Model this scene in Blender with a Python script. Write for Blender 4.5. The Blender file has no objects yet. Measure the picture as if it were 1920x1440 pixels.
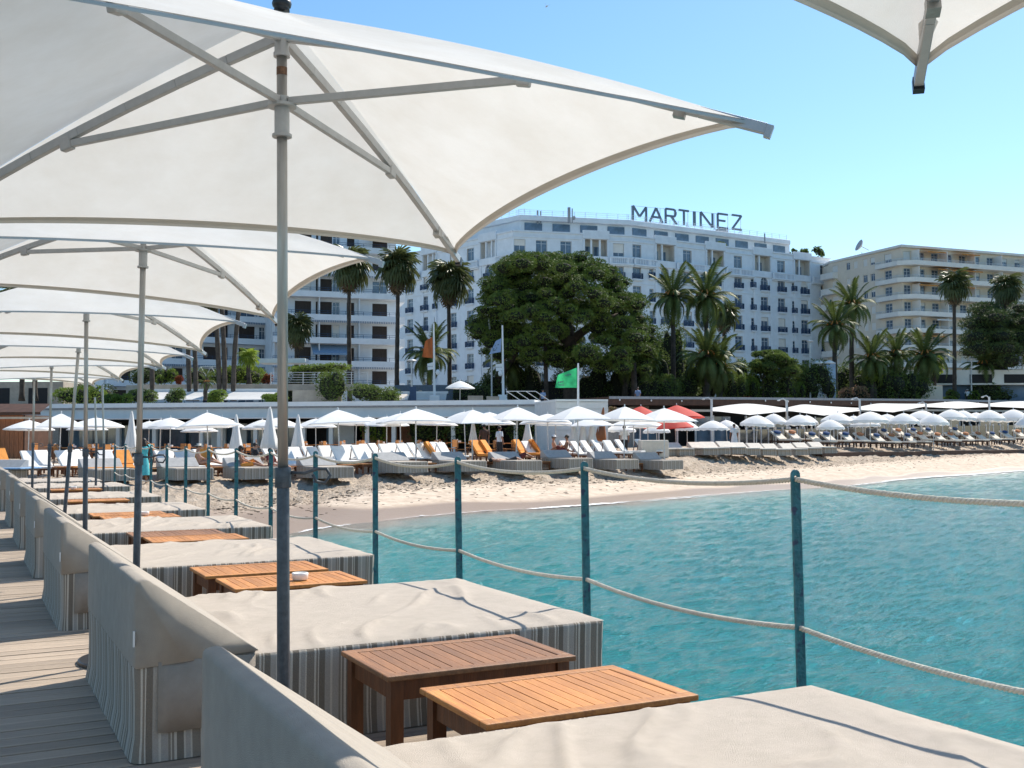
import bpy, bmesh, math, random
from mathutils import Vector, Matrix, noise
random.seed(7)
R = math.radians
sc = bpy.context.scene
COL = sc.collection

# ------------------------------------------------------------------ camera
H = 1.48
TH, PITCH, ROLL, F = 0.47718747, 0.04840965, 0.003, 2000.0
fw = Vector((math.sin(TH)*math.cos(PITCH), math.cos(TH)*math.cos(PITCH), math.sin(PITCH)))
rr = Vector((math.cos(TH), -math.sin(TH), 0)); uu = rr.cross(fw)
r2 = rr*math.cos(ROLL) - uu*math.sin(ROLL); u2 = rr*math.sin(ROLL) + uu*math.cos(ROLL)
CAM = Vector((0, 0, H))
cd = bpy.data.cameras.new('camera'); cam = bpy.data.objects.new('camera', cd); COL.objects.link(cam)
cam.matrix_world = Matrix(((r2.x, u2.x, -fw.x, 0), (r2.y, u2.y, -fw.y, 0), (r2.z, u2.z, -fw.z, H), (0, 0, 0, 1)))
cd.sensor_width = 36; cd.lens = 37.5; cd.clip_start = .05; cd.clip_end = 6000
sc.camera = cam

# ------------------------------------------------------------------ sky, sun
SUN = Vector((.755, .335, .87)).normalized()
el = math.asin(SUN.z); az = math.atan2(SUN.x, SUN.y)
w = bpy.data.worlds.new('World'); sc.world = w; w.use_nodes = True
nt = w.node_tree; nt.nodes.clear()
sky = nt.nodes.new('ShaderNodeTexSky'); sky.sky_type = 'NISHITA'; sky.sun_disc = False
sky.sun_elevation = el; sky.sun_rotation = az
sky.air_density = 1.0; sky.dust_density = .25; sky.ozone_density = 2.6
bg = nt.nodes.new('ShaderNodeBackground'); bg.inputs[1].default_value = .128
out = nt.nodes.new('ShaderNodeOutputWorld')
hs = nt.nodes.new('ShaderNodeHueSaturation'); hs.inputs['Saturation'].default_value = 1.14; hs.inputs['Hue'].default_value = .493; nt.links.new(sky.outputs[0], hs.inputs['Color'])
nt.links.new(hs.outputs[0], bg.inputs[0]); nt.links.new(bg.outputs[0], out.inputs[0])
sd = bpy.data.lights.new('sun', 'SUN'); sd.energy = 5.0; sd.angle = R(.53); sd.color = (1, .93, .82)
so = bpy.data.objects.new('sun', sd); COL.objects.link(so)
so.rotation_euler = SUN.to_track_quat('Z', 'Y').to_euler()
sc.view_settings.view_transform = 'Standard'; sc.view_settings.look = 'None'
sc.view_settings.exposure = 0.52; sc.view_settings.gamma = 1
sc.view_settings.use_curve_mapping = False
sc.cycles.max_bounces = 6; sc.cycles.transparent_max_bounces = 8
sc.cycles.caustics_reflective = False; sc.cycles.caustics_refractive = False
sc.cycles.use_denoising = True

# ------------------------------------------------------------------ helpers: places
fwh = Vector((math.sin(TH), math.cos(TH), 0))
def W(px, py, depth):
    """point seen in direction (px, py) at horizontal depth"""
    d = fw + r2*((px-960)/F) - u2*((py-720)/F)
    return CAM + d*(depth/d.dot(fwh))
def polar(x, y):
    v = Vector((x, y, 0)); d = v.dot(fwh)
    return 960+F*v.dot(rr)/max(d, .01), d
def lerp(a, b, t): return a+(b-a)*t
def table(t, x):
    if x <= t[0][0]: return t[0][1]
    for (a, b), (c, d) in zip(t, t[1:]):
        if x <= c: return b+(d-b)*(x-a)/(c-a)
    return t[-1][1]
def smooth(t): t = max(0, min(1, t)); return t*t*(3-2*t)

# ------------------------------------------------------------------ helpers: meshes
class MB:
    def __init__(s): s.v = []; s.f = []; s.m = []
    def add(s, vs, fs, m=0):
        n = len(s.v); s.v += [tuple(v) for v in vs]
        for f in fs: s.f.append(tuple(i+n for i in f)); s.m.append(m)
    def box(s, x0, y0, z0, x1, y1, z1, m=0, M=None):
        vs = [Vector((x, y, z)) for z in (z0, z1) for y in (y0, y1) for x in (x0, x1)]
        if M: vs = [M @ v for v in vs]
        s.add(vs, [(0, 2, 3, 1), (4, 5, 7, 6), (0, 1, 5, 4), (2, 6, 7, 3), (0, 4, 6, 2), (1, 3, 7, 5)], m)
    def bar(s, a, b, w, h=None, m=0, up=(0, 0, 1)):
        a = Vector(a); b = Vector(b); h = h or w; d = (b-a)
        if d.length < 1e-6: return
        d.normalize(); up = Vector(up)
        if abs(d.dot(up)) > .98: up = Vector((1, 0, 0))
        x = d.cross(up).normalized(); y = x.cross(d)
        c = [x*sx*w/2+y*sy*h/2 for sx, sy in ((-1, -1), (1, -1), (1, 1), (-1, 1))]
        s.add([a+q for q in c]+[b+q for q in c], [(3, 2, 1, 0), (4, 5, 6, 7)]+[(i, (i+1) % 4, (i+1) % 4+4, i+4) for i in range(4)], m)
    def tube(s, pts, r, n=8, m=0, caps=True):
        pts = [Vector(p) for p in pts]; rs = r if isinstance(r, (list, tuple)) else [r]*len(pts)
        prev = None; rings = []
        for i, p in enumerate(pts):
            t = (pts[min(i+1, len(pts)-1)]-pts[max(i-1, 0)]).normalized()
            if prev is None:
                a = Vector((0, 0, 1)) if abs(t.z) < .9 else Vector((1, 0, 0))
                x = t.cross(a).normalized()
            else:
                x = (prev-t*prev.dot(t)).normalized()
            prev = x; y = t.cross(x)
            rings.append([p+(x*math.cos(2*math.pi*k/n)+y*math.sin(2*math.pi*k/n))*rs[i] for k in range(n)])
        vs = [v for q in rings for v in q]; fs = []
        for i in range(len(pts)-1):
            for k in range(n):
                a = i*n+k; b = i*n+(k+1) % n; fs.append((a, b, b+n, a+n))
        if caps: fs.append(tuple(range(n))[::-1]); fs.append(tuple(range((len(pts)-1)*n, len(pts)*n)))
        s.add(vs, fs, m)
    def lathe(s, prof, n=16, m=0, c=(0, 0, 0), sx=1, sy=1):
        vs = []; c = Vector(c)
        for r, z in prof:
            for k in range(n):
                a = 2*math.pi*k/n; vs.append(c+Vector((r*math.cos(a)*sx, r*math.sin(a)*sy, z)))
        fs = []
        for i in range(len(prof)-1):
            for k in range(n):
                a = i*n+k; b = i*n+(k+1) % n; fs.append((a, b, b+n, a+n))
        if prof[0][0] > 1e-4: fs.append(tuple(range(n))[::-1])
        if prof[-1][0] > 1e-4: fs.append(tuple(range((len(prof)-1)*n, len(prof)*n)))
        s.add(vs, fs, m)
    def prism(s, poly, d, m=0):
        """poly: list of 3D points, extruded by vector d"""
        n = len(poly); d = Vector(d); p = [Vector(q) for q in poly]
        s.add(p+[q+d for q in p], [tuple(range(n))[::-1], tuple(range(n, 2*n))]+[(i, (i+1) % n, (i+1) % n+n, i+n) for i in range(n)], m)
    def ball(s, c, rx, ry=None, rz=None, n=8, k=6, m=0):
        ry = ry or rx; rz = rz or rx; c = Vector(c); vs = [c+Vector((0, 0, -rz))]
        for i in range(1, k):
            a = -math.pi/2+math.pi*i/k
            for j in range(n):
                b = 2*math.pi*j/n; vs.append(c+Vector((rx*math.cos(a)*math.cos(b), ry*math.cos(a)*math.sin(b), rz*math.sin(a))))
        vs.append(c+Vector((0, 0, rz))); fs = [(0, 1+(j+1) % n, 1+j) for j in range(n)]
        for i in range(k-2):
            for j in range(n):
                a = 1+i*n+j; b = 1+i*n+(j+1) % n; fs.append((a, b, b+n, a+n))
        t = len(vs)-1; o = 1+(k-2)*n
        fs += [(o+j, o+(j+1) % n, t) for j in range(n)]
        s.add(vs, fs, m)
    def mesh(s, name, mats, sm=False):
        me = bpy.data.meshes.new(name); me.from_pydata(s.v, [], s.f)
        for q in (mats if isinstance(mats, (list, tuple)) else [mats]): me.materials.append(q)
        if len(me.materials) > 1: me.polygons.foreach_set('material_index', s.m)
        if sm: me.polygons.foreach_set('use_smooth', [True]*len(me.polygons))
        if getattr(s, 'arc', None): me.attributes.new('arc', 'FLOAT', 'POINT').data.foreach_set('value', s.arc)
        me.update(); return me
def link(name, me, parent=None, loc=(0, 0, 0), rz=0, rot=None, sc_=None):
    o = bpy.data.objects.new(name, me); COL.objects.link(o); o.location = loc
    o.rotation_euler = rot if rot else (0, 0, rz)
    if sc_: o.scale = sc_
    if parent: o.parent = parent
    return o
def obj(name, mb, mats, parent=None, loc=(0, 0, 0), rz=0, sm=False, bevel=0, rot=None, seg=2):
    o = link(name, mb.mesh(name, mats, sm), parent, loc, rz, rot)
    if bevel:
        b = o.modifiers.new('b', 'BEVEL'); b.width = bevel; b.segments = seg; b.limit_method = 'ANGLE'
    return o
def tag(o, label, cat, group=None):
    o['label'] = label; o['category'] = cat
    if group: o['group'] = group
    return o
def thing(name, label, cat, loc=(0, 0, 0), rz=0, group=None):
    o = bpy.data.objects.new(name, None); COL.objects.link(o); o.location = loc; o.rotation_euler = (0, 0, rz)
    return tag(o, label, cat, group)
def struct(name, mb, m, sm=False, parent=None):
    o = obj(name, mb, m, parent, sm=sm); o['kind'] = 'structure'; return o
def dup(root, loc, rz=None, label=None, group=None, scale=None):
    def cp(o, par):
        c = o.copy(); COL.objects.link(c); c.parent = par
        for ch in kids.get(o.name, []): cp(ch, c)
        return c
    kids = {}
    def walk(o):
        for ch in o.children: kids.setdefault(o.name, []).append(ch); walk(ch)
    walk(root)
    r = cp(root, None); r.location = loc
    if rz is not None: r.rotation_euler = (0, 0, rz)
    if scale: r.scale = (scale,)*3 if not isinstance(scale, tuple) else scale
    if label: r['label'] = label
    if group: r['group'] = group
    return r
ORD = ['first', 'second', 'third', 'fourth', 'fifth', 'sixth', 'seventh', 'eighth', 'ninth', 'tenth', 'eleventh', 'twelfth', 'thirteenth',
       'fourteenth', 'fifteenth', 'sixteenth', 'seventeenth', 'eighteenth', 'nineteenth', 'twentieth']
ORD += ['twenty-'+q for q in ORD[:9]]+['thirtieth']+['thirty-'+q for q in ORD[:9]]+['fortieth']
def place(root, used, loc, rz, label, scale=None):
    """first call moves the prototype itself, later calls copy it"""
    if root.name not in used:
        used.add(root.name); root.location = loc; root.rotation_euler = (0, 0, rz); root['label'] = label
        if scale: root.scale = (scale,)*3 if not isinstance(scale, tuple) else scale
        return root
    return dup(root, loc, rz, label, scale=scale or tuple((1, 1, 1)))
USED = set()

# ------------------------------------------------------------------ helpers: materials
def lin(c):
    return tuple(((x/255)/12.92 if x/255 <= .04045 else ((x/255+.055)/1.055)**2.4) for x in c)
def mat(name, col, rough=.7, var=.12, vs=6., bump=0., bs=60., metal=0., trans=0., spec=.5, stretch=None, col2=None, dirt=0, cmap=None):
    m = bpy.data.materials.new(name); m.use_nodes = True; n = m.node_tree; N = n.nodes; L = n.links
    p = N['Principled BSDF']; p.inputs['Roughness'].default_value = rough; p.inputs['Metallic'].default_value = metal
    p.inputs['Specular IOR Level'].default_value = spec
    tc = N.new('ShaderNodeTexCoord'); mp = N.new('ShaderNodeMapping'); L.new(tc.outputs['Object'], mp.inputs[0])
    if stretch: mp.inputs['Scale'].default_value = stretch
    nz = N.new('ShaderNodeTexNoise'); nz.inputs['Scale'].default_value = vs; nz.inputs['Detail'].default_value = 6; nz.inputs['Roughness'].default_value = .65
    L.new(mp.outputs[0], nz.inputs[0])
    rp = N.new('ShaderNodeValToRGB'); L.new(nz.outputs[0], rp.inputs[0])
    c2 = col2 or tuple(x*(1-var*2.2) for x in col); c1 = tuple(min(1, x*(1+var)) for x in col)
    rp.color_ramp.elements[0].position = .3; rp.color_ramp.elements[1].position = .7
    rp.color_ramp.elements[0].color = (*c2, 1); rp.color_ramp.elements[1].color = (*c1, 1)
    colout = rp.outputs[0]
    L.new(colout, p.inputs['Base Color'])
    if bump:
        b = N.new('ShaderNodeBump'); b.inputs['Strength'].default_value = bump; b.inputs['Distance'].default_value = .02
        n2 = N.new('ShaderNodeTexNoise'); n2.inputs['Scale'].default_value = bs; n2.inputs['Detail'].default_value = 4
        L.new(mp.outputs[0], n2.inputs[0]); L.new(n2.outputs[0], b.inputs['Height']); L.new(b.outputs[0], p.inputs['Normal'])
    if trans:
        t = N.new('ShaderNodeBsdfTranslucent'); mx = N.new('ShaderNodeMixShader'); mx.inputs[0].default_value = trans
        L.new(colout, t.inputs[0]); L.new(p.outputs[0], mx.inputs[1]); L.new(t.outputs[0], mx.inputs[2])
        L.new(mx.outputs[0], N['Material Output'].inputs[0])
    return m
def objrand(m, amt=.25):
    """varies a material's brightness from object to object"""
    n = m.node_tree; N = n.nodes; L = n.links; p = N['Principled BSDF']
    src = p.inputs['Base Color'].links[0].from_socket
    oi = N.new('ShaderNodeObjectInfo'); mr = N.new('ShaderNodeMapRange'); mr.inputs[3].default_value = 1-amt; mr.inputs[4].default_value = 1+amt*.6
    mx = N.new('ShaderNodeVectorMath'); mx.operation = 'SCALE'
    L.new(oi.outputs['Random'], mr.inputs[0]); L.new(src, mx.inputs[0]); L.new(mr.outputs[0], mx.inputs['Scale']); L.new(mx.outputs[0], p.inputs['Base Color'])
    return m
M = {}
M['canopy'] = mat('canopy_fabric', (.81, .80, .77), .85, .02, 3.2, .15, 350, trans=.37, col2=(.74, .715, .665))
M['hem'] = mat('canopy_hem', (.62, .58, .52), .85, .04, 6, trans=.12)
M['alu'] = mat('canopy_aluminium', (.50, .50, .50), .5, .05, 20, metal=.25)
M['steel'] = mat('galvanised_steel', (.42, .42, .41), .42, .22, 9, .1, 40, metal=.55, stretch=(1, 1, .12), col2=(.27, .25, .23))
M['sleeve'] = mat('dark_pole_sleeve', (.075, .085, .10), .45, .2, 30, metal=.3)
M['black'] = mat('black_plastic', (.012, .012, .014), .4)
M['rust'] = mat('rust_ring', (.22, .12, .075), .8, .3, 60)
M['fabric'] = mat('beige_woven_fabric', (.49, .43, .37), .92, .04, 12, .5, 420, spec=.15, col2=(.45, .395, .335))
M['fabric_grey'] = mat('taupe_backrest_fabric', (.39, .35, .305), .92, .05, 8, .45, 380, spec=.15)
M['flap'] = mat('taupe_flap_fabric', (.33, .29, .25), .92, .1, 5, .4, 300, spec=.15)
M['teak'] = objrand(mat('oiled_teak', (.52, .225, .055), .55, .2, 14, .25, 90, stretch=(3, .25, 3), col2=(.33, .12, .03)), .2)
M['teak_dark'] = objrand(mat('dark_teak', (.29, .13, .05), .55, .2, 14, .25, 90, stretch=(3, .25, 3)), .18)  # darker brown teak for some tables
M['teak_leg'] = mat('teak_leg', (.17, .06, .02), .5, .2, 10, .2, 60, stretch=(2, 2, .3))  # legs darker than the tops, shade put into the colour
M['plank'] = objrand(mat('weathered_deck_board', (.40, .315, .235), .85, .22, 7, .6, 50, stretch=(.16, 3, 3), col2=(.29, .235, .19)), .22)
M['under'] = mat('dark_pier_frame', (.05, .045, .04), .9)
M['tag'] = mat('white_care_tag', (.75, .75, .74), .8)
M['ash'] = mat('white_melamine', (.82, .82, .80), .35)
M['rope'] = mat('cream_rope', (.72, .65, .54), .85, .1, 40, .5, 300)
M['white'] = mat('white_paint', (.80, .80, .79), .5, .03, 2)
M['awning'] = mat('white_awning', (.82, .81, .79), .85, .03, 2, trans=.25)
M['sandy'] = None

def fabric_stripes():
    m = bpy.data.materials.new('striped_skirt_fabric'); m.use_nodes = True; n = m.node_tree; N = n.nodes; L = n.links
    p = N['Principled BSDF']; p.inputs['Roughness'].default_value = .92; p.inputs['Specular IOR Level'].default_value = .15
    tc = N.new('ShaderNodeTexCoord'); ad = N.new('ShaderNodeAttribute'); ad.attribute_name = 'arc'
    mu = N.new('ShaderNodeMath'); mu.operation = 'MULTIPLY'; mu.inputs[1].default_value = 1/.27; L.new(ad.outputs['Fac'], mu.inputs[0])
    fr = N.new('ShaderNodeMath'); fr.operation = 'FRACT'; L.new(mu.outputs[0], fr.inputs[0])
    rp = N.new('ShaderNodeValToRGB'); L.new(fr.outputs[0], rp.inputs[0]); cr = rp.color_ramp; cr.interpolation = 'CONSTANT'
    d = (.285, .245, .20, 1); w_ = (.62, .56, .48, 1); g = (.43, .395, .35, 1); k = (.22, .19, .155, 1)
    seq = [(0, d), (.10, w_), (.135, d), (.17, w_), (.19, k), (.30, g), (.40, w_), (.44, g), (.56, d), (.60, w_), (.62, d), (.66, w_), (.70, k), (.82, w_), (.85, g), (.93, w_), (.96, d)]
    cr.elements[0].position = 0; cr.elements[0].color = seq[0][1]; cr.elements[1].position = seq[1][0]; cr.elements[1].color = seq[1][1]
    for q, c in seq[2:]:
        e = cr.elements.new(q); e.color = c
    nz = N.new('ShaderNodeTexNoise'); nz.inputs['Scale'].default_value = 180; L.new(tc.outputs['Object'], nz.inputs[0])
    mx = N.new('ShaderNodeMix'); mx.data_type = 'RGBA'; mx.blend_type = 'MULTIPLY'; mx.inputs[0].default_value = .35
    L.new(rp.outputs[0], mx.inputs[6]); L.new(nz.outputs[0], mx.inputs[7]); L.new(mx.outputs[2], p.inputs['Base Color'])
    b = N.new('ShaderNodeBump'); b.inputs['Strength'].default_value = .4; b.inputs['Distance'].default_value = .01
    L.new(nz.outputs[0], b.inputs['Height']); L.new(b.outputs[0], p.inputs['Normal'])
    return m
M['stripe'] = fabric_stripes()
def rail_paint():
    m = mat('blue_green_rail_paint', (.035, .15, .17), .45, .25, 14, .3, 60)
    n = m.node_tree; N = n.nodes; L = n.links; p = N['Principled BSDF']; src = p.inputs['Base Color'].links[0].from_socket
    tc = N.new('ShaderNodeTexCoord'); v = N.new('ShaderNodeTexNoise'); v.inputs['Scale'].default_value = 16; v.inputs['Detail'].default_value = 8
    L.new(tc.outputs['Object'], v.inputs[0]); r = N.new('ShaderNodeValToRGB'); r.color_ramp.elements[0].position = .56; r.color_ramp.elements[1].position = .62
    L.new(v.outputs[0], r.inputs[0]); mx = N.new('ShaderNodeMix'); mx.data_type = 'RGBA'; L.new(r.outputs[0], mx.inputs[0])
    L.new(src, mx.inputs[6]); mx.inputs[7].default_value = (.03, .035, .075, 1); L.new(mx.outputs[2], p.inputs['Base Color']); return m
M['rail'] = rail_paint()
M['rail_edge'] = mat('rail_edge_paint', (.02, .035, .06), .5, .3, 30)

# ================================================================== PIER
DECK_X0, DECK_X1 = -1.6, 3.36
pier = bpy.data.objects.new('pier_deck', None); COL.objects.link(pier); pier['kind'] = 'structure'
pitch_ = .147; y = -.9; k = 0
pl = []
for v in range(4):
    mb = MB(); n = 10
    mb.box(0, 0, 0, DECK_X1-DECK_X0, pitch_-.010, .028)
    me = mb.mesh('plank', M['plank']); pl.append(me)
while y < 29.5:
    o = link('plank', pl[k % 4], pier, (DECK_X0+random.uniform(-.012, .012), y, -.028+random.uniform(-.002, .002)), rot=(random.uniform(-.006, .006), 0, 0))
    y += pitch_; k += 1
mb = MB()
for x in (-1.5, -.4, .8, 2.0, 3.2): mb.box(x-.06, -.9, -.24, x+.06, 29.4, -.032)
for yy in range(1, 30, 4):
    for x in (-1.4, 3.1): mb.tube([(x, yy, -2.6), (x, yy, -.24)], .11, 10)
obj('joist_frame', mb, M['under'], pier)

# ---- daybeds
def wr(x, y, seed):
    """cloth wrinkle height"""
    p = Vector((x*1.0+seed*7.3, y*1.0, seed*3.1))
    wx = noise.noise(p*1.1)*.35; wy = noise.noise(p*1.1+Vector((9, 4, 2)))*.35
    a = (x+wx)*.9+(y+wy)*1.5; b = (x+wx)*1.2-(y+wy)*.5
    n1 = noise.noise(Vector((b*3.0, a*.55, seed)))
    n2 = noise.noise(Vector((b*7.5+3, a*1.5, seed+5)))
    r1 = (1-abs(n1)*2.6); r1 = max(0, r1)**3
    r2_ = max(0, 1-abs(n2)*3)**3
    m1 = smooth(noise.noise(Vector((x*1.3, y*1.5, seed+11)))*1.6+.55)
    return .027*r1*m1+.004*r2_*m1+.004*noise.noise(p*2.1)
def soft_body(L, Wy, zt, seed, inset=.007):
    """cover top with rounded rim, origin at back edge centre"""
    nx, ny = 96, 80; vs = []; fs = []
    for i in range(nx+1):
        for j in range(ny+1):
            u, v = i/nx, j/ny
            x = inset+(L-2*inset)*u; y = -Wy/2+inset+(Wy-2*inset)*v
            e = min(L-inset-x, y+Wy/2-inset, Wy/2-inset-y)
            f = smooth(e/.16) if e < .16 else 1
            z = zt+.006*f+wr(x, y, seed)*(.25+.75*f)+.012*f*math.sin(math.pi*u)*math.sin(math.pi*v)
            vs.append((x, y, (zt-.008 if e < 1e-5 else z-.004*max(0, 1-e/.05))))
    for i in range(nx):
        for j in range(ny):
            a = i*(ny+1)+j; fs.append((a, a+ny+1, a+ny+2, a+1))
    mb = MB(); mb.add(vs, fs); return mb
def skirt(L, Wy, zt, seed):
    """striped side fabric with a rounded top rim and slightly rippling faces"""
    pts = []; r = .05
    cx = [(L-r, -Wy/2+r, -90), (L-r, Wy/2-r, 0), (r, Wy/2-r, 90), (r, -Wy/2+r, 180)]
    ring = []
    for (a, b, s0), (c, d, _) in zip(cx, cx[1:]+cx[:1]):
        for k in range(5):
            t = R(s0+90*k/4); ring.append((a+r*math.cos(t), b+r*math.sin(t), math.cos(t), math.sin(t)))
        s1 = R(s0+90); p0 = (a+r*math.cos(s1), b+r*math.sin(s1)); p1 = (c+r*math.cos(s1), d+r*math.sin(s1))
        n = int(math.hypot(p1[0]-p0[0], p1[1]-p0[1])/.06)
        for k in range(1, n): ring.append((lerp(p0[0], p1[0], k/n), lerp(p0[1], p1[1], k/n), math.cos(s1), math.sin(s1)))
    prof = [(.012, .0), (-.004, .1), (-.004, .24), (0, .37), (.003, zt-.030), (-.001, zt-.016), (-.012, zt-.010), (-.03, zt-.012)]
    n0 = ring+[ring[0]]; arc = [0]
    for q in range(1, len(n0)): arc.append(arc[-1]+math.hypot(n0[q][0]-n0[q-1][0], n0[q][1]-n0[q-1][1]))
    ring = n0; mb = MB(); n = len(ring); vs = []; mb.arc = arc*len(prof)
    for off, z in prof:
        for q, (x, y, a, b) in enumerate(ring):
            rip = .0045*noise.noise(Vector((x*4+seed, y*4, z*1.5)))*(1-z/zt*.5)
            vs.append((x+a*(off+rip), y+b*(off+rip), z+(.006 if z < .01 else .003)*noise.noise(Vector((x*4, y*4, seed)))+.004))
    fs = [(i*n+k, i*n+k+1, (i+1)*n+k+1, (i+1)*n+k) for i in range(len(prof)-1) for k in range(n-1)]
    mb.add(vs, fs); return mb
def wedge(Wy, seed):
    """triangular backrest cushion"""
    corners = [(-.005, .425, .010), (.57, .458, .008), (.045, .832, .018), (-.005, .822, .018)]
    loop = []
    n = len(corners)
    for k in range(n):
        p = Vector(corners[k-1][:2]); c = Vector(corners[k][:2]); q = Vector(corners[(k+1) % n][:2]); r = corners[k][2]
        a = c+(p-c).normalized()*r; b = c+(q-c).normalized()*r
        for t in (0, .33, .67, 1): loop.append(a*(1-t)**2+c*2*t*(1-t)+b*t*t)
        e = Vector(corners[(k+1) % n][:2]); b2 = e+(b-e).normalized()*corners[(k+1) % n][2]
        for t in (.2, .4, .6, .8): loop.append(b.lerp(b2, t))
    ny = 26; vs = []; m = len(loop); cen = Vector((.17, .6)); W2 = Wy/2+.01
    for j in range(ny+1):
        v = j/ny; yy = -W2+2*W2*v; e = min(v, 1-v)*Wy; s = 1-.022*max(0, 1-e/.02)**2
        for p in loop:
            q = cen+(p-cen)*s
            h = (q.y-.42)/.44
            off = .0045*noise.noise(Vector((q.x*3, yy*2.2, q.y*3+seed)))
            puff = .012*math.sin(math.pi*v)
            zz = q.y+off*.6
            vs.append((q.x+off*.5+puff*(1-h)*(.4 if q.x > .2 else -.3), yy, zz))
    fs = [(j*m+k, j*m+(k+1) % m, (j+1)*m+(k+1) % m, (j+1)*m+k) for j in range(ny) for k in range(m)]
    fs += [tuple(range(m))[::-1], tuple(range(ny*m, ny*m+m))]
    mb = MB(); mb.add(vs, [f[::-1] for f in fs]); return mb
BEDL = {1: (0.685, 1.40, 3.42, 2.48), 2: (.725, 5.13, 7.13, 2.52), 3: (.705, 8.88, 10.80, 2.54), 4: (.72, 12.3, 14.2, 2.52),
        5: (.73, 15.62, 17.5, 2.43), 6: (.75, 19.36, 21.3, 2.40), 7: (.74, 23.75, 25.6, 2.48), 8: (.75, 27.1, 29.0, 2.3)}
BLAB = {1: 'nearest beige fabric daybed, cut off by the bottom edge of the picture',
        2: 'beige daybed with striped skirt and wedge backrest behind the two nearest teak tables',
        3: 'beige daybed directly behind the tables that carry the nearest white ashtray',
        4: 'fourth beige daybed along the jetty, counted from the camera', 5: 'fifth beige daybed along the jetty, counted from the camera',
        6: 'sixth beige daybed along the jetty, counted from the camera', 7: 'seventh beige daybed, close to where the jetty meets the sand',
        8: 'last small looking daybed at the beach end of the jetty'}
for i, (x0, y0, y1, L) in BEDL.items():
    Wy = y1-y0
    t = thing('daybed', BLAB[i], 'daybed', (x0, (y0+y1)/2, 0), 0, 'daybeds in a row on the jetty')
    obj('skirt', skirt(L, Wy, .45, i*2.7), M['stripe'], t, sm=True)
    obj('mattress_cover', soft_body(L, Wy, .45, i), M['fabric'], t, sm=True)
    wg = obj('backrest_wedge', wedge(Wy, i*1.3), M['fabric_grey'], t, sm=True)
    mb = MB(); mb.box(-.012, -Wy/2-.016, .53, -.004, -Wy/2-.004, .60); obj('care_tag', mb, M['tag'], wg)
    mb = MB()
    for (a, b) in ((.10, .545), ):
        n = 8
        for s, side in ((-1, -Wy/2),):
            vs = []; 
            for q in range(n+1):
                for z in (.13, .28, .448):
                    xx = lerp(a, b, q/n); vs.append((xx, side-.008-.004*math.sin(q*1.7+i)-.004*(1-(z-.13)/.3), z+.004*math.sin(q*2+i)))
            mb.add(vs, [(q*3+k, q*3+k+3, q*3+k+4, q*3+k+1) for q in range(n) for k in range(2)])
    o = obj('side_flap', mb, M['flap'], t, sm=True); s_ = o.modifiers.new('s', 'SOLIDIFY'); s_.thickness = .004

# ---- teak tables
def table_proto(wet, nm):  # first argument only selects the darker teak colour
    m = M['teak_dark' if wet else 'teak']
    t = thing('teak_table', nm, 'table', (0, 0, 0), 0, 'teak tables between the daybeds')
    Lx, Ly, z = .94, .63, .45; f = .062
    for nm_, b in (('rail', (-Lx/2, -Ly/2, Lx/2, -Ly/2+f)), ('rail', (-Lx/2, Ly/2-f, Lx/2, Ly/2)),
                   ('end_rail', (-Lx/2, -Ly/2+f+.001, -Lx/2+f, Ly/2-f-.001)), ('end_rail', (Lx/2-f, -Ly/2+f+.001, Lx/2, Ly/2-f-.001))):
        mb = MB(); mb.box(b[0], b[1], z-.024, b[2], b[3], z); obj(nm_, mb, m, t, bevel=.005)
    n = 15; x0 = -Lx/2+f+.003; x1 = Lx/2-f-.003; w_ = (x1-x0)/n
    mb = MB(); mb.box(0, -Ly/2+f+.002, z-.022, w_-.005, Ly/2-f-.002, z-.003); me = mb.mesh('slat', m)
    for k in range(n): link('slat', me, t, (x0+k*w_+.0025, 0, random.uniform(-.0012, .0006)))
    mb = MB(); mb.box(-.03, -.03, 0, .03, .03, z-.026); me = mb.mesh('leg', M['teak_leg'])
    for sx in (-1, 1):
        for sy in (-1, 1): link('leg', me, t, (sx*(Lx/2-.055), sy*(Ly/2-.055), 0))
    for sy in (-1, 1):
        mb = MB(); mb.box(-Lx/2+.09, sy*(Ly/2-.05)-.011, z-.115, Lx/2-.09, sy*(Ly/2-.05)+.011, z-.027); obj('apron', mb, M['teak_leg'], t)
        mb = MB(); mb.box(sy*(Lx/2-.05)-.011, -Ly/2+.09, z-.115, sy*(Lx/2-.05)+.011, Ly/2-.09, z-.027); obj('apron', mb, M['teak_leg'], t)
    return t
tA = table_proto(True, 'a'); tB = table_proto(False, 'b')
TBL = [(tA, 2.115, 4.665, 0, 'dark brown teak slatted table beside the second daybed'),
       (tB, 2.16, 3.79, 0, 'light orange teak slatted table nearest the camera'),
       (tB, 2.10, 8.40, .0, 'orange teak table in the second gap, next to the third daybed'),
       (tB, 2.14, 7.62, .0, 'orange teak table carrying the nearest white ashtray'),
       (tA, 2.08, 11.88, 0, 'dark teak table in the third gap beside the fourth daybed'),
       (tB, 2.16, 11.22, 0, 'light teak table in the third gap, mostly hidden by the third daybed'),
       (tB, 2.03, 15.2, 0, 'teak table with a white ashtray beside the fifth daybed'),
       (tB, 2.10, 14.62, 0, 'light teak table just behind the fourth daybed'),
       (tB, 2.02, 18.75, 0, 'teak table beside the sixth daybed'),
       (tB, 2.06, 22.9, 0, 'farthest teak table with an ashtray beside the seventh daybed')]
for p, x, y, a, lb in TBL: place(p, USED, (x, y, 0), a, lb)
mb = MB(); mb.lathe([(.0, .0), (.050, .0), (.056, .006), (.058, .030), (.060, .046), (.056, .050), (.048, .050), (.044, .040), (.022, .037), (.0, .037)], 28)
ash = obj('ashtray', mb, M['ash'], sm=True); tag(ash, 'round white ashtray on the teak table behind the nearest parasol pole', 'ashtray', 'white ashtrays')
ash.location = (2.19, 7.56, .452)
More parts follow.
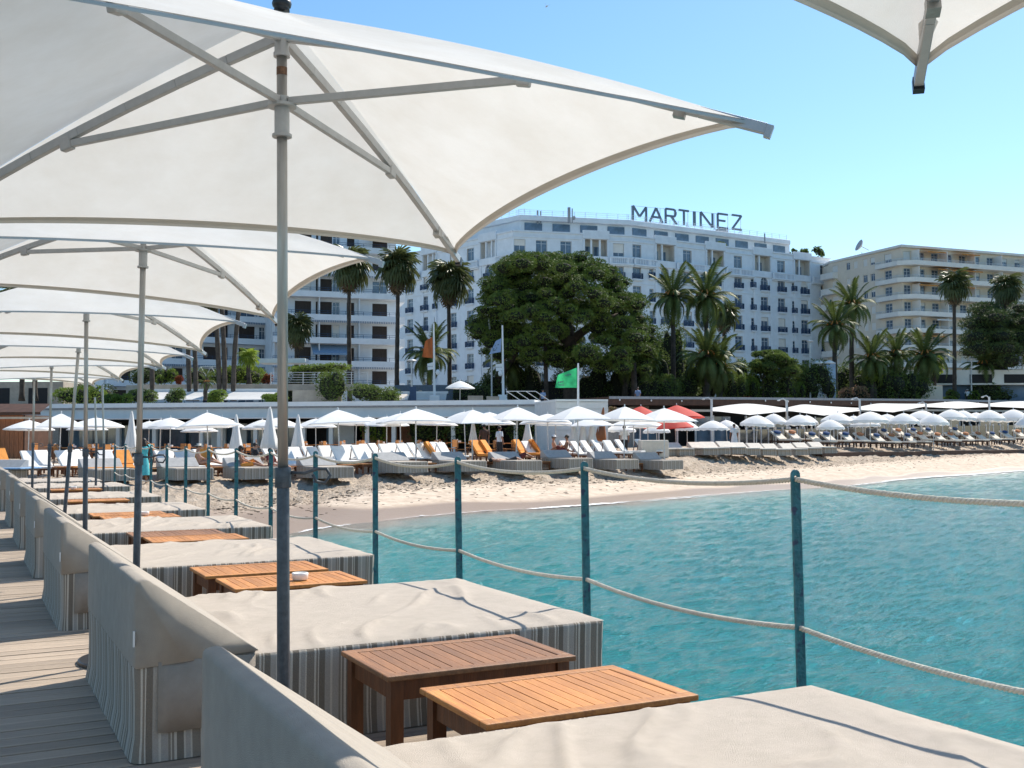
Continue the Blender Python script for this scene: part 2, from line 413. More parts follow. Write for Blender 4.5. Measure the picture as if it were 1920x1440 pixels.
for (x, y), lb in (((2.17, 14.7), 'white ashtray on the table behind the fourth daybed'), ((2.02, 22.8), 'small far white ashtray on the farthest teak table')):
    dup(ash, (x, y, .452), 0, lb)

# ---- parasols over the daybeds
def canopy_surface(ap, cs, nt_=14, ns=24, inset=.12):
    mb = MB(); cen = sum((Vector(c) for c in cs), Vector())/4
    for k in range(4):
        a, b = Vector(cs[k]), Vector(cs[(k+1) % 4]); ap_ = Vector(ap)
        vs = []
        mid = (a+b)/2
        for i in range(nt_+1):
            t = i/nt_
            for j in range(ns+1):
                s = j/ns; g = 4*s*(1-s); e = a.lerp(b, s); pull = inset*(g**.72)
                dirc = (ap_-mid); e = e+dirc*(pull/dirc.length)*1.0
                p = ap_.lerp(e, t)
                p.z += .036*math.sin(math.pi*t)*(1-g)**.5 - .006*math.sin(math.pi*t)*g
                p.z += (.0035*noise.noise(Vector((s*16+k*5, t*2, 1)))+.004*noise.noise(Vector((s*5+k*9, t*6, 4))))*t*(1 if t < 1 else .3)
                vs.append(p)
        mb.add(vs, [(i*(ns+1)+j, (i+1)*(ns+1)+j, (i+1)*(ns+1)+j+1, i*(ns+1)+j+1) for i in range(nt_) for j in range(ns)])
    return mb
def hem_strip(ap, cs, ns=24, inset=.12):
    mb = MB(); ap_ = Vector(ap)
    for k in range(4):
        a, b = Vector(cs[k]), Vector(cs[(k+1) % 4]); mid = (a+b)/2; vs = []
        for j in range(ns+1):
            s = j/ns; g = 4*s*(1-s); dirc = ap_-mid; e = a.lerp(b, s)+dirc*(inset*(g**.72)/dirc.length)
            q = e+(ap_-e).normalized()*.036
            vs += [e+Vector((0, 0, -.003)), q+Vector((0, 0, -.005)), e+(e-ap_).normalized()*.001+Vector((0, 0, -.014))]
        fs = []
        for j in range(ns):
            o = j*3; fs += [(o, o+3, o+4, o+1), (o, o+2, o+5, o+3)]
        mb.add(vs, fs)
    return mb
def jetty_parasol(base, topxy, apz, corners, lab, slider=None, hook=True):
    bx, by = base; t = thing('jetty_parasol', lab, 'parasol', (bx, by, 0), 0, 'square parasols over the daybeds')
    B = Vector((bx, by, 0)); T = Vector((topxy[0], topxy[1], apz))-B
    cs = [Vector(c)-B for c in corners]; cc_ = [c-(c-Vector((0, 0, apz))).normalized()*.055 for c in cs]
    ax = T.normalized()
    def on(z): return ax*(z/ax.z)
    mb = MB(); mb.lathe([(0, 0), (.34, 0), (.345, .012), (.33, .024), (.06, .03), (0, .03)], 40); obj('base_plate', mb, M['steel'], t)
    mb = MB(); mb.lathe([(.342, -.001), (.352, 0), (.352, .022), (.34, .026)], 40); obj('rubber_rim', mb, M['black'], t)
    mb = MB(); mb.tube([on(.02), on(1.34)], .0235, 20); mb.tube([on(1.29), on(1.365)], .030, 20); obj('pole_sleeve', mb, M['sleeve'], t, sm=True, bevel=.002)
    mb = MB(); mb.tube([on(1.34), on(apz-.05)], .0195, 20); obj('pole', mb, M['steel'], t, sm=True)
    if hook:
        mb = MB(); o = on(1.345); pts = [o+Vector((.028, -.01, 0)), o+Vector((.075, -.02, -.003)), o+Vector((.12, -.03, .012)), o+Vector((.155, -.04, .012)), o+Vector((.168, -.045, -.012)), o+Vector((.15, -.04, -.04)), o+Vector((.12, -.03, -.035)), o+Vector((.105, -.028, -.008))]
        mb.tube(pts, .006, 8); obj('locking_hook', mb, M['sleeve'], t, sm=True)
    sl = slider or apz-.33
    mb = MB(); mb.tube([on(sl-.12), on(sl+.03)], .028, 18); mb.tube([on(sl-.125), on(sl-.112)], .037, 18)
    mb.tube([on(sl-.012), on(sl)], .055, 20); obj('slider', mb, M['alu'], t, bevel=.002)
    mb = MB(); mb.tube([on(sl+.11), on(sl+.14)], .0200, 18); obj('rust_ring', mb, M['rust'], t)
    mb = MB(); mb.tube([on(apz-.14), on(apz-.03)], .027, 18); mb.tube([on(apz-.15), on(apz-.135)], .031, 18); obj('crown_hub', mb, M['alu'], t)
    mb = MB(); c = on(apz+.002)
    mb.ball(c+Vector((0, 0, .050)), .037, .037, .027, 16, 8); mb.lathe([(.03, .022), (.026, .05)], 16, c=c); obj('finial', mb, M['black'], t, sm=True)
    hub = on(apz-.055)
    for k, c in enumerate(cs):
        d = (c-hub).normalized(); e = c-d*.012
        bow = lambda q: hub.lerp(e, q)+Vector((0, 0, .040*math.sin(math.pi*q)-.018))
        mb = MB()
        for q in range(8): mb.bar(bow(q/8), bow((q+1)/8), .026, .036)
        rb = obj('rib', mb, M['alu'], t, bevel=.003)
        mb = MB(); mb.bar(e+Vector((0, 0, -.024))-d*.004, e+d*.018+Vector((0, 0, -.026)), .03, .042); obj('rib_end_cap', mb, M['black'] if k == 2 else M['alu'], rb)
        st = bow(.53)+Vector((0, 0, -.028)); sh = on(sl)+Vector((d.x, d.y, 0)).normalized()*.03+Vector((0, 0, .01))
        mb = MB(); mb.bar(sh, st, .022, .028); so_ = obj('strut', mb, M['alu'], t, bevel=.002)
        mb = MB(); dd = Vector((d.x, d.y, d.z)); mb.bar(st-dd*.025, st+dd*.03+Vector((0, 0, .006)), .034, .055); obj('bracket', mb, M['alu'], rb, bevel=.006)
        mb = MB()
        pc = lerp(hub, e, .84)+Vector((0, 0, .022*math.sin(math.pi*.84)-.024)); mb.bar(pc-d*.02, pc+d*.02, .034, .044); obj('rib_clip', mb, M['steel'], rb)
    cn = obj('canopy', canopy_surface(on(apz+.022), cc_), M['canopy'], t, sm=True)
    obj('hem', hem_strip(on(apz+.022), cc_), M['hem'], cn, sm=True)
    mb = MB()
    for k, c in enumerate(cs):   # reinforced pockets
        c = cc_[k]; a = cc_[k-1]; b = cc_[(k+1) % 4]; d = (hub-c).normalized()
        p = [c, c+d*.16+(a-c).normalized()*.035, c+d*.22, c+d*.16+(b-c).normalized()*.035]
        mb.add([q+Vector((0, 0, .006)) for q in p], [(0, 1, 2, 3)])
    obj('corner_pocket', mb, M['awning'], cn)
    return t
PAR = [((1.09, 3.95), (1.045, 3.90), 3.055, [(-.22, 2.62, 2.50), (2.36, 2.70, 2.505), (2.37, 5.20, 2.44), (-.25, 5.25, 2.37)], 'nearest white square parasol, filling the upper left of the view'),
       ((1.06, 7.53), (1.085, 7.55), 3.08, [(-.22, 6.3, 2.52), (2.37, 6.38, 2.60), (2.36, 8.87, 2.455), (-.25, 8.8, 2.58)], 'second white square parasol behind the nearest one'),
       ((1.10, 11.13), (1.07, 11.13), 3.06, [(-.2, 9.95, 2.50), (2.38, 10.1, 2.55), (2.46, 12.3, 2.425), (-.2, 12.4, 2.53)], 'third white square parasol along the jetty'),
       ((1.17, 14.73), (1.36, 14.73), 3.02, [(0, 13.5, 2.5), (2.55, 13.6, 2.47), (2.57, 15.6, 2.45), (.05, 15.9, 2.50)], 'fourth white square parasol on a leaning pole'),
       ((1.25, 18.33), (1.27, 18.33), 3.02, [(0, 17.1, 2.42), (2.70, 17.3, 2.555), (2.47, 19.3, 2.455), (0, 19.5, 2.53)], 'fifth white square parasol along the jetty'),
       ((1.22, 21.93), (1.22, 21.93), 3.0, [(0, 20.8, 2.42), (2.62, 21.2, 2.555), (2.36, 22.2, 2.46), (0, 23, 2.56)], 'sixth white square parasol, farthest along the jetty')]
for b, tp, az_, cs, lb in PAR: jetty_parasol(b, tp, az_, cs, lb, hook=True)
jetty_parasol((1.05, .62), (1.05, .62), 3.06, [(-.2, -.7, 2.5), (2.4, -.6, 2.5), (2.335, 2.065, 2.467), (-.2, 1.9, 2.5)], 'white parasol corner entering at the top right of the picture', hook=False)
def mast(px, py0, py1, depth, lab):
    a = W(px, py1, depth); b = W(px-2, py0, depth)
    t = thing('mast', lab, 'pole', (a.x, a.y, 0)); mb = MB(); mb.tube([(0, 0, 0), (0, 0, 1.35)], .025, 10); obj('sleeve', mb, M['sleeve'], t)
    mb = MB(); mb.tube([(0, 0, 1.3), (b.x-a.x, b.y-a.y, b.z)], .02, 10); obj('tube', mb, M['steel'], t)
mast(194, 722, 885, 21.5, 'thin bare steel pole right of the third parasol pole')
mast(180, 745, 885, 22.5, 'slender dark rod just left of the thin bare steel pole')

# ---- rail posts and ropes
def post_mesh():
    w_, th, z0 = .052, .012, -.5
    ht = 1.32; r = w_/2; n = 10
    outer = [(-r, z0), (r, z0), (r, ht-.075)]
    # slot opens to the right, hook over the top
    sl = [(r, ht-.058), (.004, ht-.052)]
    ins = []
    for k in range(7):
        a = R(-80-k*200/6+0); ins.append((-.001+.012*math.cos(a), ht-.040+.013*math.sin(a)))
    hook = [(.013, ht-.036), (r-.001, ht-.040)]
    top = [(r*math.cos(R(180*k/n)), ht-r+r*math.sin(R(180*k/n))) for k in range(n+1)]
    poly = [(-r, z0), (r, z0), (r, ht-.06), (.006, ht-.056), (-.006, ht-.052), (-.0115, ht-.042), (-.009, ht-.031), (0, ht-.026), (.009, ht-.030), (.013, ht-.040), (r, ht-.040)]+top
    mb = MB(); mb.prism([(x, -th/2, z) for x, z in poly], (0, th, 0)); return mb
pm = post_mesh().mesh('rail_post', M['rail'])
PX = 3.45; PY = [1.9+1.885*k for k in range(15)]
LEAN = [0, -.014, -.010, -.012, -.004, -.004, -.002, 0, 0, 0, 0, .004, 0, 0, 0]
for k, yy in enumerate(PY):
    o = link('rail_post', pm, None, (PX, yy, 0), rot=(0, LEAN[k]*1.3, .0))
    lb = ('blue-green steel rail post just outside the right edge of the picture' if k == 0 else
          '%s blue-green steel post of the jetty railing, counted from the right' % ORD[k-1])
    tag(o, lb, 'railing post', 'steel posts of the rope railing')
    b = o.modifiers.new('b', 'BEVEL'); b.width = .0015; b.segments = 1
def rope(zf, sag, lab, xo):
    t = thing('rope', lab, 'rope', (PX, PY[0], 0)); O = Vector((PX, PY[0], 0))
    for k in range(len(PY)-1):
        x0 = xo+LEAN[k]*1.3*zf; x1 = xo+LEAN[k+1]*1.3*zf
        n = 90 if k < 5 else 14; pts = []
        sg = sag*random.uniform(.85, 1.2)
        for i in range(n+1):
            s = i/n; pts.append(Vector((lerp(x0, x1, s), PY[k]+1.885*s, zf-4*sg*s*(1-s)))-Vector((0, PY[0], 0)))
        mb = MB(); rr_ = .0125
        if k < 5:
            for q in range(3):
                hp = []
                for i, p in enumerate(pts):
                    a = i*1.885/n/.052*2*math.pi+q*2.094
                    hp.append(p+Vector((math.cos(a)*rr_*.55, 0, math.sin(a)*rr_*.55)))
                # resample finer so the lay of the rope reads
                fine = []
                N_ = 420
                for i in range(N_+1):
                    s = i/N_; a = s*1.885/.062*2*math.pi+q*2.094
                    fine.append(Vector((lerp(x0, x1, s)+math.cos(a)*rr_*.56, PY[k]-PY[0]+1.885*s, zf-4*sg*s*(1-s)+math.sin(a)*rr_*.56)))
                mb.tube(fine, rr_*.52, 6)
        else: mb.tube(pts, rr_, 6)
        obj('rope_span', mb, M['rope'], t, sm=True)
    return t
rope(1.275, .055, 'upper cream twisted rope slung between the hooked tops of the blue-green posts', .0)
rope(.595, .045, 'lower cream twisted rope threaded through the middle of the blue-green posts', .0)

# ================================================================== SEA AND SAND
ZW = -1.1
def yh(px): return 820-.003*(px+75)
YS = [(-400, 1330), (0, 1200), (300, 1085), (400, 1045), (500, 1012), (560, 998), (620, 987), (760, 971), (900, 959), (1000, 953), (1100, 947), (1170, 941), (1260, 933), (1350, 926),
      (1450, 919), (1520, 915), (1600, 908), (1680, 899), (1750, 894), (1830, 889), (1920, 882), (2100, 874), (2400, 864), (3200, 850)]
def d_shore(px): return (H-ZW)*F/(table(YS, px)-yh(px))
DB = [(-400, 40), (0, 41), (300, 42), (450, 43), (700, 45), (900, 49), (1100, 52.5), (1280, 58), (1420, 66), (1600, 76), (1760, 85), (1920, 95), (2400, 130), (3200, 220)]
YB = [(-400, 896), (0, 896), (300, 894), (450, 891), (700, 878), (900, 870), (1100, 865), (1280, 856), (1420, 846), (1600, 838), (1760, 831), (1920, 825), (2400, 820), (3200, 816)]
def zb(px): return H-(table(YB, px)-yh(px))*table(DB, px)/F
YT = [(-400, 990), (300, 985), (480, 966), (700, 922), (900, 908), (1150, 903), (1400, 884), (1650, 867), (1920, 849), (2400, 838), (3200, 829)]
def sand_z(px, d, rough=True, xy=None):
    ds = d_shore(px); db = table(DB, px); z1 = zb(px)
    db = max(db, ds+6)
    dt = ds+.55*(db-ds); zt = min(H-(table(YT, px)-yh(px))*dt/F, z1-.12); zt = max(zt, ZW+.2)
    if d < ds: z = ZW-(ds-d)*.09
    elif d < dt:
        t = (d-ds)/(dt-ds); z = lerp(ZW, zt, t**.9)
    elif d < db:
        t = (d-dt)/(db-dt); z = lerp(zt, z1, smooth(t)*.35+t*.65)
    else: z = z1+min(.25, (d-db)*.012)
    if rough and xy:
        x, y = xy
        m = smooth((d-dt+.6)/1.6)*(1-smooth((d-db+1)/2)*.85)
        p = Vector((x*1.6, y*1.6, 3))
        n = noise.noise(p)*.6+noise.noise(p*2.3)*.7+noise.noise(p*4.9)*.35
        z += m*(.17*n-.03)+.012*noise.noise(Vector((x*.5, y*.5, 0)))
    return z
def ground(px, d):
    p = fwh*d+rr*((px-960)/F*d); return Vector((p.x, p.y, sand_z(px, d)))
cols = [-500+c*5.5 for c in range(620)]
mb = MB(); vs = []; fs = []; wet = []
NR = 150
for px in cols:
    ds = d_shore(px); db = max(table(DB, px), ds+6)
    for r in range(NR):
        t = r/(NR-1)
        if t < .12: d = lerp(ds-7, ds, t/.12)
        elif t < .80: d = lerp(ds, db+1.5, (t-.12)/.68)
        else: d = lerp(db+1.5, db+70, ((t-.80)/.20)**1.5)
        p = fwh*d+rr*((px-960)/F*d); z = sand_z(px, d, True, (p.x, p.y)); vs.append((p.x, p.y, z))
        wob = .10*noise.noise(Vector((p.x*.25, p.y*.25, 7)))
        wv = 1-smooth((z+wob-(ZW+.16))/.10); wet.append(wv)
n = len(cols)
fs = [(c*NR+r, (c+1)*NR+r, (c+1)*NR+r+1, c*NR+r+1) for c in range(n-1) for r in range(NR-1)]
mb.add(vs, fs)
def sand_mat():
    m = bpy.data.materials.new('beach_sand'); m.use_nodes = True; n_ = m.node_tree; N = n_.nodes; L = n_.links; p = N['Principled BSDF']
    tc = N.new('ShaderNodeTexCoord'); a = N.new('ShaderNodeTexNoise'); a.inputs['Scale'].default_value = 2.2; a.inputs['Detail'].default_value = 10; a.inputs['Roughness'].default_value = .7
    L.new(tc.outputs['Object'], a.inputs[0]); r = N.new('ShaderNodeValToRGB'); L.new(a.outputs[0], r.inputs[0])
    r.color_ramp.elements[0].position = .33; r.color_ramp.elements[0].color = (.40, .31, .23, 1)
    r.color_ramp.elements[1].position = .62; r.color_ramp.elements[1].color = (.64, .53, .42, 1)
    at = N.new('ShaderNodeAttribute'); at.attribute_name = 'wet'
    mx = N.new('ShaderNodeMix'); mx.data_type = 'RGBA'; L.new(at.outputs['Fac'], mx.inputs[0]); L.new(r.outputs[0], mx.inputs[6]); mx.inputs[7].default_value = (.31, .22, .15, 1)
    L.new(mx.outputs[2], p.inputs['Base Color'])
    mr = N.new('ShaderNodeMapRange'); mr.inputs[3].default_value = .95; mr.inputs[4].default_value = .35; L.new(at.outputs['Fac'], mr.inputs[0]); L.new(mr.outputs[0], p.inputs['Roughness'])
    b1 = N.new('ShaderNodeTexNoise'); b1.inputs['Scale'].default_value = 5; b1.inputs['Detail'].default_value = 6; b1.inputs['Roughness'].default_value = .7; L.new(tc.outputs['Object'], b1.inputs[0])
    inv = N.new('ShaderNodeMath'); inv.operation = 'SUBTRACT'; inv.inputs[0].default_value = 1; L.new(at.outputs['Fac'], inv.inputs[1])
    at2 = N.new('ShaderNodeAttribute'); at2.attribute_name = 'rough'
    b = N.new('ShaderNodeBump'); b.inputs['Distance'].default_value = .34; L.new(b1.outputs[0], b.inputs['Height']); L.new(at2.outputs['Fac'], b.inputs['Strength'])
    L.new(b.outputs[0], p.inputs['Normal']); p.inputs['Specular IOR Level'].default_value = .3
    return m
me = mb.mesh('beach_sand', sand_mat(), True)
at = me.attributes.new('wet', 'FLOAT', 'POINT'); at.data.foreach_set('value', wet)
rg = []
for c, px in enumerate(cols):
    ds = d_shore(px); db = max(table(DB, px), ds+6); dt = ds+.55*(db-ds)
    for r in range(NR):
        v = vs[c*NR+r]; d = v[0]*fwh.x+v[1]*fwh.y
        rg.append(.12+.75*smooth((d-dt+.5)/1.5))
at = me.attributes.new('rough', 'FLOAT', 'POINT'); at.data.foreach_set('value', rg)
sand = link('beach_sand', me); sand['kind'] = 'structure'
# dark seaweed bits and stones on the sand
M['weed'] = mat('dried_seaweed', (.09, .07, .05), .95, .4, 20)
mb = MB()
for k in range(2600):
    px = random.uniform(400, 2000); ds = d_shore(px); db = max(table(DB, px), ds+6)
    d = ds+(db-ds)*(random.gauss(.60, .07) if random.random() < .75 else random.uniform(.25, .95)); p = fwh*d+rr*((px-960)/F*d)
    z = sand_z(px, d, True, (p.x, p.y)); s = random.uniform(.012, .045)
    mb.ball((p.x, p.y, z+s*.1), s*random.uniform(1, 3.2), s*random.uniform(.8, 1.6), s*.35, 5, 3)
o = obj('seaweed_scraps', mb, M['weed'], sm=False); tag(o, 'dark scraps of seaweed and pebbles scattered over the sand', 'seaweed'); o['kind'] = 'stuff'

# water
mb = MB(); vs = []; fs = []; att = []; cols2 = [-260+c*7.5 for c in range(360)]; NR2 = 330
for px in cols2:
    ds = d_shore(px)+1.2
    for r in range(NR2):
        t = r/(NR2-1); d = 3.0*((ds/3.0)**t)
        p = fwh*d+rr*((px-960)/F*d); sh = ds-1.2-d; k = smooth(sh/9)*.8+.2
        q = Vector((p.x*.55+p.y*.25, p.y*1.0-p.x*.3, 0))
        h = .034*noise.noise(q*1.3)+.030*noise.noise(q*3.1+Vector((5, 1, 0)))+.014*noise.noise(q*7)
        vs.append((p.x, p.y, ZW+h*k+.004)); att.append(max(0, sh))
fs = [(c*NR2+r, (c+1)*NR2+r, (c+1)*NR2+r+1, c*NR2+r+1) for c in range(len(cols2)-1) for r in range(NR2-1)]
mb.add(vs, fs)
def water_mat(flat=False):
    m = bpy.data.materials.new('sea_water'); m.use_nodes = True; n_ = m.node_tree; N = n_.nodes; L = n_.links; p = N['Principled BSDF']
    p.inputs['Roughness'].default_value = .10; p.inputs['IOR'].default_value = 1.33; p.inputs['Specular IOR Level'].default_value = .38
    tc = N.new('ShaderNodeTexCoord')
    if flat: p.inputs['Base Color'].default_value = (.006, .14, .17, 1); return m
    at = N.new('ShaderNodeAttribute'); at.attribute_name = 'offshore'
    r = N.new('ShaderNodeValToRGB'); mr = N.new('ShaderNodeMapRange'); mr.inputs[2].default_value = 26; L.new(at.outputs['Fac'], mr.inputs[0]); 
    nz = N.new('ShaderNodeTexNoise'); nz.inputs['Scale'].default_value = .35; nz.inputs['Detail'].default_value = 5; L.new(tc.outputs['Object'], nz.inputs[0])
    ad = N.new('ShaderNodeMath'); ad.operation = 'MULTIPLY_ADD'; ad.inputs[1].default_value = .35; L.new(nz.outputs[0], ad.inputs[0]); L.new(mr.outputs[0], ad.inputs[2])
    sb = N.new('ShaderNodeMath'); sb.operation = 'SUBTRACT'; sb.inputs[1].default_value = .175; L.new(ad.outputs[0], sb.inputs[0]); L.new(sb.outputs[0], r.inputs[0])
    cr = r.color_ramp; cr.elements[0].color = (.27, .25, .20, 1); cr.elements[0].position = .0; cr.elements[1].color = (.008, .23, .25, 1); cr.elements[1].position = 1
    e = cr.elements.new(.07); e.color = (.17, .29, .27, 1); e = cr.elements.new(.2); e.color = (.07, .31, .30, 1); e = cr.elements.new(.5); e.color = (.02, .265, .275, 1)
    # darker patches and ripple shading painted into the water colour
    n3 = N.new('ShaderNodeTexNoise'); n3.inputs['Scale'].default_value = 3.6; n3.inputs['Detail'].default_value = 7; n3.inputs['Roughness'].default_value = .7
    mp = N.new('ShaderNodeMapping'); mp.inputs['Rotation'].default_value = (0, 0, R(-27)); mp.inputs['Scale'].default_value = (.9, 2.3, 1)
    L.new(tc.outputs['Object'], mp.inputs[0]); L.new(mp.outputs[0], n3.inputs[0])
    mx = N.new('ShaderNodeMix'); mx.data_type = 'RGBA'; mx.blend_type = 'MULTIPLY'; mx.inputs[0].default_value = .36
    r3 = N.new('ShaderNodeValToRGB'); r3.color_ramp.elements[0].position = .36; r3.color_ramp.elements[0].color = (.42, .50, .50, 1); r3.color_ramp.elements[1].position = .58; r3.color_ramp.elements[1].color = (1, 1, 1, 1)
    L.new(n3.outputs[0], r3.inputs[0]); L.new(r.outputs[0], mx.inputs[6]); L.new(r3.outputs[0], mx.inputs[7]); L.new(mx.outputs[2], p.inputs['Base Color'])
    n4 = N.new('ShaderNodeTexNoise'); n4.inputs['Scale'].default_value = 8; n4.inputs['Detail'].default_value = 5; n4.inputs['Roughness'].default_value = .62; L.new(mp.outputs[0], n4.inputs[0])
    b = N.new('ShaderNodeBump'); b.inputs['Strength'].default_value = .85; b.inputs['Distance'].default_value = .11; L.new(n4.outputs[0], b.inputs['Height']); L.new(b.outputs[0], p.inputs['Normal'])
    return m
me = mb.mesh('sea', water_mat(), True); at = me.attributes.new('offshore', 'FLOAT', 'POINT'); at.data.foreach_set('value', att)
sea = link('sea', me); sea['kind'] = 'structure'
mb = MB(); mb.add([(-3000, -3000, ZW-.9), (3000, -3000, ZW-.9), (3000, 3000, ZW-.9), (-3000, 3000, ZW-.9)], [(0, 1, 2, 3)]); struct('sea_floor', mb, mat('seabed', (.10, .12, .11)))
mb = MB()
far = [fwh*d+rr*((px-960)/F*d) for px, d in ((2400, 3), (2400, 120), (9000, 200), (9000, 3))]
mb.add([(p.x, p.y, ZW-.03) for p in far]+[(-2.5, -400, ZW-.03), (500, -400, ZW-.03), (500, 6, ZW-.03), (-2.5, 3, ZW-.03)], [(3, 2, 1, 0), (4, 5, 6, 7)]); struct('outer_sea', mb, water_mat(True))
# foam line
M['foam'] = mat('sea_foam', (.80, .82, .82), .7, .05, 9)
mb = MB()
def foam(px0, px1, w0, off, seed):
    n = int((px1-px0)/3); pts = []
    for k in range(n+1):
        px = lerp(px0, px1, k/n); e = math.sin(math.pi*k/n)**.5
        d = d_shore(px)-off+.25*noise.noise(Vector((px*.03, seed, 0)))+.10*noise.noise(Vector((px*.15, seed, 0)))
        ww = 1.4*w0*e*(.55+.9*max(0, noise.noise(Vector((px*.06, seed+4, 0)))+.35))
        for q in (d, d+max(.02, ww)):
            p = fwh*q+rr*((px-960)/F*q); pts.append((p.x, p.y, ZW+.035+.02*noise.noise(Vector((px*.2, q, 0)))))
    mb.add(pts, [(2*k, 2*k+2, 2*k+3, 2*k+1) for k in range(n)])
foam(985, 1180, .55, .5, 1); foam(560, 660, .25, .3, 2); foam(720, 980, .10, .1, 8); foam(1180, 1500, .16, .4, 3); foam(1655, 2100, 1.3, .9, 5); foam(1560, 1700, .35, 1.4, 6); foam(1750, 1990, .35, 3.2, 9); foam(1200, 1330, .22, 1.2, 12)
o = obj('foam', mb, M['foam']); tag(o, 'thin white foam of small waves breaking along the shoreline', 'foam'); o['kind'] = 'stuff'

# ================================================================== HIGH GROUND BEHIND THE BEACH
ZPT = [(-600, 3.45), (1140, 3.6), (1300, 4.5), (1920, 5.1), (2400, 5.4)]
def zp(px): return table(ZPT, px)
M['paving'] = mat('promenade_paving', (.30, .28, .25), .9)
mb = MB(); vs = []
RB = [(-600, 80), (0, 79), (700, 75), (1000, 72), (1140, 76), (1300, 92), (1500, 100), (1700, 108), (1920, 120), (2400, 150)]
def d_rest(px): return table(RB, px)
def dfix(px, d): return max(d, d_rest(px)+9.5) if 83 < d < 170 else d
def basez(px, y1, d, z): return min(z, zp(px)) if (83 < d < 170 and y1 >= 735) else z
cc = [-600+c*40 for c in range(78)]
for px in cc:
    d = d_rest(px)
    for dd, z in ((d+8.0, -1), (d+8.0, zp(px)), (430, zp(px))):
        p = fwh*dd+rr*((px-960)/F*dd); vs.append((p.x, p.y, z))
mb.add(vs, [(c*3+r, (c+1)*3+r, (c+1)*3+r+1, c*3+r+1) for c in range(len(cc)-1) for r in range(2)])
struct('promenade', mb, M['paving'])

# ------------------------------------------------------------------ facades
def plane_s(px, A, B):
    """distance along the wall A-B (seen from above) where picture column px meets it"""
    A = Vector((A.x, A.y)); Bv = Vector((B.x, B.y)); d = fw + r2*((px-960)/F) - u2*((600-720)/F)
    u = (Bv-A).normalized(); den = d.x*u.y-d.y*u.x
    t = (A.x*u.y-A.y*u.x)/den
    return (Vector((d.x*t, d.y*t))-A).dot(u)
def plane_z(px, py, A, B):
    u = (B-A); u.z = 0; u.normalize(); s = plane_s(px, A, B); p = A+u*s
    d = Vector((p.x, p.y, 0)).dot(fwh); return W(px, py, d).z
def holes_wall(mb, L, z0, z1, ops, depth=.3, m=0, m_rev=0):
    """wall in the xz plane facing -y with real openings (x0, x1, z0, z1) and reveals"""
    xs = sorted({0, L} | {o[0] for o in ops} | {o[1] for o in ops}); zs = sorted({z0, z1} | {o[2] for o in ops} | {o[3] for o in ops})
    xs = [x for x in xs if 0 <= x <= L]; zs = [z for z in zs if z0 <= z <= z1]
    for a, b in zip(xs, xs[1:]):
        for c, d in zip(zs, zs[1:]):
            mx, mz = (a+b)/2, (c+d)/2
            if any(o[0] < mx < o[1] and o[2] < mz < o[3] for o in ops): continue
            mb.add([(a, 0, c), (b, 0, c), (b, 0, d), (a, 0, d)], [(0, 1, 2, 3)], m)
    for o in ops:
        a, b, c, d = o[:4]; y = depth
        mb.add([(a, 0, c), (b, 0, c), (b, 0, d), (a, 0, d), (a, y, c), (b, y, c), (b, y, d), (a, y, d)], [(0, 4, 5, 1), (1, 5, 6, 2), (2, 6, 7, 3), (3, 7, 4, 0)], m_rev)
def wing(A, B):
    v = Vector((B.x-A.x, B.y-A.y, 0)); return v.length, math.atan2(v.y, v.x)
M['hotel'] = mat('hotel_white_render', (.76, .80, .84), .85, .05, .8, .2, 8)
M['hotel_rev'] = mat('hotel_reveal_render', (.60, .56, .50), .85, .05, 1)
M['glass'] = mat('window_glass', (.10, .155, .225), .08, .3, .6, spec=.9)
M['frame'] = mat('window_frame_paint', (.62, .66, .70), .5)
M['iron'] = mat('dark_blue_ironwork', (.035, .07, .14), .6)
M['brown'] = mat('dark_brown_shutter', (.045, .028, .02), .6, .2, 3)
M['cream'] = mat('cream_render', (.76, .65, .52), .85, .05, .6, .1, 8)
M['creamw'] = mat('pale_balcony_render', (.80, .76, .70), .8, .05, .8)
M['apart'] = mat('white_flat_render', (.76, .79, .82), .8, .05, .6)
M['roofgrey'] = mat('roof_grey', (.35, .36, .38), .7)
M['blueawn'] = mat('blue_grey_awning', (.22, .32, .44), .8)
M['orangeawn'] = mat('orange_striped_awning', (.62, .26, .06), .8, .2, 3, trans=.2)
M['signgrey'] = mat('sign_letter_grey', (.10, .14, .19), .5)
M['stone'] = mat('beige_stone', (.42, .37, .31), .85, .12, 1.5)
M['curtain'] = mat('net_curtain', (.42, .46, .50), .9, .2, 1.5)

